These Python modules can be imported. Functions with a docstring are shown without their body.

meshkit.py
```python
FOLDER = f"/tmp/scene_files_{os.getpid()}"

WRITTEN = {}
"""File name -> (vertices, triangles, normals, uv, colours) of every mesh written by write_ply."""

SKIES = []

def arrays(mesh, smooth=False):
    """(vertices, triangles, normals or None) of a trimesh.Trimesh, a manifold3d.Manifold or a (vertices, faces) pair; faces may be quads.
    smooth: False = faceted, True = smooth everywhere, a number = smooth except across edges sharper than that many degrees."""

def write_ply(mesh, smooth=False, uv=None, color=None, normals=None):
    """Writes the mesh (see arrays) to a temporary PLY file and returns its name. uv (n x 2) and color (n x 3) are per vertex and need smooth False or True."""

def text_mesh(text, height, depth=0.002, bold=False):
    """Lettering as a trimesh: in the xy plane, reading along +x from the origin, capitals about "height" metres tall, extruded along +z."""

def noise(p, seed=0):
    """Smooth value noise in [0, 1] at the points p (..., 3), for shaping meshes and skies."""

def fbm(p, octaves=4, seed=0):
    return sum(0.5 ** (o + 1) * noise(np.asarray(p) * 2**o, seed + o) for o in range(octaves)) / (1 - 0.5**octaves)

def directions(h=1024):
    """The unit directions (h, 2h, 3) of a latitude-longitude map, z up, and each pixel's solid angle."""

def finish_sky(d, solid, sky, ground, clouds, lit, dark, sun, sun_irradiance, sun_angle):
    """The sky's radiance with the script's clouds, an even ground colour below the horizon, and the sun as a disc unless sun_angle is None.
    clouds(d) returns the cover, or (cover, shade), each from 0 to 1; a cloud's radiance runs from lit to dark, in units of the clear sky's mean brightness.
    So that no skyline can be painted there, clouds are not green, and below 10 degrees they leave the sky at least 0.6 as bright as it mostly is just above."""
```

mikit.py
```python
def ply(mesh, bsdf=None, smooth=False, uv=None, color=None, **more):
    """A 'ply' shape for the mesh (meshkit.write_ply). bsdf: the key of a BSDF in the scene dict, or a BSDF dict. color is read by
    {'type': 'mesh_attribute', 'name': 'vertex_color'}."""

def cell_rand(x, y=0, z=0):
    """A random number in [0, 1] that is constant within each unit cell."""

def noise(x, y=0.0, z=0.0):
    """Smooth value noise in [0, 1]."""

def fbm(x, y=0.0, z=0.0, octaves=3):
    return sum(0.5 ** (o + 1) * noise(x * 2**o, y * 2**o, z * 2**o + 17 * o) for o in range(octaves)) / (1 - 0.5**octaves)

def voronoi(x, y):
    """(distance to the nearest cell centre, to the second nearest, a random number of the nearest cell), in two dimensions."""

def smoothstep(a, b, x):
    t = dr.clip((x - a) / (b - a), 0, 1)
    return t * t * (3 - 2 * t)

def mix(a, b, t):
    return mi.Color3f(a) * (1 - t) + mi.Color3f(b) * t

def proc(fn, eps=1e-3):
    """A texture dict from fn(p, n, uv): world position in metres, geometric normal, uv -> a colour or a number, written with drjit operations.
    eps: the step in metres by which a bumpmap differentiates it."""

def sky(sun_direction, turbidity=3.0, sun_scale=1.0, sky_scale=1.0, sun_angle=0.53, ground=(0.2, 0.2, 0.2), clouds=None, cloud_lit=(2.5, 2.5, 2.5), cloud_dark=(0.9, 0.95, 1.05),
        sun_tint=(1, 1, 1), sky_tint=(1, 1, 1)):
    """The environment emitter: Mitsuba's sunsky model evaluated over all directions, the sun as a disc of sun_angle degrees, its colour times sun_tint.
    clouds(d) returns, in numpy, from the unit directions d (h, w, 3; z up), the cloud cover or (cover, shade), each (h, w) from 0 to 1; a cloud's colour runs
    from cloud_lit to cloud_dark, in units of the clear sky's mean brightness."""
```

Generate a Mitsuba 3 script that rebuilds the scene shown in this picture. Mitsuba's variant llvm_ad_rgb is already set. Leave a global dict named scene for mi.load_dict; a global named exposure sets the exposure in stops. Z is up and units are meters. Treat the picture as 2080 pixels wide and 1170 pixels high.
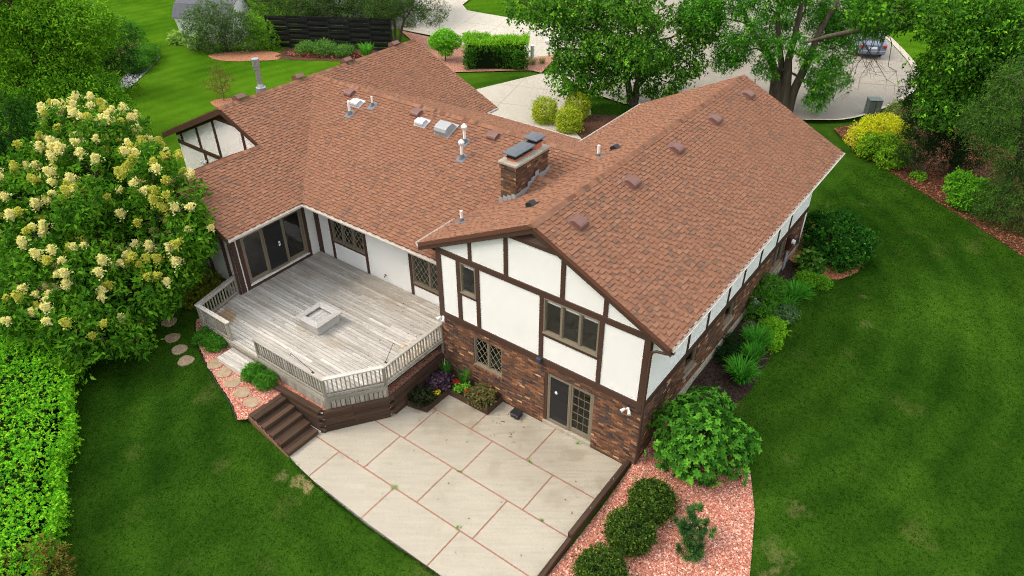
import math, random
import numpy as np, trimesh, mitsuba as mi, drjit as dr, mikit, meshkit, shapely
from shapely.geometry import Polygon, box as sbox, Point
from shapely.prepared import prep
from scipy.spatial import Delaunay
from scipy.interpolate import RBFInterpolator
from mikit import noise, fbm, voronoi, cell_rand, smoothstep, mix

T = mi.ScalarTransform4f
scene, labels = {}, {}
rng = np.random.default_rng(7)
random.seed(7)

# ------------------------------------------------------------------ camera, sky, exposure
CAM = np.array([13.543, -14.091, 17.250])
YAW, PITCH, ROLL, FPX = -0.6423, 0.6132, -0.0059, 1465.6
_fw = np.array([math.sin(YAW) * math.cos(PITCH), math.cos(YAW) * math.cos(PITCH), -math.sin(PITCH)])
_rt = np.array([math.cos(YAW), -math.sin(YAW), 0.0])
_up = np.cross(_rt, _fw)
_u2 = -_rt * math.sin(ROLL) + _up * math.cos(ROLL)
scene['camera'] = {'type': 'perspective', 'fov': math.degrees(2 * math.atan(1040 / FPX)), 'fov_axis': 'x',
                   'near_clip': 0.1, 'far_clip': 600.0,
                   'to_world': T().look_at(origin=CAM.tolist(), target=(CAM + _fw).tolist(), up=_u2.tolist())}
exposure = 2.32
scene['sky'] = mikit.sky((-0.52, -0.44, 0.76), turbidity=3.0, sun_scale=0.42, sky_scale=1.0, sun_angle=30,
                         clouds=lambda d: (1.0, np.clip(0.95 * (1 - d[..., 2]), 0, 1)), cloud_lit=(4.0, 4.1, 4.22), cloud_dark=(1.3, 1.35, 1.42), sun_tint=(0.97, 1.0, 1.06))


# ------------------------------------------------------------------ helpers
def lin(*c):
    c = np.asarray(c, float) / 255.0
    return np.where(c <= 0.04045, c / 12.92, ((c + 0.055) / 1.055) ** 2.4)


_count = {}


def uniq(key):
    n = _count.get(key, -1) + 1
    _count[key] = n
    return key if n == 0 else f'{key}_{n:03d}'


def say(key, label=None, cat=None, group=None, kind=None):
    d = labels.setdefault(key, {})
    for k, v in (('label', label), ('category', cat), ('group', group), ('kind', kind)):
        if v:
            d[k] = v


class MB:
    """Collects vertices, faces, colours and grain coordinates; put() makes ONE shape of them."""

    def __init__(self):
        self.v, self.f, self.c, self.t, self.n = [], [], [], [], 0

    def add(self, v, f, c=None, t=None):
        v, f = np.asarray(v, float), np.asarray(f, int)
        if f.shape[1] == 4:
            f = np.vstack([f[:, [0, 1, 2]], f[:, [0, 2, 3]]])
        self.v.append(v)
        self.f.append(f + self.n)
        self.c.append(np.broadcast_to(np.asarray((0.5, 0.5, 0.5) if c is None else c, float), (len(v), 3)))
        self.t.append(np.zeros((len(v), 2)) if t is None else np.asarray(t, float))
        self.n += len(v)
        return self

    def tm(self, mesh, c=None):
        return self.add(mesh.vertices, mesh.faces, c)

    def box(self, lo, hi, c=None, m=None, chamfer=0.0, grain=None):
        """axis-aligned box lo..hi, then the 4x4 matrix m; chamfer > 0 bevels all edges; the grain runs along the longest side"""
        lo, hi = np.minimum(lo, hi).astype(float), np.maximum(lo, hi).astype(float)
        d = hi - lo
        ax = int(np.argmax(d)) if grain is None else grain
        if chamfer > 0:
            ch = min(chamfer, 0.45 * d.min())
            pts = []
            for k in range(3):
                for s in np.ndindex(2, 2, 2):
                    p = np.where(s, hi, lo)
                    q = p + np.where(np.array(s) > 0, -ch, ch)
                    q[k] = p[k]
                    pts.append(q)
            h = trimesh.convex.convex_hull(np.array(pts))
            v, f = np.array(h.vertices), np.array(h.faces)
            v, f = v[f.ravel()], np.arange(len(f) * 3).reshape(-1, 3)
        else:
            v, f = BOXV * d + lo, BOXF
        o = [i for i in range(3) if i != ax]
        seed = rng.random() * 50 // 1 * 4
        across = v[:, o[0]] * 1.0 + v[:, o[1]] * 0.77
        t = np.stack([v[:, ax] + seed * 1.7, across - across.min() + seed + 0.5], 1)
        if m is not None:
            v = v @ m[:3, :3].T + m[:3, 3]
        return self.add(v, f, c, t)

    def tube(self, pts, r, sides=8, c=None, cap=True):
        p = np.asarray(pts, float)
        r = np.broadcast_to(np.asarray(r, float), (len(p),))
        tg = np.gradient(p, axis=0)
        tg /= np.linalg.norm(tg, axis=1, keepdims=True) + 1e-12
        ref = np.array([0, 0, 1.0]) if abs(tg[:, 2]).mean() < 0.8 else np.array([1.0, 0, 0])
        a = np.cross(tg, ref)
        a /= np.linalg.norm(a, axis=1, keepdims=True) + 1e-12
        b = np.cross(tg, a)
        an = np.arange(sides) * 2 * np.pi / sides
        v = (p[:, None] + r[:, None, None] * (np.cos(an)[None, :, None] * a[:, None] + np.sin(an)[None, :, None] * b[:, None])).reshape(-1, 3)
        i, j = np.meshgrid(np.arange(len(p) - 1), np.arange(sides), indexing='ij')
        q = np.stack([i * sides + j, i * sides + (j + 1) % sides, (i + 1) * sides + (j + 1) % sides, (i + 1) * sides + j], -1).reshape(-1, 4)
        f = np.vstack([q[:, [0, 2, 1]], q[:, [0, 3, 2]]])
        if cap:
            v = np.vstack([v, p[:1], p[-1:]])
            n0, n1, js = len(v) - 2, len(v) - 1, np.arange(sides)
            f = np.vstack([f, np.stack([js * 0 + n0, js, (js + 1) % sides], 1), np.stack([js * 0 + n1, (len(p) - 1) * sides + (js + 1) % sides, (len(p) - 1) * sides + js], 1)])
        return self.add(v, f, c)

    def poly(self, shape, depth, m, c=None):
        """a shapely polygon in (x, z), extruded from y = 0 to y = -depth, then m"""
        for g in getattr(shape, 'geoms', [shape]):
            if g.is_empty or g.area < 1e-7 or g.geom_type != 'Polygon':
                continue
            e = trimesh.creation.extrude_polygon(g, depth, engine='earcut')
            v = np.array(e.vertices)
            v = np.stack([v[:, 0], -v[:, 2], v[:, 1]], 1)
            f = np.array(e.faces)
            v, f = v[f.ravel()], np.arange(len(f) * 3).reshape(-1, 3)
            t = np.stack([v[:, 0], v[:, 2]], 1)
            if m is not None:
                v = v @ m[:3, :3].T + m[:3, 3]
            self.add(v, f, c, t)
        return self

    def mesh(self):
        return np.vstack(self.v), np.vstack(self.f)

    def put(self, key, mat, smooth=False, label=None, cat=None, group=None, kind=None):
        key = uniq(key)
        v, f = self.mesh()
        if smooth is not True and smooth:      # a crease angle splits vertices: such pieces carry one plain colour
            scene[key] = mikit.ply((v, f), mat, smooth=smooth)
        else:
            scene[key] = mikit.ply((v, f), mat, smooth=smooth, uv=np.vstack(self.t), color=np.vstack(self.c))
        if label or cat or group or kind:
            say(key, label, cat, group, kind)
        return key


BOXV = np.array([[0, 0, 0], [1, 0, 0], [1, 1, 0], [0, 1, 0], [0, 0, 1], [1, 0, 1], [1, 1, 1], [0, 1, 1]], float)
BOXF = np.array([[0, 3, 2, 1], [4, 5, 6, 7], [0, 1, 5, 4], [2, 3, 7, 6], [1, 2, 6, 5], [3, 0, 4, 7]])
# separate corners per face so that chamfer-free boxes stay crisp
BOXV, BOXF = BOXV[BOXF.ravel()], np.arange(24).reshape(6, 4)


def frame(o, u, n):
    """matrix of a local frame: x along u, y along the outward normal n, z up"""
    m = np.eye(4)
    u, n = np.asarray(u, float), np.asarray(n, float)
    m[:3, 0], m[:3, 1], m[:3, 2], m[:3, 3] = u, n, (0, 0, 1), o
    return m


def wp(m, v):
    return np.asarray(v, float) @ m[:3, :3].T + m[:3, 3]


def vary(c, s=0.1, h=0.03):
    return np.clip(np.asarray(c) * (1 + s * rng.normal()) * (1 + h * rng.normal(size=3)), 0, 1)
# ------------------------------------------------------------------ materials
VC = {'type': 'mesh_attribute', 'name': 'vertex_color'}


def two(b):
    return {'type': 'twosided', 'bsdf': b}


def prin(color, rough=0.6, spec=0.35, **k):
    c = {'type': 'rgb', 'value': [float(x) for x in color]} if isinstance(color, (tuple, list, np.ndarray)) else color
    return two({'type': 'principled', 'base_color': c, 'roughness': rough, 'specular': spec, **k})


scene['m_vc'] = two({'type': 'diffuse', 'reflectance': VC})
scene['m_vc_semi'] = prin(VC, 0.45, 0.4)
scene['m_leaf'] = {'type': 'principledthin', 'base_color': VC, 'roughness': 0.7, 'spec_trans': 0.0, 'diff_trans': 0.75, 'eta': 1.15}
scene['m_brown'] = prin(lin(72, 51, 42), 0.55, 0.3)
scene['m_taupe'] = prin(lin(124, 114, 98), 0.5, 0.3)
scene['m_cames'] = prin(lin(168, 160, 138), 0.5, 0.3)
scene['m_glass'] = {'type': 'thindielectric', 'int_ior': 1.5, 'specular_reflectance': {'type': 'rgb', 'value': [0.5, 0.52, 0.5]}}
scene['m_glass_deck'] = {'type': 'thindielectric', 'int_ior': 1.55}
scene['m_glass_dark'] = prin((0.012, 0.015, 0.016), 0.03, 0.6)
scene['m_room'] = prin((0.014, 0.016, 0.011), 0.9, 0.1)
scene['m_white'] = prin((0.78, 0.78, 0.77), 0.4, 0.4)
scene['m_galv'] = prin(lin(164, 168, 172), 0.32, 0.5, metallic=0.55)
scene['m_zinc'] = prin(lin(150, 154, 158), 0.5, 0.5)
scene['m_black'] = prin((0.02, 0.02, 0.022), 0.45, 0.4)
scene['m_capgrey'] = prin(lin(92, 98, 105), 0.6, 0.3)
scene['m_clay'] = prin(lin(190, 110, 80), 0.8, 0.2)
scene['m_rail'] = prin(VC, 0.8, 0.15)


def f_stucco(p, n, uv):
    a = fbm(p.x * 1.2 + p.y * 1.1, p.z * 0.9, 0, 3)
    b = noise(p.x * 60 + p.y * 55, p.z * 60)
    return mix((0.77, 0.77, 0.755), (0.85, 0.85, 0.84), 0.7 * a + 0.3 * b)


def f_mortar(p, n, uv):
    a = noise(p.x * 14 + p.y * 13, p.z * 14)
    return mix((0.075, 0.058, 0.048), (0.14, 0.11, 0.09), a)


def wood(lo, hi, dark, k=1.0, dirt=(0.1, 0.09, 0.07), dirt_amount=0.35):
    def f(p, n, uv):
        tone = cell_rand(dr.floor(uv.y / 4), 3)
        g = fbm(uv.x * 2.2 * k, uv.y * 70 * k, 0, 3)
        streak = noise(uv.x * 0.9, uv.y * 22, 5)
        w = fbm(p.x * 1.3, p.y * 1.3, p.z * 1.3, 3)
        c = mix(lo, hi, dr.clip(0.55 * tone + 0.45 * streak, 0, 1))
        c = mix(c, dark, smoothstep(0.55, 0.85, g) * 0.55)
        return mix(c, dirt, smoothstep(0.5, 0.8, w) * dirt_amount)
    return f


def f_conc(p, n, uv):
    big = fbm(p.x * 0.55, p.y * 0.55, 2, 4)
    a = -0.62
    rx, ry = p.x * math.cos(a) - p.y * math.sin(a), p.x * math.sin(a) + p.y * math.cos(a)
    broom = fbm(rx * 1.4, ry * 16, 4, 3)
    stain = smoothstep(0.55, 0.8, fbm(p.x * 1.7 + 5, p.y * 1.7, 7, 4))
    speck = smoothstep(0.72, 0.9, noise(p.x * 75, p.y * 75, 1))
    edge = smoothstep(-0.9, -4.2, p.y)
    c = mix((0.26, 0.23, 0.18), (0.46, 0.42, 0.345), 0.5 * big + 0.5 * broom)
    c = mix(c, (0.25, 0.21, 0.15), stain * (0.55 - 0.3 * edge))
    c = mix(c, (0.50, 0.47, 0.40), 0.25 * edge)
    return mix(c, (0.16, 0.13, 0.10), speck * 0.35)


def f_drive(p, n, uv):
    big = fbm(p.x * 0.35, p.y * 0.35, 2, 4)
    fine = fbm(p.x * 5, p.y * 5, 3, 3)
    joint = dr.minimum(dr.abs(p.x * 0.32 + p.y * 0.1 - dr.round(p.x * 0.32 + p.y * 0.1)), dr.abs(p.y * 0.3 - p.x * 0.095 - dr.round(p.y * 0.3 - p.x * 0.095)))
    c = mix((0.34, 0.31, 0.26), (0.46, 0.43, 0.37), 0.6 * big + 0.4 * fine)
    return mix(c, (0.22, 0.2, 0.17), (1 - smoothstep(0.004, 0.014, joint)) * 0.6)


def f_street(p, n, uv):
    big = fbm(p.x * 0.25, p.y * 0.25, 2, 4)
    fine = fbm(p.x * 9, p.y * 9, 3, 3)
    w = fbm(p.x * 0.5 + 9, p.y * 0.5, 1, 4)
    crack = 1 - smoothstep(0.0, 0.012, dr.abs(fbm(p.x * 0.16, p.y * 0.16, 8, 4) - 0.5))
    tar = 1 - smoothstep(0.02, 0.06, dr.abs(p.y * 0.97 - p.x * 0.12 - 35.5 + 2.2 * (noise(p.x * 0.3, 1.0) - 0.5)))
    c = mix((0.21, 0.19, 0.16), (0.29, 0.265, 0.23), 0.55 * big + 0.45 * fine)
    c = mix(c, (0.2, 0.18, 0.15), smoothstep(0.55, 0.75, w) * 0.3)
    return mix(c, (0.07, 0.06, 0.055), dr.maximum(crack * 0.22, tar * 0.7))


def f_lawn(p, n, uv):
    big = fbm(p.x * 0.22, p.y * 0.22, 1, 4)
    mid = fbm(p.x * 1.1, p.y * 1.1, 3, 4)
    fine = fbm(p.x * 16, p.y * 16, 5, 3)
    d = dr.sqrt(dr.square(p.x - 3) + 0.7 * dr.square(p.y - 9))
    stripe = 0.5 + 0.5 * dr.sin(d * 5.2 + 3.0 * noise(p.x * 0.3, p.y * 0.3, 2))
    dry = smoothstep(0.66, 0.84, fbm(p.x * 0.8 + 3, p.y * 0.8, 9, 4))
    t = dr.clip(0.95 * big + 0.45 * mid + 0.22 * fine + 0.17 * stripe - 0.42, 0, 1)
    c = mix((0.008, 0.032, 0.003), (0.046, 0.112, 0.009), t)
    c = mix(c, (0.10, 0.115, 0.03), dry * 0.28)
    # worn straw-coloured patches beside the patio edge and the gravel edging
    for x, y, r, s_ in ((-0.35, -6.38, .20, .7), (-0.08, -6.28, .26, .85), (0.1, -6.42, .16, .7), (-0.9, -6.55, .2, .35), (12.2, -0.4, .45, .22), (12.4, -1.3, .5, .3), (12.1, 1.3, .3, .2), (11.4, 10.9, .28, .25), (10.8, 12.6, .22, .25)):
        w = dr.sqrt(dr.square(p.x - x) + dr.square(p.y - y)) / r + 1.3 * (noise(p.x * 8, p.y * 8, 3) - 0.5)
        c = mix(c, (0.24, 0.20, 0.09), (1 - smoothstep(0.2, 1.25, w)) * s_)
    far = smoothstep(36, 44, p.y) + smoothstep(11, 22, -p.x)
    return mix(c, mix((0.030, 0.095, 0.003), (0.085, 0.19, 0.008), t), dr.clip(far, 0, 1) * 0.8)


def f_mulch(p, n, uv):
    a, b, k = voronoi(p.x * 22, p.y * 22)
    c = mix((0.05, 0.025, 0.015), (0.16, 0.075, 0.04), k)
    return mix(c, (0.02, 0.012, 0.01), smoothstep(0.35, 0.65, a))


def f_soil(p, n, uv):
    return mix((0.018, 0.012, 0.01), (0.06, 0.04, 0.032), fbm(p.x * 14, p.y * 14, 0, 3))


def f_bark(p, n, uv):
    a = fbm(p.x * 9 + p.y * 9, p.z * 1.6, p.y * 3, 4)
    return mix((0.035, 0.027, 0.02), (0.15, 0.12, 0.09), a)


def f_pinkstone(p, n, uv):
    a, b, k = voronoi(p.x * 24, p.y * 24)
    c = mix((0.34, 0.13, 0.085), (0.55, 0.31, 0.23), k)
    return mix(c, (0.1, 0.045, 0.03), smoothstep(0.38, 0.7, a))


def proc_mat(name, fn, bump=None, scale=0.0, rough=0.8, spec=0.15, eps=1e-3):
    b = {'type': 'principled', 'base_color': mikit.proc(fn), 'roughness': rough, 'specular': spec}
    if bump:
        b = {'type': 'bumpmap', 'arbitrary': mikit.proc(bump, eps), 'scale': scale, 'bsdf': b}
    scene[name] = two(b)


proc_mat('m_stucco', f_stucco, rough=0.9)
proc_mat('m_mortar', f_mortar, rough=0.95)
_deckwood = wood((0.29, 0.27, 0.24), (0.65, 0.62, 0.575), (0.17, 0.145, 0.12), dirt=(0.30, 0.24, 0.165), dirt_amount=0.5)


def f_deck(p, n, uv):
    # an orange-brown stain in the left corner and a pale peeled patch at the right end, as on the deck in the photograph
    c = _deckwood(p, n, uv)
    top = smoothstep(1.25, 1.3, p.z) * (1 - smoothstep(1.34, 1.36, p.z))
    e = fbm(p.x * 4, p.y * 4, 1, 3) - 0.5
    a = dr.maximum(dr.abs(p.x + 7.35) / 0.42, dr.abs(p.y + 3.62) / 0.36) + 0.9 * e
    c = mix(c, (0.30, 0.185, 0.085), (1 - smoothstep(0.7, 1.1, a)) * 0.75 * top)
    b = dr.sqrt(dr.square((p.x + 0.55) / 0.5) + dr.square((p.y + 0.75) / 0.8)) + 1.6 * e
    c = mix(c, mix((0.62, 0.55, 0.44), (0.36, 0.26, 0.16), smoothstep(0.45, 0.6, fbm(p.x * 9, p.y * 9, 4, 3))), (1 - smoothstep(0.6, 1.0, b)) * 0.7 * top)
    w = dr.sqrt(dr.square((p.x + 4.2) / 2.6) + dr.square((p.y - 0.9) / 0.9)) + 1.2 * e
    return mix(c, (0.25, 0.20, 0.15), (1 - smoothstep(0.3, 1.1, w)) * 0.35 * top)


proc_mat('m_deck', f_deck)
proc_mat('m_railing', wood((0.20, 0.18, 0.145), (0.46, 0.43, 0.375), (0.13, 0.11, 0.09), dirt=(0.22, 0.2, 0.15), dirt_amount=0.4))
proc_mat('m_timber', wood((0.034, 0.021, 0.015), (0.105, 0.064, 0.042), (0.018, 0.012, 0.009), dirt=(0.07, 0.05, 0.034)))
proc_mat('m_fence', wood((0.010, 0.010, 0.010), (0.028, 0.027, 0.027), (0.005, 0.005, 0.005), dirt=(0.03, 0.028, 0.025)))
proc_mat('m_conc', f_conc)
proc_mat('m_drive', f_drive)
proc_mat('m_street', f_street)
proc_mat('m_lawn', f_lawn, rough=0.95, spec=0.0, bump=lambda p, n, uv: fbm(p.x * 22, p.y * 22, 0, 2), scale=0.05, eps=6e-3)
proc_mat('m_mulch', f_mulch)
proc_mat('m_soil', f_soil)
proc_mat('m_bark', f_bark)
proc_mat('m_pink', f_pinkstone)
# ------------------------------------------------------------------ terrain: the lawn's height field
_TP = np.array([
    (-1.2, -6.1, 0.0), (-1, -8, 0), (2, -8.5, -.02), (5, -6.4, -.02), (8, -5.5, -.02), (0, -12, -.05), (6, -12, -.05), (12, -10, -.1), (3, -3, -.2), (6.6, -1, -.2), (4, -1, -.2), (1.4, -1.6, -.2), (1.2, -4.6, -.12),
    (5.4, -5.2, -.1), (0, -5, -.05), (-3.3, -6.3, .55), (-2.2, -6.15, .28), (-4, -6, .72), (-5.3, -5.6, .8), (-7, -5.3, .86), (-8.5, -4.5, .9), (-12, -5, .92), (-10, -8, .7), (-7, -9.7, .35),
    (-4.1, -11.8, .05), (-5, -8, .5), (-2.5, -8, .15), (-4, -2, .7), (-2, 0, .6), (-7, 0, .8), (-2, -4.4, .55), (-13, -9, .8), (-10, -13, .3),
    (8.6, -4, .0), (9, 0, .2), (11, .6, .2), (11.9, -1.4, .1), (7.9, 1, .4), (7.8, 4, .72), (7.7, 10, .74), (7.7, 14.5, .75), (10, 14.5, .62), (12, 5, .3), (17.7, 3, -.1), (15.5, 19.6, .6), (14, 12, .4), (20, 10, .1), (25, 25, .6),
    (6, 27, .85), (3.4, 28.5, .95), (-7, 18, 1.2), (-11, 17, 1.2), (-16, 30, 1.15), (-30, 37, 1.2), (6.7, 40, .95), (0, 20, 1.1), (3, 44, .95), (20, 50, 1.),
    (-20, 5, 1.1), (-26, 10, 1.2), (-34, 14, 1.2), (-39, 15, 1.2), (-33, 18, 1.2), (-56, 19, 1.3), (-20, -5, 1.0), (-30, 0, 1.1), (-40, -10, 1.2),
    (-120, 0, 1.3), (-100, 100, 1.3), (0, 120, 1.1), (100, 100, 1.), (110, 0, .4), (60, -60, 0), (0, -60, 0), (-60, -60, .8)], float)
_RBF = RBFInterpolator(_TP[:, :2], _TP[:, 2], kernel='linear', smoothing=0.02)


def ground(x, y):
    p = np.stack(np.broadcast_arrays(np.asarray(x, float), np.asarray(y, float)), -1)
    return _RBF(p.reshape(-1, 2)).reshape(p.shape[:-1])


def area(poly):
    """a clean single polygon from a ring or a shapely shape"""
    poly = poly if hasattr(poly, 'geom_type') else Polygon(poly)
    poly = poly.buffer(0)
    return max(poly.geoms, key=lambda g: g.area) if hasattr(poly, 'geoms') else poly


def drape(poly, dz, step, base=ground):
    """a sheet over the polygon following the ground, dz above it: (vertices, faces)"""
    poly = area(poly)
    b = poly.segmentize(step)
    pts = [np.array(r.coords)[:-1] for r in (b.exterior, *b.interiors)]
    x0, y0, x1, y1 = poly.bounds
    gx, gy = np.meshgrid(np.arange(x0, x1, step), np.arange(y0, y1, step))
    g = np.stack([gx.ravel(), gy.ravel()], 1)
    inner = poly.buffer(-0.35 * step)
    g = g[shapely.contains_xy(inner, g[:, 0], g[:, 1])]
    p = np.vstack(pts + [g])
    tri = Delaunay(p).simplices
    cen = p[tri].mean(1)
    tri = tri[shapely.contains_xy(poly, cen[:, 0], cen[:, 1])]
    a = p[tri]
    ar = (a[:, 1, 0] - a[:, 0, 0]) * (a[:, 2, 1] - a[:, 0, 1]) - (a[:, 1, 1] - a[:, 0, 1]) * (a[:, 2, 0] - a[:, 0, 0])
    tri = np.where(ar[:, None] < 0, tri[:, ::-1], tri)[np.abs(ar) > 1e-9]
    z = base(p[:, 0], p[:, 1]) + dz
    return np.column_stack([p, z]), tri


def smooth_ring(pts, n=6):
    """a closed Catmull-Rom curve through the points"""
    p = np.asarray(pts, float)
    out = []
    for i in range(len(p)):
        a, b, c, d = p[i - 1], p[i], p[(i + 1) % len(p)], p[(i + 2) % len(p)]
        for t in np.arange(n) / n:
            out.append(0.5 * (2 * b + (c - a) * t + (2 * a - 5 * b + 4 * c - d) * t * t + (3 * b - a - 3 * c + d) * t ** 3))
    return np.array(out)


# ------------------------------------------------------------------ the setting: lawn, patio, drive, street, beds
def axis(lo, hi, dense, step, far):
    a = [np.arange(dense[0], dense[1] + 1e-6, step)]
    x, s = dense[0], step
    while x > lo:
        s = min(s * 1.18, far)
        x -= s
        a.append([x])
    x, s = dense[1], step
    while x < hi:
        s = min(s * 1.18, far)
        x += s
        a.append([x])
    return np.sort(np.concatenate(a))


gx, gy = axis(-220, 220, (-15, 22), 0.3, 14), axis(-150, 260, (-14, 24), 0.3, 14)
GX, GY = np.meshgrid(gx, gy)
GZ = ground(GX, GY) + 0.012 * (meshkit.noise(np.stack([GX * 0.9, GY * 0.9, GX * 0], -1)) - 0.5)
i, j = np.meshgrid(np.arange(len(gx) - 1), np.arange(len(gy) - 1))
a = (j * len(gx) + i).ravel()
LAWN_F = np.stack([a, a + 1, a + 1 + len(gx), a + len(gx)], 1)
cx, cy = GX.ravel()[LAWN_F].mean(1), GY.ravel()[LAWN_F].mean(1)
PATIO = Polygon([(7.30, -4.9), (7.30, 0.0), (0.0, 0.0), (-0.02, -2.72), (-1.32, -4.62), (-1.32, -5.95), (0.05, -6.1), (2.6, -6.22), (5.25, -6.24), (7.4, -6.26)])
# the nearer lawn is cut out exactly along the patio, the steps and the house; the outer sheet joins it a little lower
NEAR = sbox(-15, -14, 22, 24)
HOLES = shapely.union_all([PATIO.buffer(0.005), sbox(-3.0, -5.93, -1.3, -4.5), sbox(-8.0, -4.0, 0.0, 0.4), Polygon([(-3, -4.5), (-1.3, -4.6), (0, -2.7), (0, 0), (-3, 0)]), sbox(0.1, 0.1, 7.5, 14.3)])
nv, nf = drape(NEAR.difference(HOLES), 0, 0.3, base=lambda x, y: ground(x, y) + 0.012 * (meshkit.noise(np.stack([x * 0.9, y * 0.9, x * 0], -1)) - 0.5))
inside = shapely.contains_xy(NEAR.buffer(-0.35), cx, cy)
GZ = GZ - 0.03 * ((GX > -15.2) & (GX < 22.2) & (GY > -14.2) & (GY < 24.2))
ROADS = [(-12.2, 10.5), (-5.4, 9.0), (8.5, 30), (8.5, 46), (2, 54), (-22, 74), (-36, 44), (-36, 26), (-15, 20)]
GZ = np.where(shapely.contains_xy(Polygon(ROADS).buffer(2), GX, GY), GZ - 0.06 - 0.05 * (GY > 26), GZ)
lawn = MB().add(np.column_stack([GX.ravel(), GY.ravel(), GZ.ravel()]), LAWN_F[~inside]).add(nv, nf)
scene['lawn'] = mikit.ply(lawn.mesh(), 'm_lawn', smooth=True)
say('lawn', kind='structure')

# patio: slabs parted by reddish board strips; joints from the photograph
J1, J2, J3 = -1.652, -3.23, -4.85
rows = [(0.0, J1, (2.53, 4.75)), (J1, J2, (1.05, 3.42, 5.75)), (J2, J3, (0.9, 3.1, 5.2)), (J3, -6.24, (-0.2, 2.2, 4.75))]
pv, pf = drape(PATIO.buffer(0.02), 0, 0.6, base=lambda x, y: np.full(np.shape(x), -0.03))
pat = MB().add(pv, pf, (0.1, 0.09, 0.08))
scene['patio'] = mikit.ply(pat.mesh(), 'm_soil')
say('patio', kind='structure')
PZ = np.array([[1, 0, 0, 0], [0, 0, -1, 0], [0, 1, 0, 0.0], [0, 0, 0, 1.]])   # (x, z) polygons laid down as (x, y)


def slab(poly, top, thick, key, mat, c=None):
    mb = MB()
    for g in getattr(poly, 'geoms', [poly]):
        if g.is_empty or g.area < 1e-4:
            continue
        e = trimesh.creation.extrude_polygon(g, thick, engine='earcut')
        v, f = np.array(e.vertices), np.array(e.faces)
        v[:, 2] += top - thick
        mb.add(v[f.ravel()], np.arange(len(f) * 3).reshape(-1, 3), c)
    return mb.put(key, mat)


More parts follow.
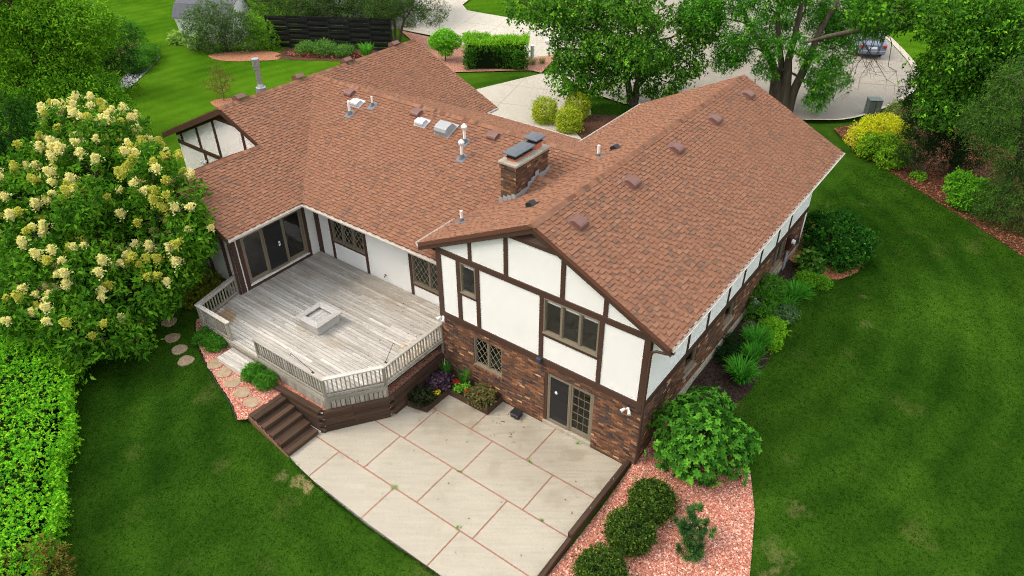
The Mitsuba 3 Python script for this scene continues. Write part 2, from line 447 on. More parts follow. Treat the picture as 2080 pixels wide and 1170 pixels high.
for (y1, y0, cuts) in rows:
    xs = [-3, *cuts, 9]
    for k in range(len(xs) - 1):
        g = PATIO.intersection(sbox(xs[k] + 0.022, y0 + 0.022, xs[k + 1] - 0.022, y1 - 0.022))
        if g.area > 0.02:
            slab(g, 0.004 * (rng.random() - 0.5), 0.05, 'patio__slab', 'm_conc')
strips = [sbox(-3, y - 0.02, 9, y + 0.02) for y in (J1, J2, J3)] + [sbox(x - 0.017, y0 + 0.021, x + 0.017, y1 - 0.021) for y1, y0, cuts in rows for x in cuts]
for s in strips:
    g = PATIO.intersection(s)
    if g.area > 0.005:
        slab(g, -0.005, 0.03, 'patio__joint_strip', 'm_strip')
scene['m_strip'] = prin(lin(148, 104, 88), 0.8, 0.15)


def sheet(key, poly, dz, mat, step=0.5, kind='structure', **k):
    v, f = drape(poly, dz, step)
    scene[key] = mikit.ply((v, f), mat, smooth=True, **k)
    say(key, kind=kind)


DRIVE = Polygon([(-12.2, 10.5), (-5.4, 9.0), (-5.3, 17.6), (-5.6, 17.9), (-7.0, 18.9), (-6.97, 21.2), (-7.3, 21.7), (-10.2, 23.6), (-12.4, 26.0), (-13.44, 25.3), (-14.98, 20.51), (-14.9, 18.0), (-13.2, 12)]).buffer(0)
sheet('driveway', DRIVE, 0.012, 'm_drive')
STREET = Polygon(smooth_ring([(-5.2, 24.0), (-0.47, 26.0), (3.4, 28.38), (5.2, 30.1), (6.4, 33.2), (7.0, 36), (6.86, 39.0), (6.04, 42.0), (4.6, 45.0), (2.8, 48.1), (0.5, 51.5), (-4, 58), (-12, 66), (-22, 70), (-26, 62), (-21.5, 46), (-18.2, 38), (-16.2, 32.5), (-14.2, 29), (-12.2, 26.5), (-9.2, 24.6)], 5)).buffer(0)
sheet('street', STREET, 0.006, 'm_street', 0.9)
DRIVE2 = Polygon([(-28.4, 27.4), (-25.4, 27.6), (-16.9, 26.75), (-14.6, 29.6), (-14.4, 29.4), (-16.2, 33), (-17.6, 36.6), (-18.4, 35.8), (-20.44, 35.5), (-25.7, 35.1), (-27.8, 35.0), (-29.3, 36.2), (-30.0, 38), (-29.6, 41), (-33.5, 41), (-34, 34)]).buffer(0)
sheet('side_driveway', DRIVE2, 0.014, 'm_drive')
# kerb round the turning circle: a rolled concrete edge standing 0.12 m above the street
kerb_ring = STREET.exterior
kl = STREET.buffer(0.34, join_style=1).difference(STREET.buffer(0.02)).difference(DRIVE.buffer(0.3)).difference(DRIVE2.buffer(0.3))
kv, kf = np.zeros((0, 3)), np.zeros((0, 3), int)
for g in getattr(kl, 'geoms', [kl]):
    if g.area > 0.3:
        a_, b_ = drape(g, 0.0, 0.45)
        kv, kf = np.vstack([kv, a_]), np.vstack([kf, b_ + len(kv)])
kd = shapely.distance(shapely.points(kv[:, :2]), kerb_ring)
kv[:, 2] += 0.03 + 0.11 * np.clip(kd / 0.2, 0, 1)
scene['kerb'] = mikit.ply((kv, kf), 'm_drive', smooth=True)
say('kerb', kind='structure')

BED = {
    'side_bed': ([(7.62, 2.2), (8.4, 2.9), (9.05, 3.4), (9.31, 4.6), (9.2, 7.6), (8.95, 10.7), (8.9, 12.2), (9.3, 12.75), (8.1, 13.0), (7.62, 13.2)], 'm_soil'),
    'island_mulch_bed': ([(7.62, 13.2), (8.1, 13.0), (9.3, 12.75), (9.75, 13.1), (10.18, 14.06), (10.17, 14.94), (9.73, 15.51), (8.68, 16.37), (7.7, 16.9), (7.1, 16.6), (7.62, 14.7)], 'm_chip'),
    'edge_mulch_bed': ([(5.0, 28.0), (6.96, 25.62), (8.75, 24.43), (10.71, 22.96), (12.71, 21.55), (14.5, 20.29), (18.5, 17.2), (21, 20), (14, 30), (9, 34.5), (7.6, 34), (6.4, 30.8)], 'm_mulch'),
    'corner_gravel_bed': ([(7.52, -5.4), (7.52, 0.1), (7.61, 0.1), (7.61, 2.3), (9.0, 2.4), (10.0, 2.15), (10.6, 1.65), (11.2, 0.5), (11.56, -0.57), (11.85, -1.5), (12.0, -3), (11.6, -5), (9, -5.6)], 'm_pink'),
    'front_mulch_bed': ([(-6.97, 21.16), (-5.4, 22.0), (-4.6, 20.5), (-4.9, 18.4), (-5.5, 17.9), (-7.05, 18.9)], 'm_mulch'),
    'hedge_mulch_bed': ([(-28.2, 27.2), (-25.3, 25.6), (-21.2, 23), (-18.4, 22.0), (-14.4, 25.45), (-13.5, 25.5), (-14.4, 28.4), (-15.0, 29.2), (-16.9, 26.5), (-22, 27.3)], 'm_pink'),
    'oval_mulch_bed': (smooth_ring([(-34.9, 14.5), (-34.6, 15.6), (-32.9, 17.4), (-31.3, 17.9), (-30.3, 17.2), (-30.4, 16.5), (-32.9, 14.5)]), 'm_chip'),
    'fence_bed': ([(-31.3, 17.6), (-31.8, 18.9), (-25.4, 23.2), (-23.8, 22.2), (-25.99, 19.35), (-29.06, 17.5), (-30.5, 16.9)], 'm_mulch'),
    'rock_bed': (smooth_ring([(-38.7, 12.7), (-37.6, 12.4), (-36.36, 11.2), (-34.68, 9.3), (-33.4, 7.6), (-34.2, 7.2), (-36.4, 9.4), (-38.4, 11.6)]), 'm_greystone'),
    'shrub_mulch_bed': (smooth_ring([(-41.8, 11.5), (-42.4, 12.9), (-41.2, 13.2), (-39.3, 11.8), (-40.0, 10.6)]), 'm_chip'),
    'sapling_bed': (smooth_ring([(-26.9, 9.2), (-26.4, 10.3), (-25.4, 10.1), (-25.5, 8.9)]), 'm_chip'),
}
scene['m_greystone'] = None
scene['m_chip'] = None
proc_mat('m_greystone', lambda p, n, uv: mix((0.16, 0.165, 0.18), (0.36, 0.36, 0.38), voronoi(p.x * 9, p.y * 9)[2]))


def f_chip(p, n, uv):
    a, b, k = voronoi(p.x * 26, p.y * 26)
    return mix(mix((0.30, 0.13, 0.075), (0.46, 0.22, 0.13), k), (0.14, 0.06, 0.035), smoothstep(0.4, 0.7, a))


proc_mat('m_chip', f_chip)
for key, (pts, mat) in BED.items():
    far = np.mean([p[1] for p in pts]) > 17.5 or np.mean([p[0] for p in pts]) < -20
    sheet(key, area(pts), 0.02 if far else 0.03, mat, 0.5 if far else 0.2)


def scatter(poly, n, r=rng):
    poly = poly if hasattr(poly, 'geom_type') else area(poly)
    x0, y0, x1, y1 = poly.bounds
    out = np.zeros((0, 2))
    while len(out) < n:
        p = r.random((2 * n + 50, 2)) * [x1 - x0, y1 - y0] + [x0, y0]
        out = np.vstack([out, p[shapely.contains_xy(poly, p[:, 0], p[:, 1])]])
    return out[:n]


OCT_V = np.array([[1, 0, 0], [0, 1, 0], [-1, 0, 0], [0, -1, 0], [0, 0, 1]], float)
OCT_F = np.array([[0, 1, 4], [1, 2, 4], [2, 3, 4], [3, 0, 4]])


def rot_z(a):
    c, s = np.cos(a), np.sin(a)
    z, o = np.zeros_like(a), np.ones_like(a)
    return np.stack([np.stack([c, -s, z], -1), np.stack([s, c, z], -1), np.stack([z, z, o], -1)], -2)


def pebbles(key, poly, n, size, flat, palette, dz, parent_kind='stuff', base=ground):
    p = scatter(poly, n)
    z = base(p[:, 0], p[:, 1]) + dz
    s = size * (0.55 + 0.9 * rng.random(n))
    v = OCT_V[None] * np.stack([s, s * (0.5 + 0.5 * rng.random(n)), s * flat], 1)[:, None]
    v = v + 0.25 * s[:, None, None] * (rng.random((n, 5, 3)) - 0.5)
    tilt = 0.5 * (rng.random((n, 2)) - 0.5)
    v[..., 2] += v[..., 0] * tilt[:, :1] + v[..., 1] * tilt[:, 1:]
    v = np.einsum('nij,nkj->nki', rot_z(rng.random(n) * 6.28), v)
    v = v + np.column_stack([p, z])[:, None]
    c = np.asarray(palette)[rng.integers(0, len(palette), n)] * (0.8 + 0.4 * rng.random((n, 1)))
    f = OCT_F[None] + 5 * np.arange(n)[:, None, None]
    mb = MB().add(v.reshape(-1, 3), f.reshape(-1, 3), np.repeat(np.clip(c, 0, 1), 5, 0))
    mb.put(key, 'm_vc', kind=parent_kind)


PINK = [lin(192, 126, 108), lin(206, 150, 132), lin(178, 106, 90), lin(222, 186, 170), lin(198, 136, 118), lin(164, 98, 82), lin(206, 164, 148), lin(154, 108, 98), lin(186, 118, 98)]
MULCH = [lin(120, 72, 52), lin(92, 54, 40), lin(148, 92, 66), lin(70, 44, 34), lin(160, 108, 80)]
CHIP = [lin(190, 122, 92), lin(168, 100, 72), lin(206, 146, 116), lin(140, 82, 60)]
pebbles('corner_gravel_bed__gravel', Polygon(BED['corner_gravel_bed'][0]).buffer(-0.03), 26000, 0.034, 0.45, PINK, 0.035)
pebbles('side_bed__wood_chips', BED['side_bed'][0], 3500, 0.026, 0.25, [lin(60, 44, 38), lin(44, 32, 28), lin(86, 62, 50), lin(36, 28, 26)], 0.035)
pebbles('island_mulch_bed__wood_chips', BED['island_mulch_bed'][0], 5500, 0.034, 0.3, CHIP, 0.035)
pebbles('edge_mulch_bed__wood_chips', BED['edge_mulch_bed'][0], 16000, 0.045, 0.3, MULCH, 0.03)
# ------------------------------------------------------------------ the house
say('house', 'white stucco and brick house with dark brown timbering and a reddish brown shingle roof', 'house')
W, L = 7.60, 14.5
ZB, ZT = 2.50, 2.75                 # brick top, underside of the white panels
SR, ZER, XRR, ZRR = 0.4955, 5.19, 3.80, 7.39   # right wing: slope, eave height, ridge
XER, XEL = 8.25, -0.64
ZE2, YE, YM, ZR2, YF = 4.50, 0.22, 5.67, 6.80, 11.12   # main wing
SM = (ZR2 - ZE2) / (YM - YE)
XLE, XLR, XLL = -6.84, -11.95, -17.06                 # left wing
SL = (ZR2 - ZE2) / (XLE - XLR)
XB, YB, YG, YLF = -9.72, -3.02, 0.85, 12.05           # lower front bay: ridge, front rake; left gable; far rake
ZBR = ZE2 + SL * (XLE - XB)
ZD, XD, YD, YDE = 1.32, -8.07, 1.53, -2.28            # deck level, door wall, back wall, wall end
FRONT = frame((0, 0, 0), (1, 0, 0), (0, -1, 0))
RIGHT = frame((W, 0, 0), (0, 1, 0), (1, 0, 0))
BACK = frame((0, YD, 0), (1, 0, 0), (0, -1, 0))
DOORW = frame((XD, 0, 0), (0, 1, 0), (1, 0, 0))
GABL = frame((0, 1.15, 0), (1, 0, 0), (0, -1, 0))
LEFTW = frame((0, 0, 0), (0, 1, 0), (-1, 0, 0))


def roof_r(x, d=0.0):
    return ZRR - SR * abs(x - XRR) - d


def beam(m, x0, z0, x1, z1, d=0.03, y=0.0, key='house__timber', mat='m_brown', c=None):
    MB().box((x0, -0.02 + y, z0), (x1, d + y, z1), c, m, chamfer=0.006).put(key, mat)


def slant(m, pts, d=0.03, y0=0.0, key='house__timber', mat='m_brown'):
    mb = MB()
    g = Polygon(pts)
    e = trimesh.creation.extrude_polygon(g, d + 0.02, engine='earcut')
    v = np.array(e.vertices)
    v = np.stack([v[:, 0], v[:, 2] - 0.02 + y0, v[:, 1]], 1)
    f = np.array(e.faces)[:, ::-1]
    mb.add(wp(m, v[f.ravel()]), np.arange(len(f) * 3).reshape(-1, 3))
    mb.put(key, mat)


def wall(key, m, poly, thick, mat, y=0.0):
    mm = m.copy()
    mm[:3, 3] = mm[:3, 3] + m[:3, 1] * y
    return MB().poly(poly, thick, mm).put(key, mat)


def window(m, x0, z0, x1, z1, n=1, lattice=None, y=-0.03, key='house__window', fr=0.045, mat='m_taupe', blind=False, dark=True, depth=0.5, sill=True):
    """a window let into a wall: frame and mullions, one pane per sash, lattice, the room behind it"""
    mb = MB()
    for a, b, c, d in ((x0, z0, x0 + fr, z1), (x1 - fr, z0, x1, z1), (x0 + fr, z1 - fr, x1 - fr, z1), (x0 + fr, z0, x1 - fr, z0 + fr)):
        mb.box((a, y - 0.05, b), (c, y + 0.055, d), m=m, chamfer=0.008)
    w = (x1 - x0) / n
    for k in range(1, n):
        mb.box((x0 + k * w - fr * 0.75, y - 0.05, z0 + fr), (x0 + k * w + fr * 0.75, y + 0.045, z1 - fr), m=m, chamfer=0.008)
    for k in range(n):
        a, b = x0 + k * w + (fr if k == 0 else fr * 0.75), x0 + (k + 1) * w - (fr if k == n - 1 else fr * 0.75)
        c, d = z0 + fr, z1 - fr
        for e in ((a, c, a + 0.022, d), (b - 0.022, c, b, d), (a + 0.022, c, b - 0.022, c + 0.022), (a + 0.022, d - 0.022, b - 0.022, d)):
            mb.box((e[0], y - 0.04, e[1]), (e[2], y + 0.018, e[3]), m=m)
    if sill:
        mb.box((x0 - 0.02, y + 0.05, z0 - 0.03), (x1 + 0.02, y + 0.085, z0 + 0.012), m=m, chamfer=0.006)
    wk = mb.put(key, mat)
    room = MB()
    for a in range(6):
        q = BOXV.reshape(6, 4, 3)[a] * [x1 - x0 - 0.02, -depth, z1 - z0 - 0.02] + [x0 + 0.01, y - 0.06, z0 + 0.01]
        if np.allclose(q[:, 1], y - 0.06):
            continue
        room.add(wp(m, q), [[0, 1, 2, 3]])
    room.put(wk + '__room', 'm_room')
    for k in range(n):
        a, b = x0 + k * w + 0.07, x0 + (k + 1) * w - 0.07
        c, d = z0 + fr + 0.02, z1 - fr - 0.02
        q = np.array([(a, y - 0.005, c), (b, y - 0.005, c), (b, y - 0.005, d), (a, y - 0.005, d)])
        MB().add(wp(m, q), [[0, 1, 2, 3]]).put(wk + '__pane', 'm_glass')
        if blind:
            MB().box((a, y - 0.07, d - 0.13), (b, y - 0.055, d), m=m).put(wk + '__blind', 'm_white')
        la = MB()
        if lattice == 'diamond':
            g = sbox(a, c, b, d)
            sx, sz, t = 0.235, 0.33, 0.005
            kk = np.arange(-14, 14)
            strips = []
            for s in (1, -1):
                for q0 in kk:
                    x_ = (a + b) / 2 + q0 * sx + sx / 2
                    dx = (d - c) / sz * sx * s
                    strips.append(shapely.LineString([(x_ - dx / 2, c), (x_ + dx / 2, d)]).buffer(t, cap_style=2))
            g = shapely.union_all(strips).intersection(g)
            la.poly(g, 0.012, frame(wp(m, [0, y + 0.012, 0]), m[:3, 0], m[:3, 1]))
        elif lattice == 'grid':
            nx, nz = 3, 5
            for q0 in range(1, nx):
                xx = a + (b - a) * q0 / nx
                la.box((xx - 0.008, y, c), (xx + 0.008, y + 0.012, d), m=m)
            for q0 in range(1, nz):
                zz = c + (d - c) * q0 / nz
                la.box((a, y, zz - 0.008), (b, y + 0.0115, zz + 0.008), m=m)
        if la.n:
            la.put(wk + '__lattice', 'm_cames')
    return wk


# --- walls -----------------------------------------------------------------
WIN0 = (1.38, 1.06, 2.555, 2.235)
DOOR0 = (4.24, 0.02, 6.04, 2.235)
SMALL = (0.99, 3.90, 1.60, 5.025)
TRIPLE = (4.172, 3.77, 6.05, 5.025)
front_low = Polygon([(0, -0.2), (W, -0.2), (W, ZB), (0, ZB)]).difference(shapely.union_all([sbox(*WIN0), sbox(DOOR0[0], -0.2, DOOR0[2], DOOR0[3])]))
wall('house__brick_wall', FRONT, front_low, 0.25, 'm_mortar', y=-0.022)
front_up = Polygon([(0, ZB), (W, ZB), (W, roof_r(W, 0.12)), (XRR, roof_r(XRR, 0.12)), (0, roof_r(0, 0.12))]).difference(shapely.union_all([sbox(*SMALL), sbox(*TRIPLE)]))
wall('house__stucco_wall', FRONT, front_up, 0.2, 'm_stucco')
RW = [(2.95, 1.62, 3.87, 2.47), (6.05, 1.62, 6.95, 2.47), (10.78, 1.30, 12.02, 2.47)]
right_low = shapely.union_all([sbox(0.02, 0.95, L, ZB), sbox(0.02, 0.1, 2.4, 1.0)]).difference(shapely.union_all([sbox(*r) for r in RW]))
wall('house__brick_wall', RIGHT, right_low, 0.25, 'm_mortar', y=-0.022)
wall('house__stucco_wall', RIGHT, sbox(0.02, ZB, L, roof_r(W, 0.1)), 0.2, 'm_stucco')
MB().box((2.4, -0.25, -0.2), (L, 0.035, 1.0), m=RIGHT, chamfer=0.01).put('house__foundation', 'm_conc')
# hidden sides close the volumes
wall('house__stucco_wall', frame((0, L, 0), (1, 0, 0), (0, 1, 0)), Polygon([(0, 0), (W, 0), (W, roof_r(W, 0.12)), (XRR, roof_r(XRR, 0.12)), (0, roof_r(0, 0.12))]), 0.2, 'm_stucco')
wall('house__stucco_wall', LEFTW, sbox(0.02, 0, L - 0.02, roof_r(0, 0.14)), 0.2, 'm_stucco')
MW = [(-7.06, 2.22, -5.26, 3.62), (-2.73, 1.90, -1.05, 3.66)]
wall('house__stucco_wall', BACK, sbox(XD, 0.6, -0.02, ZE2 + 0.2).difference(shapely.union_all([sbox(*r) for r in MW])), 0.2, 'm_stucco')
SD = (-1.90, 1.50, 0.95, 3.62)
wall('house__stucco_wall', DOORW, sbox(YDE, 0.6, YD - 0.01, ZE2 + 0.12).difference(sbox(SD[0], SD[1], SD[2], SD[3])), 0.2, 'm_stucco')
zb = lambda x: ZBR - SL * abs(x - XB)
wall('house__stucco_wall', frame((0, YDE, 0), (1, 0, 0), (0, -1, 0)), Polygon([(-11.4, 0.6), (XD - 0.01, 0.6), (XD - 0.01, zb(XD) - .12), (XB, ZBR - 0.12), (-11.4, zb(-11.4) - 0.12)]), 0.2, 'm_stucco')
window(frame((0, YDE, 0), (1, 0, 0), (0, -1, 0)), -10.9, 1.5, -8.5, 3.9, n=2, y=0.06, fr=0.07, mat='m_brown', sill=False)
zl = lambda x: ZR2 - SL * abs(x - XLR)
wall('house__stucco_wall', GABL, Polygon([(-16.35, 0.9), (-8.3, 0.9), (-8.3, zl(-8.3) - 0.12), (XLR, ZR2 - 0.12), (-16.35, zl(-16.35) - 0.12)]), 0.2, 'm_stucco')
wall('house__stucco_wall', frame((-16.35, 0, 0), (0, 1, 0), (-1, 0, 0)), sbox(1.17, 0.9, 11.8, 4.75), 0.2, 'm_stucco')
wall('house__stucco_wall', frame((0, 11.8, 0), (1, 0, 0), (0, 1, 0)), Polygon([(-16.35, 0.9), (-7.6, 0.9), (-7.6, zl(-7.6) - 0.12), (XLR, ZR2 - 0.12), (-16.35, zl(-16.35) - 0.12)]), 0.2, 'm_stucco')
wall('house__stucco_wall', frame((0, 10.2, 0), (1, 0, 0), (0, 1, 0)), sbox(-7.55, 0.9, -0.05, ZE2 + 0.3), 0.2, 'm_stucco')
wall('house__stucco_wall', frame((-11.4, 0, 0), (0, 1, 0), (-1, 0, 0)), sbox(YDE + 0.02, 0.6, 1.14, 4.75), 0.2, 'm_stucco')

# --- bricks: running bond, each one proud of the mortar -----------------------
BRICK = [lin(132, 95, 74), lin(119, 85, 68), lin(144, 103, 77), lin(108, 81, 67), lin(90, 77, 71), lin(80, 70, 67), lin(100, 78, 66), lin(162, 122, 95), lin(114, 82, 64), lin(72, 64, 63)]
BRICKW = np.array([5, 5, 4, 3, 3, 2.5, 3, 1.2, 4, 1.5])
BRICKW = BRICKW / BRICKW.sum()


def bricks(m, region, z0, z1, x0, x1, bl=0.205, bh=0.0667, j=0.009, proud=0.011, y=-0.022):
    """boxes of the bricks in the region, nearest the camera last in nothing: list of (corner, vertices, colour)"""
    out, ok = [], prep(region)
    nrow = int((z1 - z0) / bh)
    for r in range(nrow):
        z = z0 + r * bh
        for k in range(int((x1 - x0) / bl) + 2):
            x = x0 + (k - 0.5 * (r % 2)) * bl
            b = sbox(x + j / 2, z + j / 2, x + bl - j / 2, z + bh - j / 2)
            if not ok.contains(b):
                b = b.intersection(region)
                if b.is_empty or b.area < 0.0012 or b.geom_type != 'Polygon':
                    continue
            bx = b.bounds
            patch = meshkit.noise(np.array([x * 1.4 + m[0, 3], z * 4.5, m[1, 3] + 3.0]))
            pw = BRICKW * np.where(np.arange(10) % 10 >= 4, 0.4 + 2.2 * patch, 1.6 - patch)
            col = BRICK[rng.choice(10, p=pw / pw.sum())] * (0.85 + 0.3 * rng.random())
            if rng.random() < 0.018:
                col = lin(214, 176, 138) * 0.9
            pr = proud + 0.006 * (rng.random() - 0.5)
            v = BOXV * [bx[2] - bx[0], pr + 0.02, bx[3] - bx[1]] + [bx[0], y - 0.02, bx[1]]
            out.append((wp(m, v)[4:], col))     # the face at the back is left out
    return out


BF = np.arange(20).reshape(5, 4)
# BOXF faces: bottom, top, -y, +y, +x, -x in the box frame; drop the bottom only
front_bricks = bricks(FRONT, front_low.buffer(-0.004, join_style=2).intersection(sbox(0, 0.0, W, ZB)), 0.0, ZB, 0, W)
right_bricks = bricks(RIGHT, right_low.buffer(-0.004, join_style=2).intersection(shapely.union_all([sbox(0.05, 1.0, L, ZB), sbox(0.05, 0.1, 2.4, 1.1)])), 0.0, ZB, 0.05, L)
dist = [np.linalg.norm(v.mean(0) - CAM) for v, _ in front_bricks]
order = np.argsort(dist)
for q in order[:300]:
    MB().add(front_bricks[q][0], BF, front_bricks[q][1]).put('house__brick_wall__brick', 'm_vc')
mb = MB()
for q in order[300:]:
    mb.add(front_bricks[q][0], BF, front_bricks[q][1])
for v, c in right_bricks:
    mb.add(v, BF, c)
mb.put('house__brick_wall__brick_field', 'm_vc', kind='stuff')
# rowlock course of bricks under the lower window
for k in range(17):
    x = WIN0[0] - 0.02 + k * 0.073
    MB().box((x, -0.1, WIN0[1] - 0.11), (x + 0.064, 0.035, WIN0[1] - 0.035 + 0.01), vary(BRICK[k % 4], 0.12), FRONT, chamfer=0.006).put('house__brick_sill', 'm_vc')

# --- timbering --------------------------------------------------------------
B = FRONT
beam(B, -0.012, ZB, W + 0.012, ZT, 0.035)
beam(B, -0.012, 5.03, W + 0.012, 5.24, 0.034)
for x0, x1, z0, z1 in ((-0.012, 0.195, ZT, 5.03), (0.818, 0.988, ZT, 5.03), (1.602, 1.753, ZT, 5.03), (4.015, 4.17, ZT, 5.03), (6.052, 6.196, ZT, 5.03), (7.43, W + 0.012, ZT, 5.03),
                       (0.99, 1.60, 3.765, 3.90), (4.172, 6.05, 3.615, 3.77)):
    beam(B, x0, z0, x1, z1, 0.03)
for x, w in ((1.337, 0.135), (2.71, 0.15), (4.71, 0.15), (6.12, 0.14)):
    beam(B, x, 5.24, x + w, min(roof_r(x, 0.28), roof_r(x + w, 0.28)), 0.03)
# rake boards under the roof edge and the louvred vent in the peak
for s in (-1, 1):
    xe = XRR + s * (XER - XRR)
    e0 = 0.0
    slant(B, [(xe, roof_r(xe, 0.05)), (XRR + s * 0.0, roof_r(XRR, 0.05)), (XRR, roof_r(XRR, 0.30)), (xe - s * 0.0, roof_r(xe, 0.28))], 0.05, 0.09, key='house__rake_board')
    slant(B, [(xe - s * 0.45, roof_r(xe - s * 0.45, 0.12)), (XRR, roof_r(XRR, 0.12)), (XRR, roof_r(XRR, 0.27)), (xe - s * 0.45, roof_r(xe - s * 0.45, 0.26))], 0.04, 0.0, key='house__rake_board')
zv = 6.62
xv = (ZRR - 0.26 - zv) / SR
beam(B, XRR - xv - 0.1, zv - 0.02, XRR + xv + 0.1, zv + 0.11, 0.037)
nl = 9
for k in range(nl):
    z = zv + 0.13 + k * 0.055
    hw = (ZRR - 0.25 - z) / SR
    if hw > 0.08:
        MB().add(wp(B, [(XRR - hw, 0.005, z + 0.035), (XRR + hw, 0.005, z + 0.035), (XRR + hw, 0.045, z), (XRR - hw, 0.045, z), (XRR - hw, 0.043, z - 0.006), (XRR + hw, 0.043, z - 0.006)]), [[0, 1, 2, 3], [3, 2, 5, 4]]).put('house__gable_vent_slat', 'm_brown')
# right wall
beam(RIGHT, 0.0, ZB, L, ZT - 0.03, 0.03)
for yy in (2.88, 4.33, 5.99, 7.33, 8.9, 10.66, 12.02):
    beam(RIGHT, yy - 0.065, ZT - 0.03, yy + 0.065, roof_r(W, 0.2), 0.028)
beam(RIGHT, -0.028, ZT - 0.03, 0.15, roof_r(W, 0.2), 0.028)
# back wall on the deck
beam(BACK, XD + 0.001, ZD - 0.3, XD + 0.27, ZE2, 0.03)
for x in (-7.2, -5.26, -2.88):
    beam(BACK, x, ZD - 0.3, x + 0.135, ZE2, 0.03)
beam(BACK, -7.065, 2.08, -5.26, 2.22, 0.028)
beam(BACK, -2.745, 1.76, -0.9, 1.90, 0.028)
# door wall
beam(DOORW, YDE - 0.02, ZD - 0.4, YDE + 0.16, ZE2, 0.03)
beam(DOORW, SD[0] - 0.16, ZD - 0.3, SD[0], ZE2, 0.03)
beam(DOORW, SD[2], ZD - 0.3, SD[2] + 0.15, ZE2, 0.03)
beam(DOORW, SD[0], ZD - 0.2, SD[2], SD[1] - 0.045, 0.031)
beam(DOORW, SD[0], SD[3], SD[2], SD[3] + 0.15, 0.031)
# left gable
G_ = GABL
beam(G_, -16.36, 4.10, -9.0, 4.28, 0.034)
for x in (-16.05, -14.66, -13.26, -11.3, -9.75):
    beam(G_, x, 4.28, x + 0.15, zl(x) - 0.3 if x > XLR or x < -12.2 else 6.3, 0.03)
for x in (-14.5, -12.9):
    beam(G_, x, 0.9, x + 0.17, 4.10, 0.03)
beam(G_, -13.3, 6.0, -10.6, 6.13, 0.036)
for k in range(7):
    z = 6.15 + k * 0.05
    hw = (ZR2 - 0.38 - z) / SL
    if hw > 0.08:
        MB().add(wp(G_, [(XLR - hw, 0.005, z + 0.03), (XLR + hw, 0.005, z + 0.03), (XLR + hw, 0.045, z), (XLR - hw, 0.045, z)]), [[0, 1, 2, 3]]).put('house__gable_vent_slat', 'm_brown')
LG = frame((0, YG, 0), (1, 0, 0), (0, -1, 0))
slant(LG, [(XLL, ZE2 - 0.04), (XLR, ZR2 - 0.04), (XLR, ZR2 - 0.27), (XLL, ZE2 - 0.26)], 0.05, -0.04, key='house__rake_board')
slant(LG, [(XLR, ZR2 - 0.04), (-9.3, zl(-9.3) - 0.04), (-9.3, zl(-9.3) - 0.2), (XLR, ZR2 - 0.27)], 0.05, -0.04, key='house__rake_board')
slant(G_, [(-16.36, zl(-16.36) - 0.1), (XLR, ZR2 - 0.1), (XLR, ZR2 - 0.38), (-16.36, zl(-16.36) - 0.36)], 0.03, 0.0, key='house__rake_board')
slant(G_, [(XLR, ZR2 - 0.1), (-9.0, zl(-9.0) - 0.1), (-9.0, zl(-9.0) - 0.3), (XLR, ZR2 - 0.38)], 0.03, 0.0, key='house__rake_board')
BG = frame((0, YB, 0), (1, 0, 0), (0, -1, 0))
for s in (-1, 1):
    xe = XB + s * (XLE - XB)
    slant(BG, [(xe, ZE2 - 0.03), (XB, ZBR - 0.03), (XB, ZBR - 0.24), (xe, ZE2 - 0.22)], 0.05, -0.04, key='house__rake_board')

# --- windows and doors ---------------------------------------------------------
window(FRONT, *WIN0, n=2, lattice='diamond', y=-0.09)
window(FRONT, *SMALL, n=1, y=-0.02, blind=True)
window(FRONT, *TRIPLE, n=3, y=-0.02, blind=True, fr=0.05)
for r in RW:
    window(RIGHT, *r, n=1 if r[0] < 10 else 2, y=-0.1)
    MB().box((r[0] - 0.03, -0.08, r[1] - 0.12), (r[2] + 0.03, 0.05, r[1] - 0.035), vary(lin(150, 140, 125)), RIGHT, chamfer=0.01).put('house__window_ledge', 'm_vc')
window(BACK, *MW[0], n=3, lattice='diamond', y=-0.03)
window(BACK, *MW[1], n=2, lattice='diamond', y=-0.03)


def leaf_door(m, key, x0, z0, x1, z1, y, st=0.085, bot=0.2, mat='m_taupe', lattice=False, screen=False, glass='m_glass'):
    mb = MB()
    for a, b, c, d in ((x0, z0, x0 + st, z1), (x1 - st, z0, x1, z1), (x0 + st, z1 - st, x1 - st, z1), (x0 + st, z0, x1 - st, z0 + bot)):
        mb.box((a, y - 0.022, b), (c, y + 0.022, d), m=m, chamfer=0.006)
    k = mb.put(key, mat)
    a, b, c, d = x0 + st, x1 - st, z0 + bot, z1 - st
    q = np.array([(a, y, c), (b, y, c), (b, y, d), (a, y, d)])
    if screen:
        MB().add(wp(m, q), [[0, 1, 2, 3]]).put(k + '__screen', 'm_screen')
    else:
        MB().add(wp(m, q), [[0, 1, 2, 3]]).put(k + '__pane', glass)
    if lattice:
        la = MB()
        for q0 in (1, 2):
            xx = a + (b - a) * q0 / 3
            la.box((xx - 0.005, y - 0.01, c), (xx + 0.005, y + 0.012, d), m=m)
        for q0 in range(1, 5):
            zz = c + (d - c) * q0 / 5
            la.box((a, y - 0.01, zz - 0.005), (b, y + 0.0115, zz + 0.005), m=m)
        la.put(k + '__muntins', mat)
    return k


scene['m_screen'] = {'type': 'mask', 'opacity': 0.72, 'bsdf': prin((0.03, 0.03, 0.033), 0.6, 0.2)}


def room_box(m, x0, z0, x1, z1, y, depth, key):
    mb = MB()
    for a in range(6):
        q = BOXV.reshape(6, 4, 3)[a] * [x1 - x0, -depth, z1 - z0] + [x0, y, z0]
        if not np.allclose(q[:, 1], y):
            mb.add(wp(m, q), [[0, 1, 2, 3]])
    mb.put(key, 'm_room')


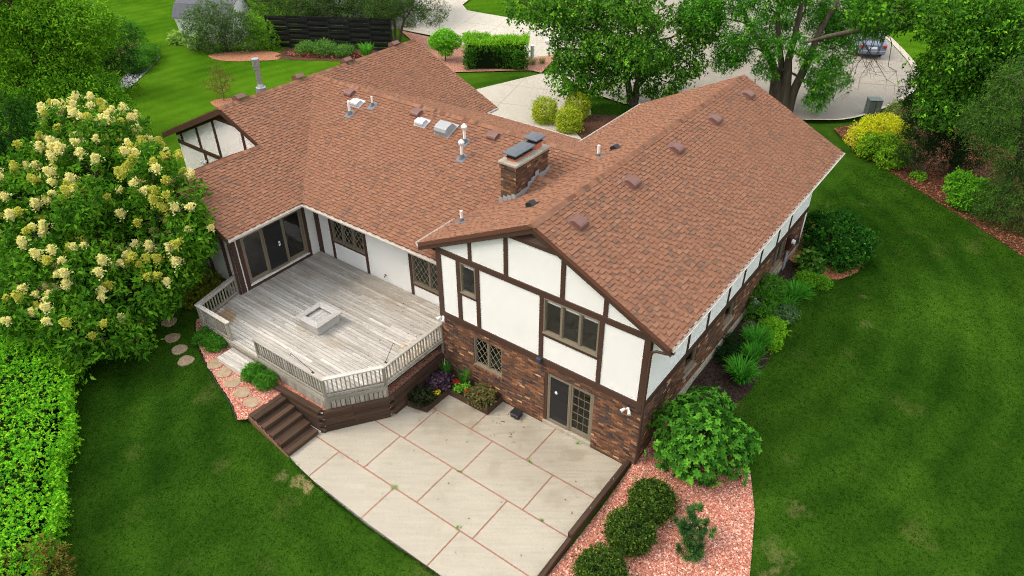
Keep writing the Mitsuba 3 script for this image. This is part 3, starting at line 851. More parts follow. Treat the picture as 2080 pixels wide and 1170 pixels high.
# patio door: brown jamb, frame, insect screen before the left leaf, gridded right leaf
d0 = MB()
for a, b, c, d in ((4.36, 0.16, 4.415, 2.2), (5.985, 0.16, 6.04, 2.2), (4.415, 2.145, 5.985, 2.2), (5.17, 0.16, 5.225, 2.145)):
    d0.box((a, -0.14, b), (c, -0.03, d), m=FRONT, chamfer=0.008)
k0 = d0.put('house__patio_door', 'm_taupe')
say(k0, 'patio door with a dark insect screen on its left leaf and a gridded right leaf')
beam(FRONT, 4.245, 0.0, 4.36, 2.235, -0.03, y=-0.0, key='house__door_jamb')
MB().box((4.37, -0.16, 2.2), (6.04, -0.02, 2.236), m=FRONT).put('house__door_jamb', 'm_brown')
MB().box((4.22, -0.16, 0.0), (6.06, 0.03, 0.15), m=FRONT, chamfer=0.012).put('house__door_sill', 'm_conc')
leaf_door(FRONT, k0 + '__leaf', 4.42, 0.17, 5.2, 2.14, -0.12, lattice=True)
leaf_door(FRONT, k0 + '__leaf', 5.2, 0.17, 5.98, 2.14, -0.075, lattice=True)
leaf_door(FRONT, k0 + '__screen_leaf', 4.42, 0.17, 5.18, 2.14, -0.045, st=0.045, bot=0.12, screen=True)
room_box(FRONT, 4.37, 0.15, 6.03, 2.19, -0.16, 1.4, k0 + '__room')
MB().tm(trimesh.creation.icosphere(2, 0.05).apply_scale([1, .18, 1.3]).apply_translation([4.68, 0.033, 1.52]), (0.8, 0.8, 0.8)).put(k0 + '__sticker', 'm_vc')
# glazed three-leaf door on the deck
d1 = MB()
x0, z0, x1, z1 = SD
for a, b, c, d in ((x0, z0, x0 + 0.06, z1), (x1 - 0.06, z0, x1, z1), (x0 + 0.06, z1 - 0.06, x1 - 0.06, z1)):
    d1.box((a, -0.12, b), (c, 0.02, d), m=DOORW, chamfer=0.008)
k1 = d1.put('house__sliding_door', 'm_taupe')
say(k1, 'three-leaf glazed door under the eave, opening onto the grey deck')
MB().box((x0 - 0.02, -0.14, z0 - 0.04), (x1 + 0.02, 0.07, z0 + 0.012), m=DOORW, chamfer=0.008).put('house__door_sill', 'm_white')
ws = (x1 - x0 - 0.12) / 3
for q in range(3):
    leaf_door(DOORW, k1 + '__leaf', x0 + 0.06 + q * ws + 0.003, z0 + 0.02, x0 + 0.06 + (q + 1) * ws - 0.003, z1 - 0.065, -0.045 - 0.028 * (q % 2), st=0.085, bot=0.17, glass='m_glass_deck')
leaf_door(DOORW, k1 + '__screen_leaf', x0 + 0.06 + ws, z0 + 0.02, x0 + 0.06 + 2 * ws - 0.01, z1 - 0.065, -0.01, st=0.04, bot=0.1, mat='m_taupe', screen=True)
room_box(DOORW, x0 + 0.01, z0 + 0.01, x1 - 0.01, z1 - 0.01, -0.14, 1.6, k1 + '__room')
for zz in (2.62, 2.50):
    MB().tm(trimesh.creation.icosphere(2, 0.05).apply_scale([.2, 1, 1]).apply_translation([XD + 0.013, -0.3, zz]), (0.8, 0.8, 0.8)).put(k1 + '__sticker', 'm_vc')
# ------------------------------------------------------------------ roofs
SHN = [c_ * np.array([0.86, 0.86, 0.82]) for c_ in (lin(150, 109, 90), lin(147, 106, 87), lin(153, 113, 94), lin(144, 104, 86), lin(149, 111, 93), lin(136, 103, 88), lin(126, 99, 87), lin(141, 107, 91), lin(154, 115, 96))]
SHW = np.array([6, 6, 4, 5, 3, 2.2, 1.6, 1.8, 2])
SHW = SHW / SHW.sum()
shingles = []


def plane(o, u, v, n):
    """roof plane frame: x along the eave, y up the slope, z out of the roof"""
    m = np.eye(4)
    m[:3, 0], m[:3, 1], m[:3, 2], m[:3, 3] = u, v, n, o
    return m


def roof_plane(m, poly, key='house__roof', thick=0.12, cover=True):
    """m: plane frame; poly in its (x, y). A deck slab, and over it rows of shingle tabs of uneven width and tone"""
    mb = MB()
    for g in getattr(poly, 'geoms', [poly]):
        e = trimesh.creation.extrude_polygon(g, thick, engine='earcut')
        v, f = np.array(e.vertices), np.array(e.faces)
        v[:, 2] -= thick
        v, f = v[f.ravel()], np.arange(len(f) * 3).reshape(-1, 3)
        mb.add(wp(m, v), f, lin(104, 72, 60))
    mb.put(key, 'm_vc')
    if not cover:
        return
    x0, y0, x1, y1 = poly.bounds
    ok, EXP = prep(poly), 0.134
    for r in range(int((y1 - y0) / EXP) + 1):
        y = y0 + r * EXP
        x, raised = x0 - 0.5 * rng.random(), False
        while x < x1:
            raised = not raised if rng.random() < 0.86 else True
            w = rng.choice([0.12, 0.16, 0.19, 0.23]) if raised else rng.choice([0.09, 0.13, 0.17])
            b = sbox(x, y - 0.012, x + w - 0.006, min(y + EXP + 0.03, y1))
            x += w
            if not ok.contains(b):
                b = b.intersection(poly)
                if b.is_empty or b.area < 0.002 or b.geom_type != 'Polygon':
                    continue
                q = np.array(b.exterior.coords)[:-1]
            else:
                q = np.array(b.exterior.coords)[:-1]
            if len(q) > 6:
                q = np.array(b.convex_hull.exterior.coords)[:-1]
            if not b.exterior.is_ccw:
                q = q[::-1]
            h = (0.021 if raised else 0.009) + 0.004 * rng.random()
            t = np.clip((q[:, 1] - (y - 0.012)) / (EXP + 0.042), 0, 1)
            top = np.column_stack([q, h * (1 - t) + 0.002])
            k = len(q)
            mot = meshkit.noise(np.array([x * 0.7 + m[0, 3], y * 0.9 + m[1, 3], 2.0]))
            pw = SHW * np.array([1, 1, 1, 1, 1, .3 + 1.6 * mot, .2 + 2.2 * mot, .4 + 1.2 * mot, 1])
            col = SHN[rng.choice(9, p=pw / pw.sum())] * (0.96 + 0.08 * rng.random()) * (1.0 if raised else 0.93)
            v = [top]
            f = [[0, i, i + 1] for i in range(1, k - 1)]
            # the butt edge and the two sides
            bot = np.column_stack([q, np.zeros(k)])
            n0 = k
            sides = []
            for i in range(k):
                i2 = (i + 1) % k
                if t[i] > 0.9 and t[i2] > 0.9:
                    continue
                sides.append(np.array([top[i], top[i2], bot[i2], bot[i]]))
                f += [[n0, n0 + 2, n0 + 1], [n0, n0 + 3, n0 + 2]]
                n0 += 4
            vv = np.vstack([top, *sides]) if sides else top
            cc = np.vstack([np.tile(col, (k, 1)), np.tile(col * 0.5, (len(vv) - k, 1))])     # dark cut edges, also standing in for the tab's shadow
            if raised and len(q) == 4:      # shadow line below a raised tab, painted as the laminate's dark band
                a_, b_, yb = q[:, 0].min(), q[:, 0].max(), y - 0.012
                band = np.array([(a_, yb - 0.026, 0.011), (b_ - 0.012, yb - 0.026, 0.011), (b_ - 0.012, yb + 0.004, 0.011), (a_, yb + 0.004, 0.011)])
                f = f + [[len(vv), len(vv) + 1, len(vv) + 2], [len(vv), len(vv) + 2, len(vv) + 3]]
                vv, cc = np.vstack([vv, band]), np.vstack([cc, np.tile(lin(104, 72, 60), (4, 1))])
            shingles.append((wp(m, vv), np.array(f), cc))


def caps(p0, p1, nl, nr, key='house__roof__ridge_cap', step=0.145):
    """overlapping cap shingles bent over a ridge from p0 to p1; nl, nr: unit vectors down the two slopes"""
    p0, p1, nl, nr = (np.asarray(a, float) for a in (p0, p1, nl, nr))
    n = int(np.linalg.norm(p1 - p0) / step)
    d = (p1 - p0) / n
    mb = MB()
    up = np.array([0, 0, 1.0])
    for k in range(n):
        a, b = p0 + d * k, p0 + d * (k + 1.25)
        col = SHN[rng.choice(9, p=SHW)] * (0.88 + 0.24 * rng.random())
        if rng.random() < 0.2:
            col = col * 0.72
        w = 0.155
        h0, h1 = 0.012 + 0.012, 0.012
        ring = lambda c, h: [c + nl * w + up * (h + 0.004), c + up * (h + 0.022), c + nr * w + up * (h + 0.004)]
        v = np.array(ring(a, h1) + ring(b, h0) + [b + nl * w, b + nr * w])
        mb.add(v, [[0, 1, 4], [0, 4, 3], [1, 2, 5], [1, 5, 4], [3, 4, 6], [4, 5, 7], [4, 7, 6]], col)
    mb.put(key, 'm_vc', kind='stuff')


def slope_frame(o, u, run, rise):
    """o: eave point, u: along the eave, run: horizontal unit vector up the slope, rise: slope"""
    c = 1 / math.hypot(1, rise)
    v = np.array([run[0] * c, run[1] * c, rise * c])
    u = np.array(u, float)
    n = np.cross(u, v)
    if n[2] < 0:
        n = -n
    return plane(o, u, v, n), 1 / c


def on(xy, u_of, v_of, k):
    return Polygon([(u_of(p), v_of(p) * k) for p in xy]).buffer(0)


Y0, Y1 = -0.16, 14.82
# right wing, right-hand slope
m, k = slope_frame((XER, 0, ZER), (0, 1, 0), (-1, 0), SR)
roof_plane(m, on([(XER, Y0), (XER, Y1), (XRR, Y1), (XRR, Y0)], lambda p: p[1], lambda p: XER - p[0], k))
# right wing, left-hand slope, cut away where the main roof runs into it
vx = (ZR2 - ZER) / SR + XEL
va = YE + (ZER - ZE2) / SM
m, k = slope_frame((XEL, 0, ZER), (0, 1, 0), (1, 0), SR)
roof_plane(m, on([(XEL, Y0), (XEL, va), (vx, YM), (XEL, 2 * YM - va), (XEL, Y1), (XRR, Y1), (XRR, Y0)], lambda p: p[1], lambda p: p[0] - XEL, k))
# main wing, back and front slopes
vl = XLE - (ZR2 - ZE2) / SL
m, k = slope_frame((0, YE, ZE2), (1, 0, 0), (0, 1), SM)
roof_plane(m, on([(XLE, YE), (-0.02, YE), (-0.02, va), (XEL, va), (vx, YM), (vl, YM)], lambda p: p[0], lambda p: p[1] - YE, k))
m, k = slope_frame((0, YF, ZE2), (1, 0, 0), (0, -1), SM)
roof_plane(m, on([(XLE, YF), (-0.02, YF), (-0.02, 2 * YM - va), (XEL, 2 * YM - va), (vx, YM), (vl, YM)], lambda p: p[0], lambda p: YF - p[1], k))
# left wing: right-hand slope with the lower bay, left-hand slope, bay's far slope
m, k = slope_frame((XLE, 0, ZE2), (0, 1, 0), (-1, 0), SL)
roof_plane(m, on([(XLE, YB), (XLE, YE), (XLR, YM), (XLE, YF), (XLE, YLF), (XLR, YLF), (XLR, YG), (XB, YG), (XB, YB)], lambda p: p[1], lambda p: XLE - p[0], k))
m, k = slope_frame((XLL, 0, ZE2), (0, 1, 0), (1, 0), SL)
roof_plane(m, on([(XLL, YG), (XLL, YLF), (XLR, YLF), (XLR, YG)], lambda p: p[1], lambda p: p[0] - XLL, k), cover=False)
m, k = slope_frame((2 * XB - XLE, 0, ZE2), (0, 1, 0), (1, 0), SL)
roof_plane(m, on([(2 * XB - XLE, YB), (2 * XB - XLE, 1.15), (XB, 1.15), (XB, YB)], lambda p: p[1], lambda p: p[0] - 2 * XB + XLE, k), cover=False)
# cricket between the chimney and the right wing
CH = (0.40, 2.80, 1.10, 4.70, 7.2)
yc, zc = 3.95, 6.42
xc = XEL + (zc - ZER) / SR
for s in (-1, 1):
    ye = yc + s * 0.75
    a, b = np.array((1.08, ye, 6.02)), np.array((1.08, yc, zc))
    c = np.array((xc, yc, zc))
    u = np.array([1.0, 0, 0])
    v = (b - a) / np.linalg.norm(b - a)
    n = np.cross(u, v) * (1 if s < 0 else -1)
    roof_plane(plane(a, u, v, n), Polygon([(0, 0), (0.0, np.linalg.norm(b - a)), (xc - 1.08, np.linalg.norm(b - a)), (0.62, 0)]), thick=0.03)

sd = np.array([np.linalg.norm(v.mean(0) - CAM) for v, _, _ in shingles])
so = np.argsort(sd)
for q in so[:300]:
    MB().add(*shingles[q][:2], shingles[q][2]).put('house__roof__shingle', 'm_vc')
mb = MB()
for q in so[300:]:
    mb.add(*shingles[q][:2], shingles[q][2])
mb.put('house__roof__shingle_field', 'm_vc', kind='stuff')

cr, cs, cl = 1 / math.hypot(1, SR), 1 / math.hypot(1, SM), 1 / math.hypot(1, SL)
caps((XRR, Y1, ZRR), (XRR, Y0, ZRR), (-cr, 0, -SR * cr), (cr, 0, -SR * cr))
caps((vx + 0.1, YM, ZR2), (vl - 0.05, YM, ZR2), (0, -cs, -SM * cs), (0, cs, -SM * cs))
caps((XLR, YLF, ZR2), (XLR, YG, ZR2), (-cl, 0, -SL * cl), (cl, 0, -SL * cl))
caps((XB, YG, ZBR + 0.01), (XB, YB, ZBR + 0.01), (-cl, 0, -SL * cl), (cl, 0, -SL * cl))
caps((xc, yc, zc), (1.1, yc, zc), (0, -.88, -.47), (0, .88, -.47))


# gutters: K-shaped troughs hung along the eaves
def gutter(p0, p1, out, mat='m_gutter', h=0.12, w=0.115, key='house__gutter'):
    p0, p1, out = np.asarray(p0, float), np.asarray(p1, float), np.asarray(out, float)
    prof = [(-0.0, 0.0), (-0.0, -h), (0.07 * w / .115, -h), (w, -0.03), (w, 0.0), (w - 0.012, 0.0), (w - 0.012, -0.025), (0.062 * w / .115, -h + 0.012), (0.008, -h + 0.012), (0.008, 0.0)]
    ring = [np.array([out[0] * a, out[1] * a, b]) for a, b in prof]
    v = np.array([p0 + q for q in ring] + [p1 + q for q in ring])
    n = len(prof)
    f = [[i, (i + 1) % n, n + (i + 1) % n, n + i] for i in range(n)]
    mb = MB().add(v[np.array(f).ravel()], np.arange(4 * n).reshape(-1, 4))
    for q in (p0, p1):
        r = [q + np.array([out[0] * a, out[1] * a, b]) for a, b in prof[:5]]
        mb.add(np.array(r), [[0, 1, 2], [0, 2, 3], [0, 3, 4]])
    mb.put(key, mat)


scene['m_gutter'] = prin(lin(206, 198, 190), 0.45, 0.4)
gz = -0.012
gutter((XER - 0.005, -0.1, ZER + gz), (XER - 0.005, Y1, ZER + gz), (1, 0, 0))
gutter((XEL + 0.005, Y0 + .02, ZER + gz), (XEL + 0.005, va + 0.05, ZER + gz), (-1, 0, 0))
gutter((XEL + 0.005, 2 * YM - va, ZER + gz), (XEL + 0.005, Y1, ZER + gz), (-1, 0, 0))
gutter((XLE + 0.08, YE - 0.005, ZE2 + gz), (-0.03, YE - 0.005, ZE2 + gz), (0, -1, 0))
gutter((XLE - 0.005, YB + 0.02, ZE2 + gz), (XLE - 0.005, YE - 0.09, ZE2 + gz), (1, 0, 0))
gutter((XLE + 0.06, YF + 0.005, ZE2 + gz), (-0.03, YF + 0.005, ZE2 + gz), (0, 1, 0))
gutter((XLE - 0.005, YF + 0.12, ZE2 + gz), (XLE - 0.005, YLF, ZE2 + gz), (1, 0, 0))
# soffits
MB().box((W + 0.01, 0.02, ZER - 0.16), (XER - 0.02, L, ZER - 0.13)).put('house__soffit', 'm_white')
MB().box((XEL + 0.02, 0.02, ZER - 0.16), (-0.01, 1.5, ZER - 0.13)).put('house__soffit', 'm_brown')
MB().box((XD + 0.01, YE + 0.02, ZE2 - 0.16), (-0.01, YD - 0.01, ZE2 - 0.13)).put('house__soffit', 'm_brown')
MB().box((XD + 0.01, YB + 0.1, ZE2 - 0.161), (XLE - 0.02, YE + 0.02, ZE2 - 0.131)).put('house__soffit', 'm_brown')
for q, (a, b) in enumerate((((XER - 0.03, Y0 + .05, ZER - 0.15), (XER - 0.008, Y1 - .02, ZER - 0.01)), ((XEL + 0.008, Y0 + .05, ZER - 0.15), (XEL + 0.03, va, ZER - 0.01)),
                            ((XLE, YE + 0.005, ZE2 - 0.15), (-0.03, YE + 0.028, ZE2 - 0.01)), ((XLE - 0.028, YB + 0.06, ZE2 - 0.15), (XLE - 0.009, YE, ZE2 - 0.01)))):
    MB().box(a, b).put('house__fascia', 'm_brown')

# downspouts
ds = MB()
ds.tube([(8.30, -0.04, 5.1), (8.28, -0.05, 4.98), (8.12, -0.055, 4.90), (7.82, -0.06, 4.84), (7.70, -0.06, 4.76), (7.672, -0.06, 4.6), (7.67, -0.06, 2.9), (7.665, -0.058, 0.75)], 0.042, 10)
ds.put('house__downspout', 'm_brown', smooth=True, label='brown downspout at the right-hand corner of the timbered gable')
ds = MB()
ds.tube([(XLE + .04, YB + .1, 4.38), (XLE - .1, YB + .2, 4.28), (XD + .3, YDE - .1, 4.16), (XD + 0.05, YDE - 0.08, 4.05), (XD - 0.06, YDE - 0.06, 3.8), (XD - 0.08, YDE - 0.06, 1.0)], 0.045, 10)
ds.put('house__downspout', 'm_brown', smooth=True, label='brown downspout at the front corner of the glazed door wall')


# --- roof furniture ------------------------------------------------------------
def at_slope(x, y, kind):
    """(height, matrix with x along the eave, y up the slope, z out of the roof)"""
    if kind == 'main':
        z, u, v = ZE2 + SM * (y - YE), (1, 0, 0), (0, cs, SM * cs)
    elif kind == 'r_left':
        z, u, v = ZER + SR * (x - XEL), (0, -1, 0), (cr, 0, SR * cr)
    else:
        z, u, v = ZER + SR * (XER - x), (0, 1, 0), (-cr, 0, SR * cr)
    u, v = np.array(u, float), np.array(v, float)
    return plane((x, y, z), u, v, np.cross(u, v))


def hood(m, key, mat, w=0.38, d=0.40, h=0.14, label=None):
    """low static roof vent: a hood, open at the lower side, on a flange"""
    prof = [(-d / 2, 0.035), (-d / 2, h * 0.62), (-d * 0.38, h * 0.92), (-d * 0.2, h), (d * 0.28, h * 0.92), (d / 2, 0.03), (d / 2, 0.012)]
    mb = MB()
    a = np.array([(-w / 2, y, z) for y, z in prof])
    b = a * [-1, 1, 1]
    for i in range(len(prof) - 1):
        mb.add(wp(m, np.array([a[i], a[i + 1], b[i + 1], b[i]])), [[0, 1, 2, 3]])
    for s in (a, b):
        mb.add(wp(m, s), [[0, i, i + 1] for i in range(1, len(prof) - 1)])
    mb.box((-w / 2 - 0.07, -d / 2 - 0.02, 0.014), (w / 2 + 0.07, d / 2 + 0.09, 0.024), m=m)
    k = mb.put(key, mat)
    if label:
        say(k, label)
    MB().box((-w / 2 + 0.02, -d / 2 + 0.015, 0.026), (w / 2 - 0.02, -d / 2 + 0.05, h * 0.58), m=m).put(k + '__mesh_screen', 'm_black')


scene['m_ventbrown'] = prin(lin(112, 80, 72), 0.4, 0.4)
for x, y in ((4.5, 1.14), (4.5, 4.23), (4.5, 7.31), (4.5, 10.43), (4.5, 13.6)):
    hood(at_slope(x, y, 'r_right'), 'house__roof_vent', 'm_ventbrown', 0.42, 0.42, 0.15)
for x in (-9.28, -5.53, -1.74):
    hood(at_slope(x, 5.28, 'main'), 'house__roof_vent', 'm_ventbrown', 0.4, 0.38, 0.15)
for x, y in ((-8.51, 4.9), (-4.96, 4.92)):
    hood(at_slope(x, y, 'main'), 'house__metal_vent', 'm_zincbright', 0.42, 0.36, 0.19)
hood(at_slope(-3.76, 4.95, 'main'), 'house__metal_vent', 'm_zinc', 0.58, 0.62, 0.32)
scene['m_zincbright'] = prin(lin(196, 200, 206), 0.4, 0.5, metallic=0.3)
for x, y in ((2.48, 1.71), (2.46, 6.79)):
    hood(at_slope(x, y, 'r_left'), 'house__exhaust_vent', 'm_black', 0.24, 0.26, 0.14)
ml = plane((XLR - 0.2, 0, ZR2 - 0.03), np.array([0, -1.0, 0]), np.array([cl, 0, SL * cl]), np.array([-SL * cl, 0, cl]))
for y in (1.99, 7.77, 10.87, 5.0):
    q = ml.copy()
    q[1, 3] = y
    hood(q, 'house__roof_vent', 'm_ventbrown', 0.42, 0.42, 0.2)


def pipe(x, y, kind, h, cone=False, r=0.05, flash='m_flash'):
    m = at_slope(x, y, kind)
    z = m[2, 3]
    mb = MB()
    mb.tube([(x, y, z - 0.1), (x, y, z + h)], r, 14)
    if cone:
        mb.tube([(x, y, z + h - 0.14), (x, y, z + h - 0.05), (x, y, z + h + 0.0), (x, y, z + h + 0.03), (x, y, z + h + 0.12)], [r * 1.0, r * 1.9, r * 2.1, r * 1.8, r * 0.35], 14)
    k = mb.put('house__vent_pipe', 'm_white', smooth=40)
    fl = MB().box((-0.17, -0.22, 0.016), (0.17, 0.2, 0.026), m=m)
    fl.tube([(x, y, z - 0.02), (x, y, z + 0.07), (x, y, z + 0.16)], [r * 2.2, r * 1.7, r * 1.25], 14)
    fl.put(k + '__flashing', flash)


scene['m_flash'] = prin(lin(104, 108, 114), 0.5, 0.4)
for x, y, h, c in ((-8.37, 4.35, 0.56, 0), (-7.72, 5.02, 0.40, 0), (-2.63, 4.69, 0.62, 1), (-2.24, 4.04, 0.62, 1)):
    pipe(x, y, 'main', h, c, 0.055 if h > 0.5 else 0.04)
pipe(0.01, 1.29, 'r_left', 0.42)
pipe(2.22, 6.04, 'r_left', 0.45)
# tall metal flue beyond the left ridge
fx, fy, fz = -12.75, 3.45, ZR2 - SL * 0.8
MB().tube([(fx, fy, fz - .2), (fx, fy, fz + 1.3)], 0.1, 18).put('house__metal_flue', 'm_galv', smooth=40, label='tall shiny metal flue pipe with a round cap')
fl = MB()
fl.tube([(fx, fy, fz + 1.02), (fx, fy, fz + 1.04), (fx, fy, fz + 1.16)], [0.1, 0.13, 0.13], 18)
fl.tube([(fx, fy, fz + 1.18), (fx, fy, fz + 1.48), (fx, fy, fz + 1.5)], [0.155, 0.155, 0.12], 18)
fl.put('house__metal_flue__cap', 'm_galv', smooth=40)
fl = MB()
fl.tube([(fx, fy, fz - 0.05), (fx, fy, fz + 0.28), (fx, fy, fz + .3), (fx, fy, fz + .42)], [0.24, 0.21, 0.15, 0.105], 18)
fl.put('house__metal_flue__storm_collar', 'm_galv', smooth=40)

# chimney
x0, y0, x1, y1, zt = CH
MB().box((x0 + 0.05, y0 + 0.05, 5.3), (x1 - 0.05, y1 - 0.05, zt - 0.07)).put('house__chimney', 'm_mortar', label='dark brick chimney with three lidded flues under one concrete crown')
mb, chb = MB(), []
for fr_, w_ in ((frame((x0, y0 + 0.05, 0), (1, 0, 0), (0, -1, 0)), x1 - x0), (frame((x1 - 0.05, y0, 0), (0, 1, 0), (1, 0, 0)), y1 - y0), (frame((x0 + 0.05, y0, 0), (0, 1, 0), (-1, 0, 0)), y1 - y0), (frame((x0, y1 - .05, 0), (1, 0, 0), (0, 1, 0)), x1 - x0)):
    chb += bricks(fr_, sbox(0.045, 5.45, w_ - 0.045, zt - 0.2), 5.45, zt - 0.2, 0.045, w_ - 0.045, y=0.0, bh=0.072)
    chb += bricks(fr_, sbox(0.015, zt - 0.2, w_ - 0.015, zt - 0.07), zt - 0.21, zt - 0.06, 0.015, w_ - 0.015, y=0.032, bh=0.067)
chb = [(v, c * 0.72 + 0.10 * np.array([0.3, 0.22, 0.14])) for v, c in chb]
cd = np.argsort([np.linalg.norm(v.mean(0) - CAM) for v, _ in chb])
for q in cd[:300]:
    MB().add(chb[q][0], BF, chb[q][1]).put('house__chimney__brick', 'm_vc')
for q in cd[300:]:
    mb.add(chb[q][0], BF, chb[q][1])
mb.put('house__chimney__brick_field', 'm_vc', kind='stuff')
MB().box((x0 - 0.03, y0 - 0.03, zt - 0.07), (x1 + 0.03, y1 + 0.03, zt + 0.03), chamfer=0.02).put('house__chimney__crown', 'm_conc')
for yy in (y0 + 0.38, y0 + 0.92, y0 + 1.52):
    xm = (x0 + x1) / 2
    h = 0.12 if yy < y0 + 1.4 else 0.24
    MB().box((xm - 0.17, yy - 0.19, zt), (xm + 0.17, yy + 0.19, zt + h), chamfer=0.02).put('house__chimney__flue', 'm_clay')
    mb = MB().box((xm - 0.2, yy - 0.22, zt + h), (xm + 0.2, yy + 0.22, zt + h + 0.03), chamfer=0.006)
    mb.box((xm - 0.16, yy - 0.18, zt + h + 0.03), (xm + 0.16, yy + 0.18, zt + h + 0.14))
    mb.put('house__chimney__cap_cage', 'm_black')
    lid = MB()
    a, b, z0 = 0.27, 0.29, zt + h + 0.14
    v = np.array([(-a, -b, 0), (a, -b, 0), (a, b, 0), (-a, b, 0), (-a, -b, 0.035), (a, -b, 0.035), (a, b, 0.035), (-a, b, 0.035), (-.12, -.14, 0.085), (.12, -.14, 0.085), (.12, .14, 0.085), (-.12, .14, 0.085)]) + [xm, yy, z0]
    q = [[0, 1, 5, 4], [1, 2, 6, 5], [2, 3, 7, 6], [3, 0, 4, 7], [4, 5, 9, 8], [5, 6, 10, 9], [6, 7, 11, 10], [7, 4, 8, 11], [8, 9, 10, 11], [0, 3, 2, 1]]
    lid.add(v[np.array(q).ravel()], np.arange(40).reshape(-1, 4))
    lid.put('house__chimney__flue_lid', 'm_capgrey')
# stepped flashing up the chimney's sides
nf = 9
for k in range(nf):
    ya, yb = y0 - 0.01 + k * (y1 - y0) / nf, y0 + (k + 1) * (y1 - y0) / nf
    ym = (ya + yb) / 2
    zr = max(ZER + SR * (x1 - XEL), ZE2 + SM * (ym - YE), zc - abs(ym - yc) * 0.533)
    MB().box((x1 + 0.012, ya, zr - 0.03), (x1 + 0.024, yb - 0.012, zr + 0.17 + 0.03 * (k % 2))).put('house__chimney__step_flashing', 'm_zinc')
for k in range(4):
    xa, xb = x0 + k * (x1 - x0) / 4, x0 + (k + 1) * (x1 - x0) / 4
    zr = max(ZER + SR * (xb - XEL), ZE2 + SM * (y0 - YE))
    MB().box((xa, y0 - 0.024, zr - 0.04), (xb - 0.012, y0 - 0.012, zr + 0.14)).put('house__chimney__step_flashing', 'm_zinc')

# --- lamps, boxes and pipes on the walls --------------------------------------
def flood(pos, out, side, key, label):
    pos, out, side = (np.asarray(a, float) for a in (pos, out, side))
    mb = MB()
    mb.tube([pos, pos + out * 0.03], 0.055, 14)
    for s in (-1, 1):
        a = pos + out * 0.03 + side * 0.03 * s
        b = a + out * 0.07 + side * 0.05 * s + np.array([0, 0, 0.02])
        d = out * 0.75 + side * 0.45 * s + np.array([0, 0, -0.35])
        d /= np.linalg.norm(d)
        mb.tube([a, b], 0.014, 8)
        mb.tube([b - d * 0.03, b, b + d * 0.06, b + d * 0.11, b + d * 0.115], [0.025, 0.04, 0.045, 0.062, 0.05], 14)
    k = mb.put(key, 'm_white', smooth=40)
    say(k, label)


flood((0.16, -0.045, 2.52), (0, -1, 0), (1, 0, 0), 'house__flood_light', 'white twin floodlight at the left end of the lower timber band')
flood((7.2, -0.03, 2.36), (0, -1, 0), (1, 0, 0), 'house__flood_light', 'white twin floodlight on the brick beside the right-hand corner')
flood((-14.4, 1.1, 3.75), (0, -1, 0), (1, 0, 0), 'house__flood_light', 'white floodlight on the left gable above the lower roof ridge')
MB().box((4.0, -0.16, 2.56), (4.18, -0.036, 2.76), chamfer=0.025).put('house__speaker', 'm_navy', label='small dark speaker under the lower timber band')
scene['m_navy'] = prin(lin(54, 58, 74), 0.5, 0.3)
MB().box((-7.9, YD - 0.028, 1.76), (-7.82, YD - 0.002, 1.88), chamfer=0.006).put('house__socket_box', 'm_capgrey')
mb = MB().tube([(-4.21, YD, 1.60), (-4.21, YD - 0.09, 1.60), (-4.21, YD - 0.12, 1.56), (-4.21, YD - 0.12, 1.52)], 0.016, 8)
mb.tube([(-4.21, YD - 0.06, 1.62), (-4.21, YD - 0.06, 1.67)], 0.012, 8)
mb.tube([(-4.25, YD - 0.06, 1.67), (-4.17, YD - 0.06, 1.67)], 0.01, 8)
mb.put('house__garden_tap', 'm_bronze')
scene['m_bronze'] = prin(lin(96, 84, 70), 0.4, 0.4, metallic=0.6)
# meters on the right wall
mb = MB().box((0, 0, 0), (1, 1, 1), m=None) if False else MB()
mb.box((W + 0.0, 12.16, 1.75), (W + 0.17, 12.52, 2.35), chamfer=0.02)
mb.put('house__breaker_box', 'm_ventdark', label='dark brown box with a round white meter on the brick side wall')
scene['m_ventdark'] = prin(lin(62, 34, 32), 0.5, 0.3)
MB().tube([(W + 0.17, 12.34, 2.12), (W + 0.29, 12.34, 2.12), (W + 0.3, 12.34, 2.12)], [0.1, 0.09, 0.06], 16).put('house__breaker_box__meter', 'm_white', smooth=40)
for q, yy in enumerate((12.24, 12.33, 12.43)):
    MB().tube([(W + 0.09, yy, 1.75), (W + 0.09, yy + 0.02, 0.75)], 0.026, 8).put('house__breaker_box__conduit', 'm_zinc', smooth=True)
MB().tube([(W + 0.02, 8.55, 1.55), (W + 0.2, 8.55, 1.6), (W + 0.22, 8.55, 1.5), (W + 0.22, 8.58, 0.8)], 0.025, 8).put('house__gas_pipe', 'm_zinc', smooth=True)
mb = MB().box((W + 0.14, 8.4, 1.1), (W + 0.36, 8.72, 1.42), chamfer=0.03)
mb.tube([(W + 0.25, 8.5, 1.42), (W + 0.25, 8.5, 1.6)], 0.05, 10)
mb.put('house__gas_meter', 'm_zinc', label='grey gas meter with its pipe on the brick side wall')
MB().tube([(W + 0.0, 10.5, 1.2), (W + 0.08, 10.5, 1.2), (W + 0.1, 10.5, 1.14)], 0.02, 8).put('house__garden_tap', 'm_bronze')
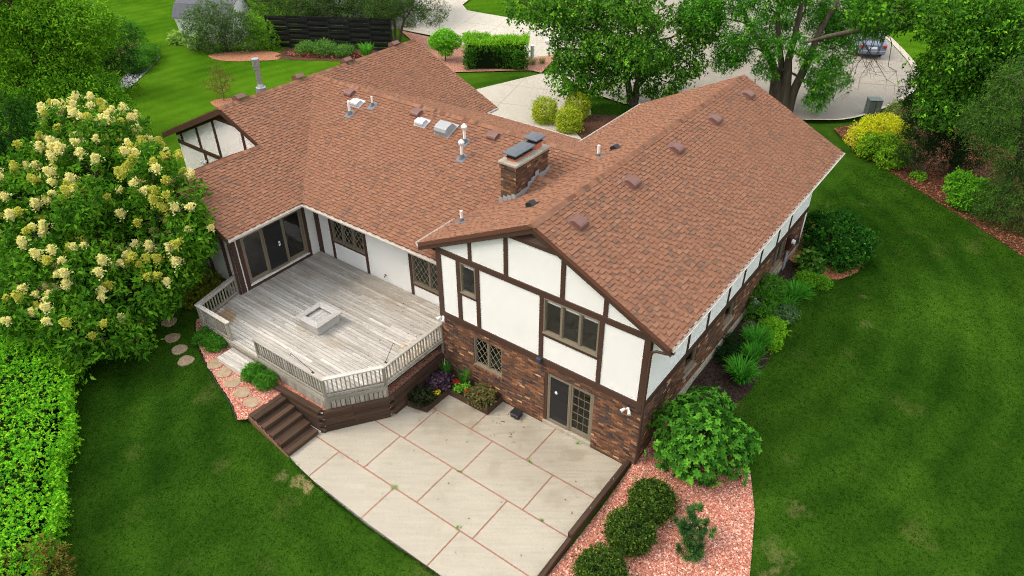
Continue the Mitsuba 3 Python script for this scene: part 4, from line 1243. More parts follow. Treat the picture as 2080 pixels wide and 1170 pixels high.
# ------------------------------------------------------------------ deck, steps, walls of timber, patio things
def stick(mb, p0, p1, w, h, c=None, chamfer=0.008, e0=0.0, e1=0.0):
    """a timber from p0 to p1 (axis points at its underside's centre), w wide, h high, lengthened by e0, e1"""
    p0, p1 = np.asarray(p0, float), np.asarray(p1, float)
    d = p1 - p0
    ln = np.linalg.norm(d)
    d /= ln
    side = np.cross([0, 0, 1.0], d)
    side = np.array([1.0, 0, 0]) if np.linalg.norm(side) < 1e-3 else side / np.linalg.norm(side)
    m = np.eye(4)
    m[:3, 0], m[:3, 1], m[:3, 2], m[:3, 3] = d, side, np.cross(d, side), p0
    mb.box((-e0, -w / 2, 0), (ln + e1, w / 2, h), c, m, chamfer, grain=0)
    return mb


DECK = Polygon([(XD + .035, YD - .035), (-0.02, YD - .035), (-0.02, -2.74), (-1.18, -4.30), (-7.74, -4.30), (-8.22, -2.42), (XD + .035, -2.42)])
say('deck', 'weathered grey timber deck with an angled front corner and a slatted railing', 'deck')
PIT = 0.142
ys = np.arange(YD - 0.04, -4.4, -PIT)
for r, y in enumerate(ys):
    row = DECK.intersection(sbox(-9, y - PIT + 0.015, 1, y))
    if row.is_empty or row.geom_type != 'Polygon':
        continue
    xa, _, xb, _ = row.bounds
    cut = [xa, *sorted(xa + (xb - xa) * np.array([[0.36, 0.74], [0.55], [0.28, 0.62], [0.46, 0.86], [0.68]][(r * 2 + r // 3) % 5])), xb]
    for q in range(len(cut) - 1):
        g = row.intersection(sbox(cut[q] + 0.002, -9, cut[q + 1] - 0.002, 9))
        if g.is_empty or g.geom_type != 'Polygon' or g.area < 0.01:
            continue
        e = trimesh.creation.extrude_polygon(g, 0.034, engine='earcut')
        v, f = np.array(e.vertices), np.array(e.faces)
        v, f = v[f.ravel()], np.arange(len(f) * 3).reshape(-1, 3)
        seed = rng.random() * 50 // 1 * 4
        t = np.stack([v[:, 0] + seed * 1.7, v[:, 1] - y + seed + 1.5], 1)
        v[:, 2] += ZD - 0.034 + 0.003 * (rng.random() - 0.5)
        MB().add(v, f, None, t).put('deck__board', 'm_deck')
MB().add(np.array([(x, y, ZD - 0.07) for x, y in DECK.exterior.coords[:-1]]), [[0, 1, 2], [0, 2, 3], [0, 3, 4], [0, 4, 5], [0, 5, 6]], (0.02, 0.02, 0.02)).put('deck__dark_underlay', 'm_black')  # flat black sheet standing in for the shade in the board gaps
PATH = [(-8.22, -2.42), (-7.74, -4.28), (-6.02, -4.28)], [(-4.5, -4.28), (-1.17, -4.28), (-0.06, -2.74), (-0.06, 0.04)]
CAPZ = 2.08


def bal_run(a, b, first=False, last=False):
    a, b = np.array([*a, 0.0]), np.array([*b, 0.0])
    d = b - a
    ln = np.linalg.norm(d)
    d = d / ln
    out = np.array([d[1], -d[0], 0])
    n = max(2, int(round(ln / 0.135)))
    for k in range(1, n):
        p = a + d * ln * k / n + np.array([0, 0, 1.42])
        MB().box((-0.02, -0.02, 0), (0.02, 0.02, CAPZ - 1.42 - 0.005), m=frame(p + out * 0.002 * rng.normal(), d, out), grain=2).put('deck__baluster', 'm_railing')
    for z, w, h in ((1.385, 0.045, 0.085), (CAPZ - 0.095, 0.04, 0.085)):
        stick(MB(), a + [0, 0, z] + d * 0.04 - out * 0.042, b + [0, 0, z] - d * 0.04 - out * 0.042, w, h).put('deck__rail', 'm_railing')
        if z < 1.5:
            stick(MB(), a + [0, 0, z] + d * 0.04 + out * 0.042, b + [0, 0, z] - d * 0.04 + out * 0.042, w, h).put('deck__rail', 'm_railing')


for path in PATH:
    for q in range(len(path) - 1):
        bal_run(path[q], path[q + 1])
    for q, p in enumerate(path):
        MB().box((p[0] - 0.045, p[1] - 0.045, 0.55), (p[0] + 0.045, p[1] + 0.045, CAPZ), chamfer=0.008, grain=2).put('deck__post', 'm_railing')
    # mitred cap boards
    line = shapely.LineString(path)
    big = line.buffer(0.075, cap_style=2, join_style=2)
    for q in range(len(path) - 1):
        a, b = np.array(path[q]), np.array(path[q + 1])
        d = (b - a) / np.linalg.norm(b - a)
        strip = shapely.LineString([a - d * 0.3, b + d * 0.3]).buffer(0.075, cap_style=2)
        g = strip
        for nb, at, sg in ((q - 1, a, -1), (q + 1, b, 1)):
            if 0 <= nb < len(path) - 1:
                c, e = np.array(path[nb]), np.array(path[nb + 1])
                d2 = (e - c) / np.linalg.norm(e - c)
                bis = d + d2
                bis /= np.linalg.norm(bis)
                nrm = np.array([-bis[1], bis[0]])
                far = at + bis * sg * 0.002
                g = g.intersection(Polygon([far + nrm * 2, far - nrm * 2, far - nrm * 2 - bis * sg * 9, far + nrm * 2 - bis * sg * 9]))
            else:
                g = g.intersection(shapely.LineString([a - d * (0.06 if q == 0 else 0.3), b + d * (0.06 if q == len(path) - 2 else 0.3)]).buffer(0.075, cap_style=2))
        e = trimesh.creation.extrude_polygon(g, 0.036, engine='earcut')
        v, f = np.array(e.vertices), np.array(e.faces)
        v, f = v[f.ravel()], np.arange(len(f) * 3).reshape(-1, 3)
        v[:, 2] += CAPZ
        seed = 4 * (7 + q * 3)
        al = (v[:, :2] - a) @ d
        ac = (v[:, :2] - a) @ np.array([-d[1], d[0]])
        MB().add(v, f, None, np.stack([al + seed, ac + seed + 2], 1)).put('deck__rail_cap', 'm_deck')
# skirt: upright boards below the deck's edge
ring = np.array(DECK.exterior.coords)[2:6]
for q in range(len(ring) - 1):
    a, b = np.array([*ring[q], 0]), np.array([*ring[q + 1], 0])
    d = (b - a) / np.linalg.norm(b - a)
    o = np.array([-d[1], d[0], 0])
    o = o if Point(*((a + b) / 2 + o * 0.1)[:2]).within(DECK) is False else -o
    stick(MB(), a + o * 0.02 + [0, 0, ZD - 0.17], b + o * 0.02 + [0, 0, ZD - 0.17], 0.036, 0.165).put('deck__rim_board', 'm_railing')
    n = int(np.linalg.norm(b - a) / 0.14)
    for k in range(n):
        p = a + (b - a) * (k + 0.5) / n
        MB().box((-0.064, 0, 0.62), (0.064, 0.02, ZD - 0.175), m=frame(p, d, o), grain=2).put('deck__skirt_board', 'm_railing')

# low box step before the opening in the railing
say('box_step', 'low weathered timber box step in front of the gap in the deck railing', 'step')
for k in range(5):
    y = -4.35 - k * 0.135
    MB().box((-5.95, y - 0.128, 1.045), (-4.62, y, 1.08), chamfer=0.004, grain=0).put('box_step__board', 'm_deck')
MB().box((-5.9, -5.0, 0.75), (-4.67, -4.36, 1.043), grain=0).put('box_step__frame', 'm_deck')

# square low table with a broad mitred rim
say('low_table', 'square low wooden table with a broad mitred rim standing on the deck', 'table')
tx, ty, th, rim = -4.24, -1.82, 0.58, 0.25
for q in range(4):
    a = q * math.pi / 2
    R = np.array([[math.cos(a), -math.sin(a)], [math.sin(a), math.cos(a)]])
    g = np.array([(-th, -th), (th, -th), (th - rim, -th + rim), (-th + rim, -th + rim)])
    e = trimesh.creation.extrude_polygon(Polygon(g).buffer(-0.002, join_style=2), 0.04, engine='earcut')
    v, f = np.array(e.vertices), np.array(e.faces)
    v, f = v[f.ravel()], np.arange(len(f) * 3).reshape(-1, 3)
    t = np.stack([v[:, 0] + 9 * q, v[:, 1] + 4 * q + 2], 1)
    v[:, :2] = v[:, :2] @ R.T + [tx, ty]
    v[:, 2] += 1.70
    MB().add(v, f, None, t).put('low_table__rim_board', 'm_table')
    for zz in (0, 1):
        m = np.eye(4)
        m[:2, :2], m[:3, 3] = R, (tx, ty, 0)
        MB().box((-0.47, -0.49, 1.33 + zz * 0.165), (0.49, -0.452, 1.49 + zz * 0.165 + .035), m=m, chamfer=0.005, grain=0).put('low_table__side_board', 'm_table')
    MB().box((-0.52, -0.55, 1.655), (0.52, -0.515, 1.698), m=m, chamfer=0.004, grain=0).put('low_table__apron', 'm_table')
for k in range(5):
    x = tx - 0.45 + k * 0.18
    MB().box((x, ty - 0.45, 1.60), (x + 0.172, ty + 0.45, 1.63), grain=1).put('low_table__inner_board', 'm_table')
proc_mat('m_table', wood((0.36, 0.35, 0.335), (0.50, 0.49, 0.475), (0.2, 0.19, 0.18), dirt=(0.27, 0.255, 0.23)))

# gravel terrace round the deck
GRAV = Polygon([(-8.6, -2.4), (-8.55, -4.1), (-8.2, -4.35), (-7.35, -4.85), (-6.29, -5.25), (-5.31, -5.55), (-3.95, -5.9), (-3.2, -6.22), (-3.02, -6.02), (-3.02, -4.62), (-1.28, -4.5), (0.0, -2.66), (-0.03, -0.02), (-0.6, 0.6), (-8.1, 0.6)]).buffer(0)


def terrace(x, y):
    x, y = np.asarray(x, float), np.asarray(y, float)
    t = np.clip((-3.0 - x) / 1.2, 0, 1)
    low = np.clip((-5.2 - y) / 0.9, 0, 1)
    z = 0.80 * (1 - t) + t * (0.80 + 0.03 * np.clip(-3 - x, 0, 4))
    return np.where(x < -3.0, np.maximum(z - 0.10 * low, ground(x, y) + 0.035), z)


gv, gf = drape(GRAV, 0, 0.2, base=terrace)
scene['deck_gravel_bed'] = mikit.ply((gv, gf), 'm_pink', smooth=True)
say('deck_gravel_bed', kind='structure')
vis = GRAV.difference(DECK.buffer(0.0)).difference(sbox(-9, 0, 0, 1))
pebbles('deck_gravel_bed__gravel', vis, 12000, 0.034, 0.45, PINK, 0.004, base=terrace)
# steel edging between lawn and gravel
edge = [(-8.2, -4.4), (-7.35, -4.9), (-6.29, -5.3), (-5.31, -5.6), (-3.95, -5.95), (-3.2, -6.27)]
mb = MB()
mb.tube([(x, y, float(terrace(x, y)) + 0.0) for x, y in edge], 0.018, 6)
mb.put('lawn_edging', 'm_black', smooth=True, label='dark edging strip between the lawn and the gravel beside the deck', cat='edging')

# timber retaining wall
say('retaining_wall', 'dark stacked timber retaining wall below the angled corner of the deck', 'wall')
WL = [(-3.25, -4.62), (-1.24, -4.54), (0.05, -2.69), (-0.02, -0.05)]
for cse in range(6):
    z = cse * 0.143
    for q in range(3):
        a, b = np.array([*WL[q], z]), np.array([*WL[q + 1], z])
        d = (b - a) / np.linalg.norm(b - a)
        odd = (cse + q) % 2
        e0 = 0.0 if q == 0 else (0.1 if odd else -0.075)
        e1 = 0.0 if q == 2 else (0.1 if not odd else -0.075)
        if q == 0 and cse < 5:
            a = a + d * max(0.0, (4 - cse) * 0.0)
        ln = np.linalg.norm(b - a)
        if ln > 2.2 and cse % 2:
            mid = a + d * ln * (0.45 if q else 0.6)
            stick(MB(), a, mid, 0.142, 0.139, chamfer=0.013, e0=e0, e1=-0.003).put('retaining_wall__timber', 'm_timber')
            stick(MB(), mid, b, 0.142, 0.139, chamfer=0.013, e0=-0.003, e1=e1).put('retaining_wall__timber', 'm_timber')
        else:
            stick(MB(), a, b, 0.142 + 0.004 * odd, 0.139, chamfer=0.013, e0=e0, e1=e1).put('retaining_wall__timber', 'm_timber')
# a lying cap timber over the steps' side
stick(MB(), (-3.3, -4.63, 0.859), (-1.2, -4.55, 0.859), 0.2, 0.11, chamfer=0.02).put('retaining_wall__cap_timber', 'm_timber')

# timber steps
say('timber_steps', 'five brown timber steps leading down from the gravel to the patio', 'steps')
for k in range(5):
    z, xf = 0.80 - 0.16 * k, -2.66 + 0.345 * k
    MB().box((xf - 0.40, -5.93, z - 0.05), (xf - 0.205, -4.72, z), chamfer=0.008, grain=1).put('timber_steps__tread', 'm_timber')
    MB().box((xf - 0.20, -5.93, z - 0.135), (xf, -4.72, z + 0.002), chamfer=0.012, grain=1).put('timber_steps__tread', 'm_timber')
    MB().box((xf - 0.05, -5.92, z - 0.2), (xf - 0.02, -4.73, z - 0.137), grain=1).put('timber_steps__riser', 'm_timber')
mb = MB()
stick(mb, (-3.1, -5.965, 0.60), (-1.2, -5.965, -0.22), 0.055, 0.22)
mb.put('timber_steps__stringer', 'm_timberred')
proc_mat('m_timberred', wood((0.13, 0.066, 0.04), (0.21, 0.115, 0.07), (0.07, 0.04, 0.025)))

# L-shaped planter against the brick wall
say('planter_box', 'low L-shaped brown timber flower bed in the corner of the brick wall', 'planter')
PB = [(0.16, -2.08), (0.86, -1.93), (0.88, -0.83), (2.56, -0.82), (2.58, -0.035)]
for q in range(4):
    a, b = np.array([*PB[q], 0.0]), np.array([*PB[q + 1], 0.0])
    stick(MB(), a, b, 0.05, 0.24, chamfer=0.008, e0=0.025, e1=0.02 if q < 3 else 0).put('planter_box__board', 'm_timber')
pv, pf = drape(Polygon([(0.14, -2.06), (0.84, -1.92), (0.86, -0.81), (2.54, -0.8), (2.56, -0.04), (0.1, -0.04)]), 0, 0.12, base=lambda x, y: 0.185 + 0.02 * meshkit.noise(np.stack([x * 8, y * 8, x * 0], -1)))
scene['planter_box__soil'] = mikit.ply((pv, pf), 'm_soil', smooth=True)

# timbers edging the patio on the right, and a loose one in the gravel
stick(MB(), (7.40, 0.30, 0.02), (7.40, -3.27, 0.02), 0.16, 0.26, chamfer=0.015).put('edging_timber', 'm_timber', label='long brown timber edging the patio from the house corner to halfway down', cat='timber', group='timbers edging the patio')
stick(MB(), (7.42, -3.29, -0.04), (7.46, -6.3, -0.04), 0.14, 0.2, chamfer=0.015).put('edging_timber', 'm_timber', label='lower brown timber edging the front half of the patio along the gravel', cat='timber', group='timbers edging the patio')
for y in (-0.9, -2.2):
    MB().tube([(7.40, y, 0.27), (7.40, y, 0.283)], 0.014, 8).put('edging_timber__spike_head', 'm_zinc')
stick(MB(), (7.95, -1.05, 0.21), (8.55, -0.60, 0.22), 0.1, 0.09, chamfer=0.01).put('loose_timber', 'm_timber', label='short loose brown timber lying in the gravel by the clipped round shrub', cat='timber')

# black storage box by the wall
say('black_box', 'small black lidded plastic box on the patio against the brick wall', 'box')
m = frame((3.38, -0.30, 0), (1, 0, 0), (0, -1, 0))
MB().box((-0.17, -0.15, 0), (0.17, 0.15, 0.15), m=m, chamfer=0.035).put('black_box__body', 'm_black')
MB().box((-0.185, -0.165, 0.15), (0.185, 0.165, 0.195), m=m, chamfer=0.022).put('black_box__lid', 'm_black')
MB().box((-0.03, 0.165, 0.1), (0.03, 0.178, 0.17), m=m, chamfer=0.004).put('black_box__latch', 'm_black')

# plant hooks on the railing
for (x, y), (dx, dy), lab in (((-1.62, -4.25), (-0.62, -0.15), 'thin dark metal plant hook on the front railing, left of the angled corner'), ((-0.12, -2.55), (0.02, 0.35), 'thin dark metal plant hook on the railing at the right end of the angled corner')):
    b = np.array([x, y, CAPZ + 0.036])
    d = np.array([dx, dy, 0.0])
    pts = [b, b + [0, 0, 0.05], b + d * 0.55 + [0, 0, 0.3], b + d + [0, 0, 0.5], b + d * 1.08 + [0, 0, 0.54], b + d * 1.16 + [0, 0, 0.53], b + d * 1.2 + [0, 0, 0.49], b + d * 1.18 + [0, 0, 0.45], b + d * 1.13 + [0, 0, 0.44]]
    mb = MB().tube(pts, 0.009, 6)
    mb.box(b - [0.05, 0.03, 0], b + [0.05, 0.03, 0.01])
    mb.put('plant_hook', 'm_black', smooth=40, label=lab, cat='hook', group='plant hooks on the railing')

# stepping stones
STONES = [((-7.62, -5.42), 'in the lawn, nearest the tree'), ((-6.93, -5.62), 'in the lawn beside the gravel edge'), ((-5.9, -5.15), 'first in the gravel left of the box step'), ((-5.3, -5.23), 'second in the gravel below the box step'), ((-4.68, -5.33), 'third in the gravel below the box step'), ((-4.05, -5.42), 'fourth in the gravel, right of the box step'), ((-3.45, -5.5), 'last in the gravel before the timber steps'),
          ((-8.4, -5.2), 'half hidden under the flowering tree'), ((-9.3, -4.75), 'far under the flowering tree'), ((-10.3, -4.3), 'farthest up the path under the flowering tree')]
for (x, y), where in STONES:
    a = np.arange(22) * 2 * np.pi / 22
    r = 0.27 * (1 + 0.05 * np.sin(3 * a + x) + 0.03 * rng.normal(size=22))
    z = float(terrace(x, y) if GRAV.contains(Point(x, y)) else ground(x, y) + 0.01)
    ring = np.stack([np.cos(a) * r, np.sin(a) * r], 1) + [x, y]
    v = np.vstack([np.column_stack([ring, np.full(22, z - 0.02)]), np.column_stack([ring, np.full(22, z + 0.025)]), np.column_stack([(ring - [x, y]) * 0.93 + [x, y], np.full(22, z + 0.036)]), [[x, y, z + 0.038]]])
    f = [[i + 22 * l, (i + 1) % 22 + 22 * l, (i + 1) % 22 + 22 * l + 22, i + 22 * l + 22] for l in (0, 1) for i in range(22)]
    mb = MB().add(v, f).add(v, [[44 + i, 44 + (i + 1) % 22, 66] for i in range(22)])
    mb.put('stepping_stone', 'm_stone', label='round tan stepping stone ' + where, cat='stepping stone', group='stepping stones up to the deck')
proc_mat('m_stone', lambda p, n, uv: mix((0.27, 0.19, 0.125), (0.42, 0.32, 0.22), fbm(p.x * 7, p.y * 7, 0, 4)))
# ------------------------------------------------------------------ plants
def unit(v):
    return v / (np.linalg.norm(v, axis=-1, keepdims=True) + 1e-12)


def leaves(P, D, L, Wd, cols, N=None, fold=0.25):
    """diamond leaves with a folded midrib: base P, direction D, length L, width Wd; N steers which way the blade faces"""
    n = len(P)
    D = unit(D)
    N = rng.normal(size=(n, 3)) * 0.5 + [0, 0, 1.0] if N is None else N
    S = unit(np.cross(D, N))
    U = np.cross(S, D)
    L, Wd = np.broadcast_to(L, n)[:, None], np.broadcast_to(Wd, n)[:, None]
    mid = P + D * L * 0.42 + U * Wd * fold
    v = np.stack([P, mid + S * Wd * 0.5, P + D * L, mid - S * Wd * 0.5], 1).reshape(-1, 3)
    k = np.arange(n)[:, None] * 4
    f = np.stack([k + [0, 1, 2], k + [0, 2, 3]], 1).reshape(-1, 3)
    return v, f, np.repeat(np.clip(cols, 0.003, 0.9), 4, 0)


def blend(pal, n, w=None):
    pal = np.asarray(pal)
    i = rng.choice(len(pal), n, p=None if w is None else np.asarray(w) / np.sum(w))
    return pal[i]


def lobe_points(lobes, n, shell=0.55, gap=0.42, freq=1.1, up=0.0):
    """n points in the outer shells of the ellipsoids (x, y, z, rx, ry, rz), gathered in clumps with gaps between; and the outward directions"""
    lb = np.array([l if len(l) == 6 else (*l[:3], l[3], l[3], l[3] * 0.8) for l in lobes], float)
    w = lb[:, 3] * lb[:, 4] + lb[:, 4] * lb[:, 5]
    out, dirs, got = [], [], 0
    while got < n:
        m = 2 * n
        i = rng.choice(len(lb), m, p=w / w.sum())
        d = unit(rng.normal(size=(m, 3)) + [0, 0, up])
        r = (shell ** 3 + (1 - shell ** 3) * rng.random(m)) ** (1 / 3) * (1 + 0.16 * rng.normal(size=m) * (rng.random(m) < 0.35))
        q = d * r[:, None]
        p = lb[i, :3] + q * lb[i, 3:]
        keep = meshkit.fbm(p * freq, 3) > gap * (0.55 + 0.45 * rng.random(m))
        # inside another lobe: nobody sees it
        for l in lb:
            keep &= ((((p - l[:3]) / l[3:]) ** 2).sum(1) > 0.30) | (rng.random(m) < 0.15)
        p, d = p[keep], d[keep]
        out.append(p)
        dirs.append(unit(d / lb[i][keep][:, 3:] * lb[i][keep][:, 3:].mean(1, keepdims=True)))
        got += len(p)
    return np.vstack(out)[:n], np.vstack(dirs)[:n]


def foliage(lobes, n_spray, per, spread, L, W_, pal, pw=None, droop=0.25, shell=0.55, gap=0.42, freq=1.1, young=0.12, young_col=None, up=0.15, fold=0.25, flat=0.6, outw=0.8):
    """leaf sprays through the lobes: (v, f, c)"""
    p, d = lobe_points(lobes, n_spray, shell, gap, freq, up)
    tw = unit(d * outw + 0.55 * rng.normal(size=p.shape) + [0, 0, 0.1 - droop])
    P = np.repeat(p, per, 0)
    Tw = np.repeat(tw, per, 0)
    s = rng.random(len(P))
    side = unit(np.cross(Tw, rng.normal(size=P.shape)))
    base = P + Tw * (spread * (s - 0.35))[:, None] + side * (spread * 0.22 * rng.normal(size=len(P)))[:, None]
    D = unit(Tw * 0.55 + side * 0.9 + 0.25 * rng.normal(size=P.shape) + [0, 0, -droop * 0.6])
    col = np.repeat(blend(pal, n_spray, pw), per, 0) * (0.82 + 0.36 * rng.random((len(P), 1))) * (1 + 0.07 * rng.normal(size=P.shape))
    if young_col is not None:
        yo = np.repeat(rng.random(n_spray) < young, per) & (s > 0.45)
        col[yo] = np.asarray(young_col) * (0.85 + 0.3 * rng.random((yo.sum(), 1)))
    N = np.repeat(d, per, 0) * (1 - flat) + np.array([0, 0, 1.0]) * flat + 0.45 * rng.normal(size=P.shape)
    sz = 0.7 + 0.6 * rng.random(len(P))
    return leaves(base, D, L * sz, W_ * sz, col, N, fold)


def limb_path(a, b, sag=0.0, n=6, wob=0.06):
    a, b = np.asarray(a, float), np.asarray(b, float)
    t = np.linspace(0, 1, n)[:, None]
    ln = np.linalg.norm(b - a)
    p = a + (b - a) * t
    p[:, 2] += sag * ln * np.sin(np.pi * t[:, 0])
    p[1:-1] += wob * ln * 0.4 * rng.normal(size=(n - 2, 3))
    return p


def branches(mb, root, lobes, r0, r1=0.015, col=None, twigs=5, low=0.0):
    """limbs from the top of the trunk into each lobe, and twigs within it"""
    for l in lobes:
        c = np.array(l[:3], float)
        path = limb_path(root, c, 0.08)
        mb.tube(path, np.linspace(r0, max(r1 * 2, r0 * 0.3), len(path)), 6, cap=False)
        for _ in range(twigs):
            e = c + unit(rng.normal(size=3) + [0, 0, 0.2]) * l[3] * 0.85
            s = path[rng.integers(3, len(path))]
            tp = limb_path(s, e, 0.03, 4)
            mb.tube(tp, np.linspace(r0 * 0.28 + r1, r1 * 0.6, 4), 4, cap=False)


def plant(key, label, cat, group=None):
    key = uniq(key)
    say(key, label, cat, group)
    return key


def fol(key, part, *args, smooth=False):
    v = np.vstack([a[0] for a in args])
    o = np.cumsum([0] + [len(a[0]) for a in args])[:-1]
    f = np.vstack([a[1] + k for a, k in zip(args, o)])
    c = np.vstack([a[2] for a in args])
    MB().add(v, f, c).put(f'{key}__{part}', 'm_leaf')


def blades(x, y, r, n, h, w, pal, arch=0.5, base=ground, z0=0.0, segs=4, spread=0.9):
    """strap leaves arching out of a clump"""
    a = rng.random(n) * 6.283
    rr = r * 0.35 * np.sqrt(rng.random(n))
    b = np.stack([x + rr * np.cos(a), y + rr * np.sin(a)], 1)
    z = base(b[:, 0], b[:, 1]) + z0
    out = np.stack([np.cos(a), np.sin(a), 0 * a], 1) * (r * spread * (0.35 + 0.65 * rng.random(n)))[:, None]
    hh = h * (0.65 + 0.45 * rng.random(n))
    side = np.stack([-np.sin(a), np.cos(a), 0 * a], 1)
    t = np.linspace(0, 1, segs + 1)
    ww = w * np.array([0.6, 1, 0.9, 0.6, 0.06])[np.round(t * 4).astype(int)]
    V = []
    for q, tt in enumerate(t):
        c = np.column_stack([b, z]) + out * (tt ** 1.4) + np.array([0, 0, 1.0]) * (hh * (tt * (1 + arch) - arch * 1.35 * tt ** 2.6))[:, None]
        V += [c - side * ww[q] / 2, c + side * ww[q] / 2]
    V = np.stack(V, 1)
    k = 2 * (segs + 1)
    F = np.array([[2 * q, 2 * q + 1, 2 * q + 3, 2 * q + 2] for q in range(segs)])
    F = np.vstack([F[:, [0, 1, 2]], F[:, [0, 2, 3]]])
    f = (F[None] + (np.arange(n) * k)[:, None, None]).reshape(-1, 3)
    c = blend(pal, n) * (0.8 + 0.4 * rng.random((n, 1)))
    return V.reshape(-1, 3), f, np.repeat(np.clip(c, .003, .9), k, 0)


def bush(key, label, cat, x, y, r, h, n, L, W_, pal, group=None, base=ground, z0=0.0, stems=6, per=6, gap=0.3, shell=0.5, squash=1.0, young=0.0, young_col=None, pw=None, freq=2.5, droop=0.1, flat=0.6, lobes=None, spread=None, part='foliage'):
    key = plant(key, label, cat, group)
    zg = float(base(np.array(x), np.array(y))) + z0
    if lobes is None:
        lobes = [(x, y, zg + h * 0.5, r, r, h * 0.52)]
        for k in range(5):
            a = k * 1.257 + rng.random()
            lobes.append((x + 0.45 * r * math.cos(a), y + 0.45 * r * math.sin(a), zg + h * (0.42 + 0.2 * rng.random()), r * 0.6, r * 0.6, h * 0.42))
    fol(key, part, foliage(lobes, n, per, spread or L * 1.6, L, W_, pal, pw, droop, shell, gap, freq, young, young_col, flat=flat))
    if stems:
        mb = MB()
        for k in range(stems):
            a = rng.random() * 6.283
            e = (x + 0.5 * r * math.cos(a), y + 0.5 * r * math.sin(a), zg + h * (0.5 + 0.2 * rng.random()))
            mb.tube(limb_path((x + 0.08 * r * math.cos(a), y + 0.08 * r * math.sin(a), zg - 0.04), e, 0.05, 4), np.linspace(0.018 + 0.012 * h, 0.008, 4), 5, cap=False)
        mb.put(key + '__stems', 'm_bark', smooth=True)
    return key


g1 = lambda r, g, b: lin(r * 1.06, g * 1.04, b * 0.9) * 1.12
GREEN = [g1(66, 120, 34), g1(52, 102, 30), g1(78, 134, 40), g1(46, 90, 28), g1(92, 148, 46)]
DEEP = [g1(40, 82, 28), g1(32, 68, 26), g1(50, 94, 32), g1(28, 58, 24)]
LIME = [g1(96, 158, 44), g1(82, 142, 40), g1(112, 172, 52), g1(70, 126, 36), g1(124, 180, 52)]
LOBE = lambda pts, r, k=0.8: [(*p, r, r, r * k) for p in pts]

# flowering tree lilac, left of the deck
T1 = [(-14.5, -2.9, 5.9), (-15.7, -4.6, 5.4), (-13.5, -2.2, 4.9), (-14.7, -5.9, 4.6), (-11.8, -4.9, 5.0), (-10.5, -3.5, 4.4), (-10.3, -2.7, 3.5), (-11.5, -7.1, 3.5), (-9.9, -6.3, 3.7), (-9.2, -5.1, 3.0), (-10.5, -8.3, 2.8), (-9.2, -7.5, 2.6), (-8.6, -7.3, 2.4), (-9.0, -5.6, 2.7), (-16.6, -2.6, 6.0), (-15.4, -1.6, 5.8), (-13, -4, 5.6), (-12.9, -6.6, 4.2), (-16.3, -6.3, 4.3)]
key = plant('flowering_tree', 'large green tree with many cream white flower clusters, left of the deck', 'tree')
lob = [(*q, r_, r_, r_ * 0.8) for q, r_ in zip(T1, (1.5, 1.1, 1.25, 1.45, 1.2, 1.35, 1.15, 1.5, 1.1, 1.3, 1.05, 1.35, 1.0, 1.2, 1.3, 1.05, 1.4, 1.15, 1.3))] + [(-12.2, -8.7, 3.0, .7, .7, .5), (-7.9, -6.6, 2.0, .6, .6, .5), (-9.0, -8.3, 1.9, .6, .6, .5), (-15.9, -3.4, 6.6, .7, .7, .5), (-13.6, -3.2, 6.6, .75, .75, .55), (-11.0, -5.6, 5.6, .7, .7, .5), (-9.0, -3.2, 5.6, .75, .75, .6), (-8.2, -3.35, 5.2, .65, .65, .55), (-7.85, -3.6, 4.5, .6, .6, .55), (-8.6, -3.6, 4.0, .75, .75, .7), (-9.9, -3.4, 6.0, .85, .85, .7), (-8.5, -4.2, 3.3, .7, .7, .7), (-11.2, -3.0, 6.0, .9, .9, .7)]
fol(key, 'crown', foliage(lob, 8200, 7, 0.45, 0.20, 0.088, [g1(78, 126, 38), g1(60, 108, 34), g1(94, 142, 44), g1(52, 96, 32), g1(84, 134, 38)], droop=0.35, gap=0.50, freq=0.8))
mb = MB()
for k in range(4):
    a = k * 1.6
    top = np.array([-12.3 + 0.7 * math.cos(a), -4.8 + 0.7 * math.sin(a), 2.6])
    mb.tube(limb_path((-12.3 + 0.16 * math.cos(a), -4.8 + 0.16 * math.sin(a), 0.75), top, 0.02, 6, 0.05), np.linspace(0.13, 0.09, 6), 8, cap=False)
    branches(mb, top, [l for q, l in enumerate(lob) if q % 4 == k], 0.06, 0.012)
mb.put(key + '__trunk', 'm_bark', smooth=True)
p, d = lobe_points(lob, 9000, 0.95, 0.0, 1.0, 0.55)
dens = meshkit.fbm(p * 0.5, 3, seed=5) + 0.16 * d[:, 2] + 0.075 * (p[:, 2] - 3.9)
dens += 0.13 * np.exp(-((p[:, 0] + 8.8) ** 2 + (p[:, 1] + 3.4) ** 2) / 2.5)
ok = (d[:, 2] > 0.0) & (dens > 0.47 + 0.07 * rng.random(len(p)))
p, d = p[ok], d[ok]
sel = []
for q in range(len(p)):
    if all(((p[q] - p[s]) ** 2).sum() > 0.035 for s in sel):
        sel.append(q)
    if len(sel) >= 298:
        break
p, d = p[sel], d[sel]
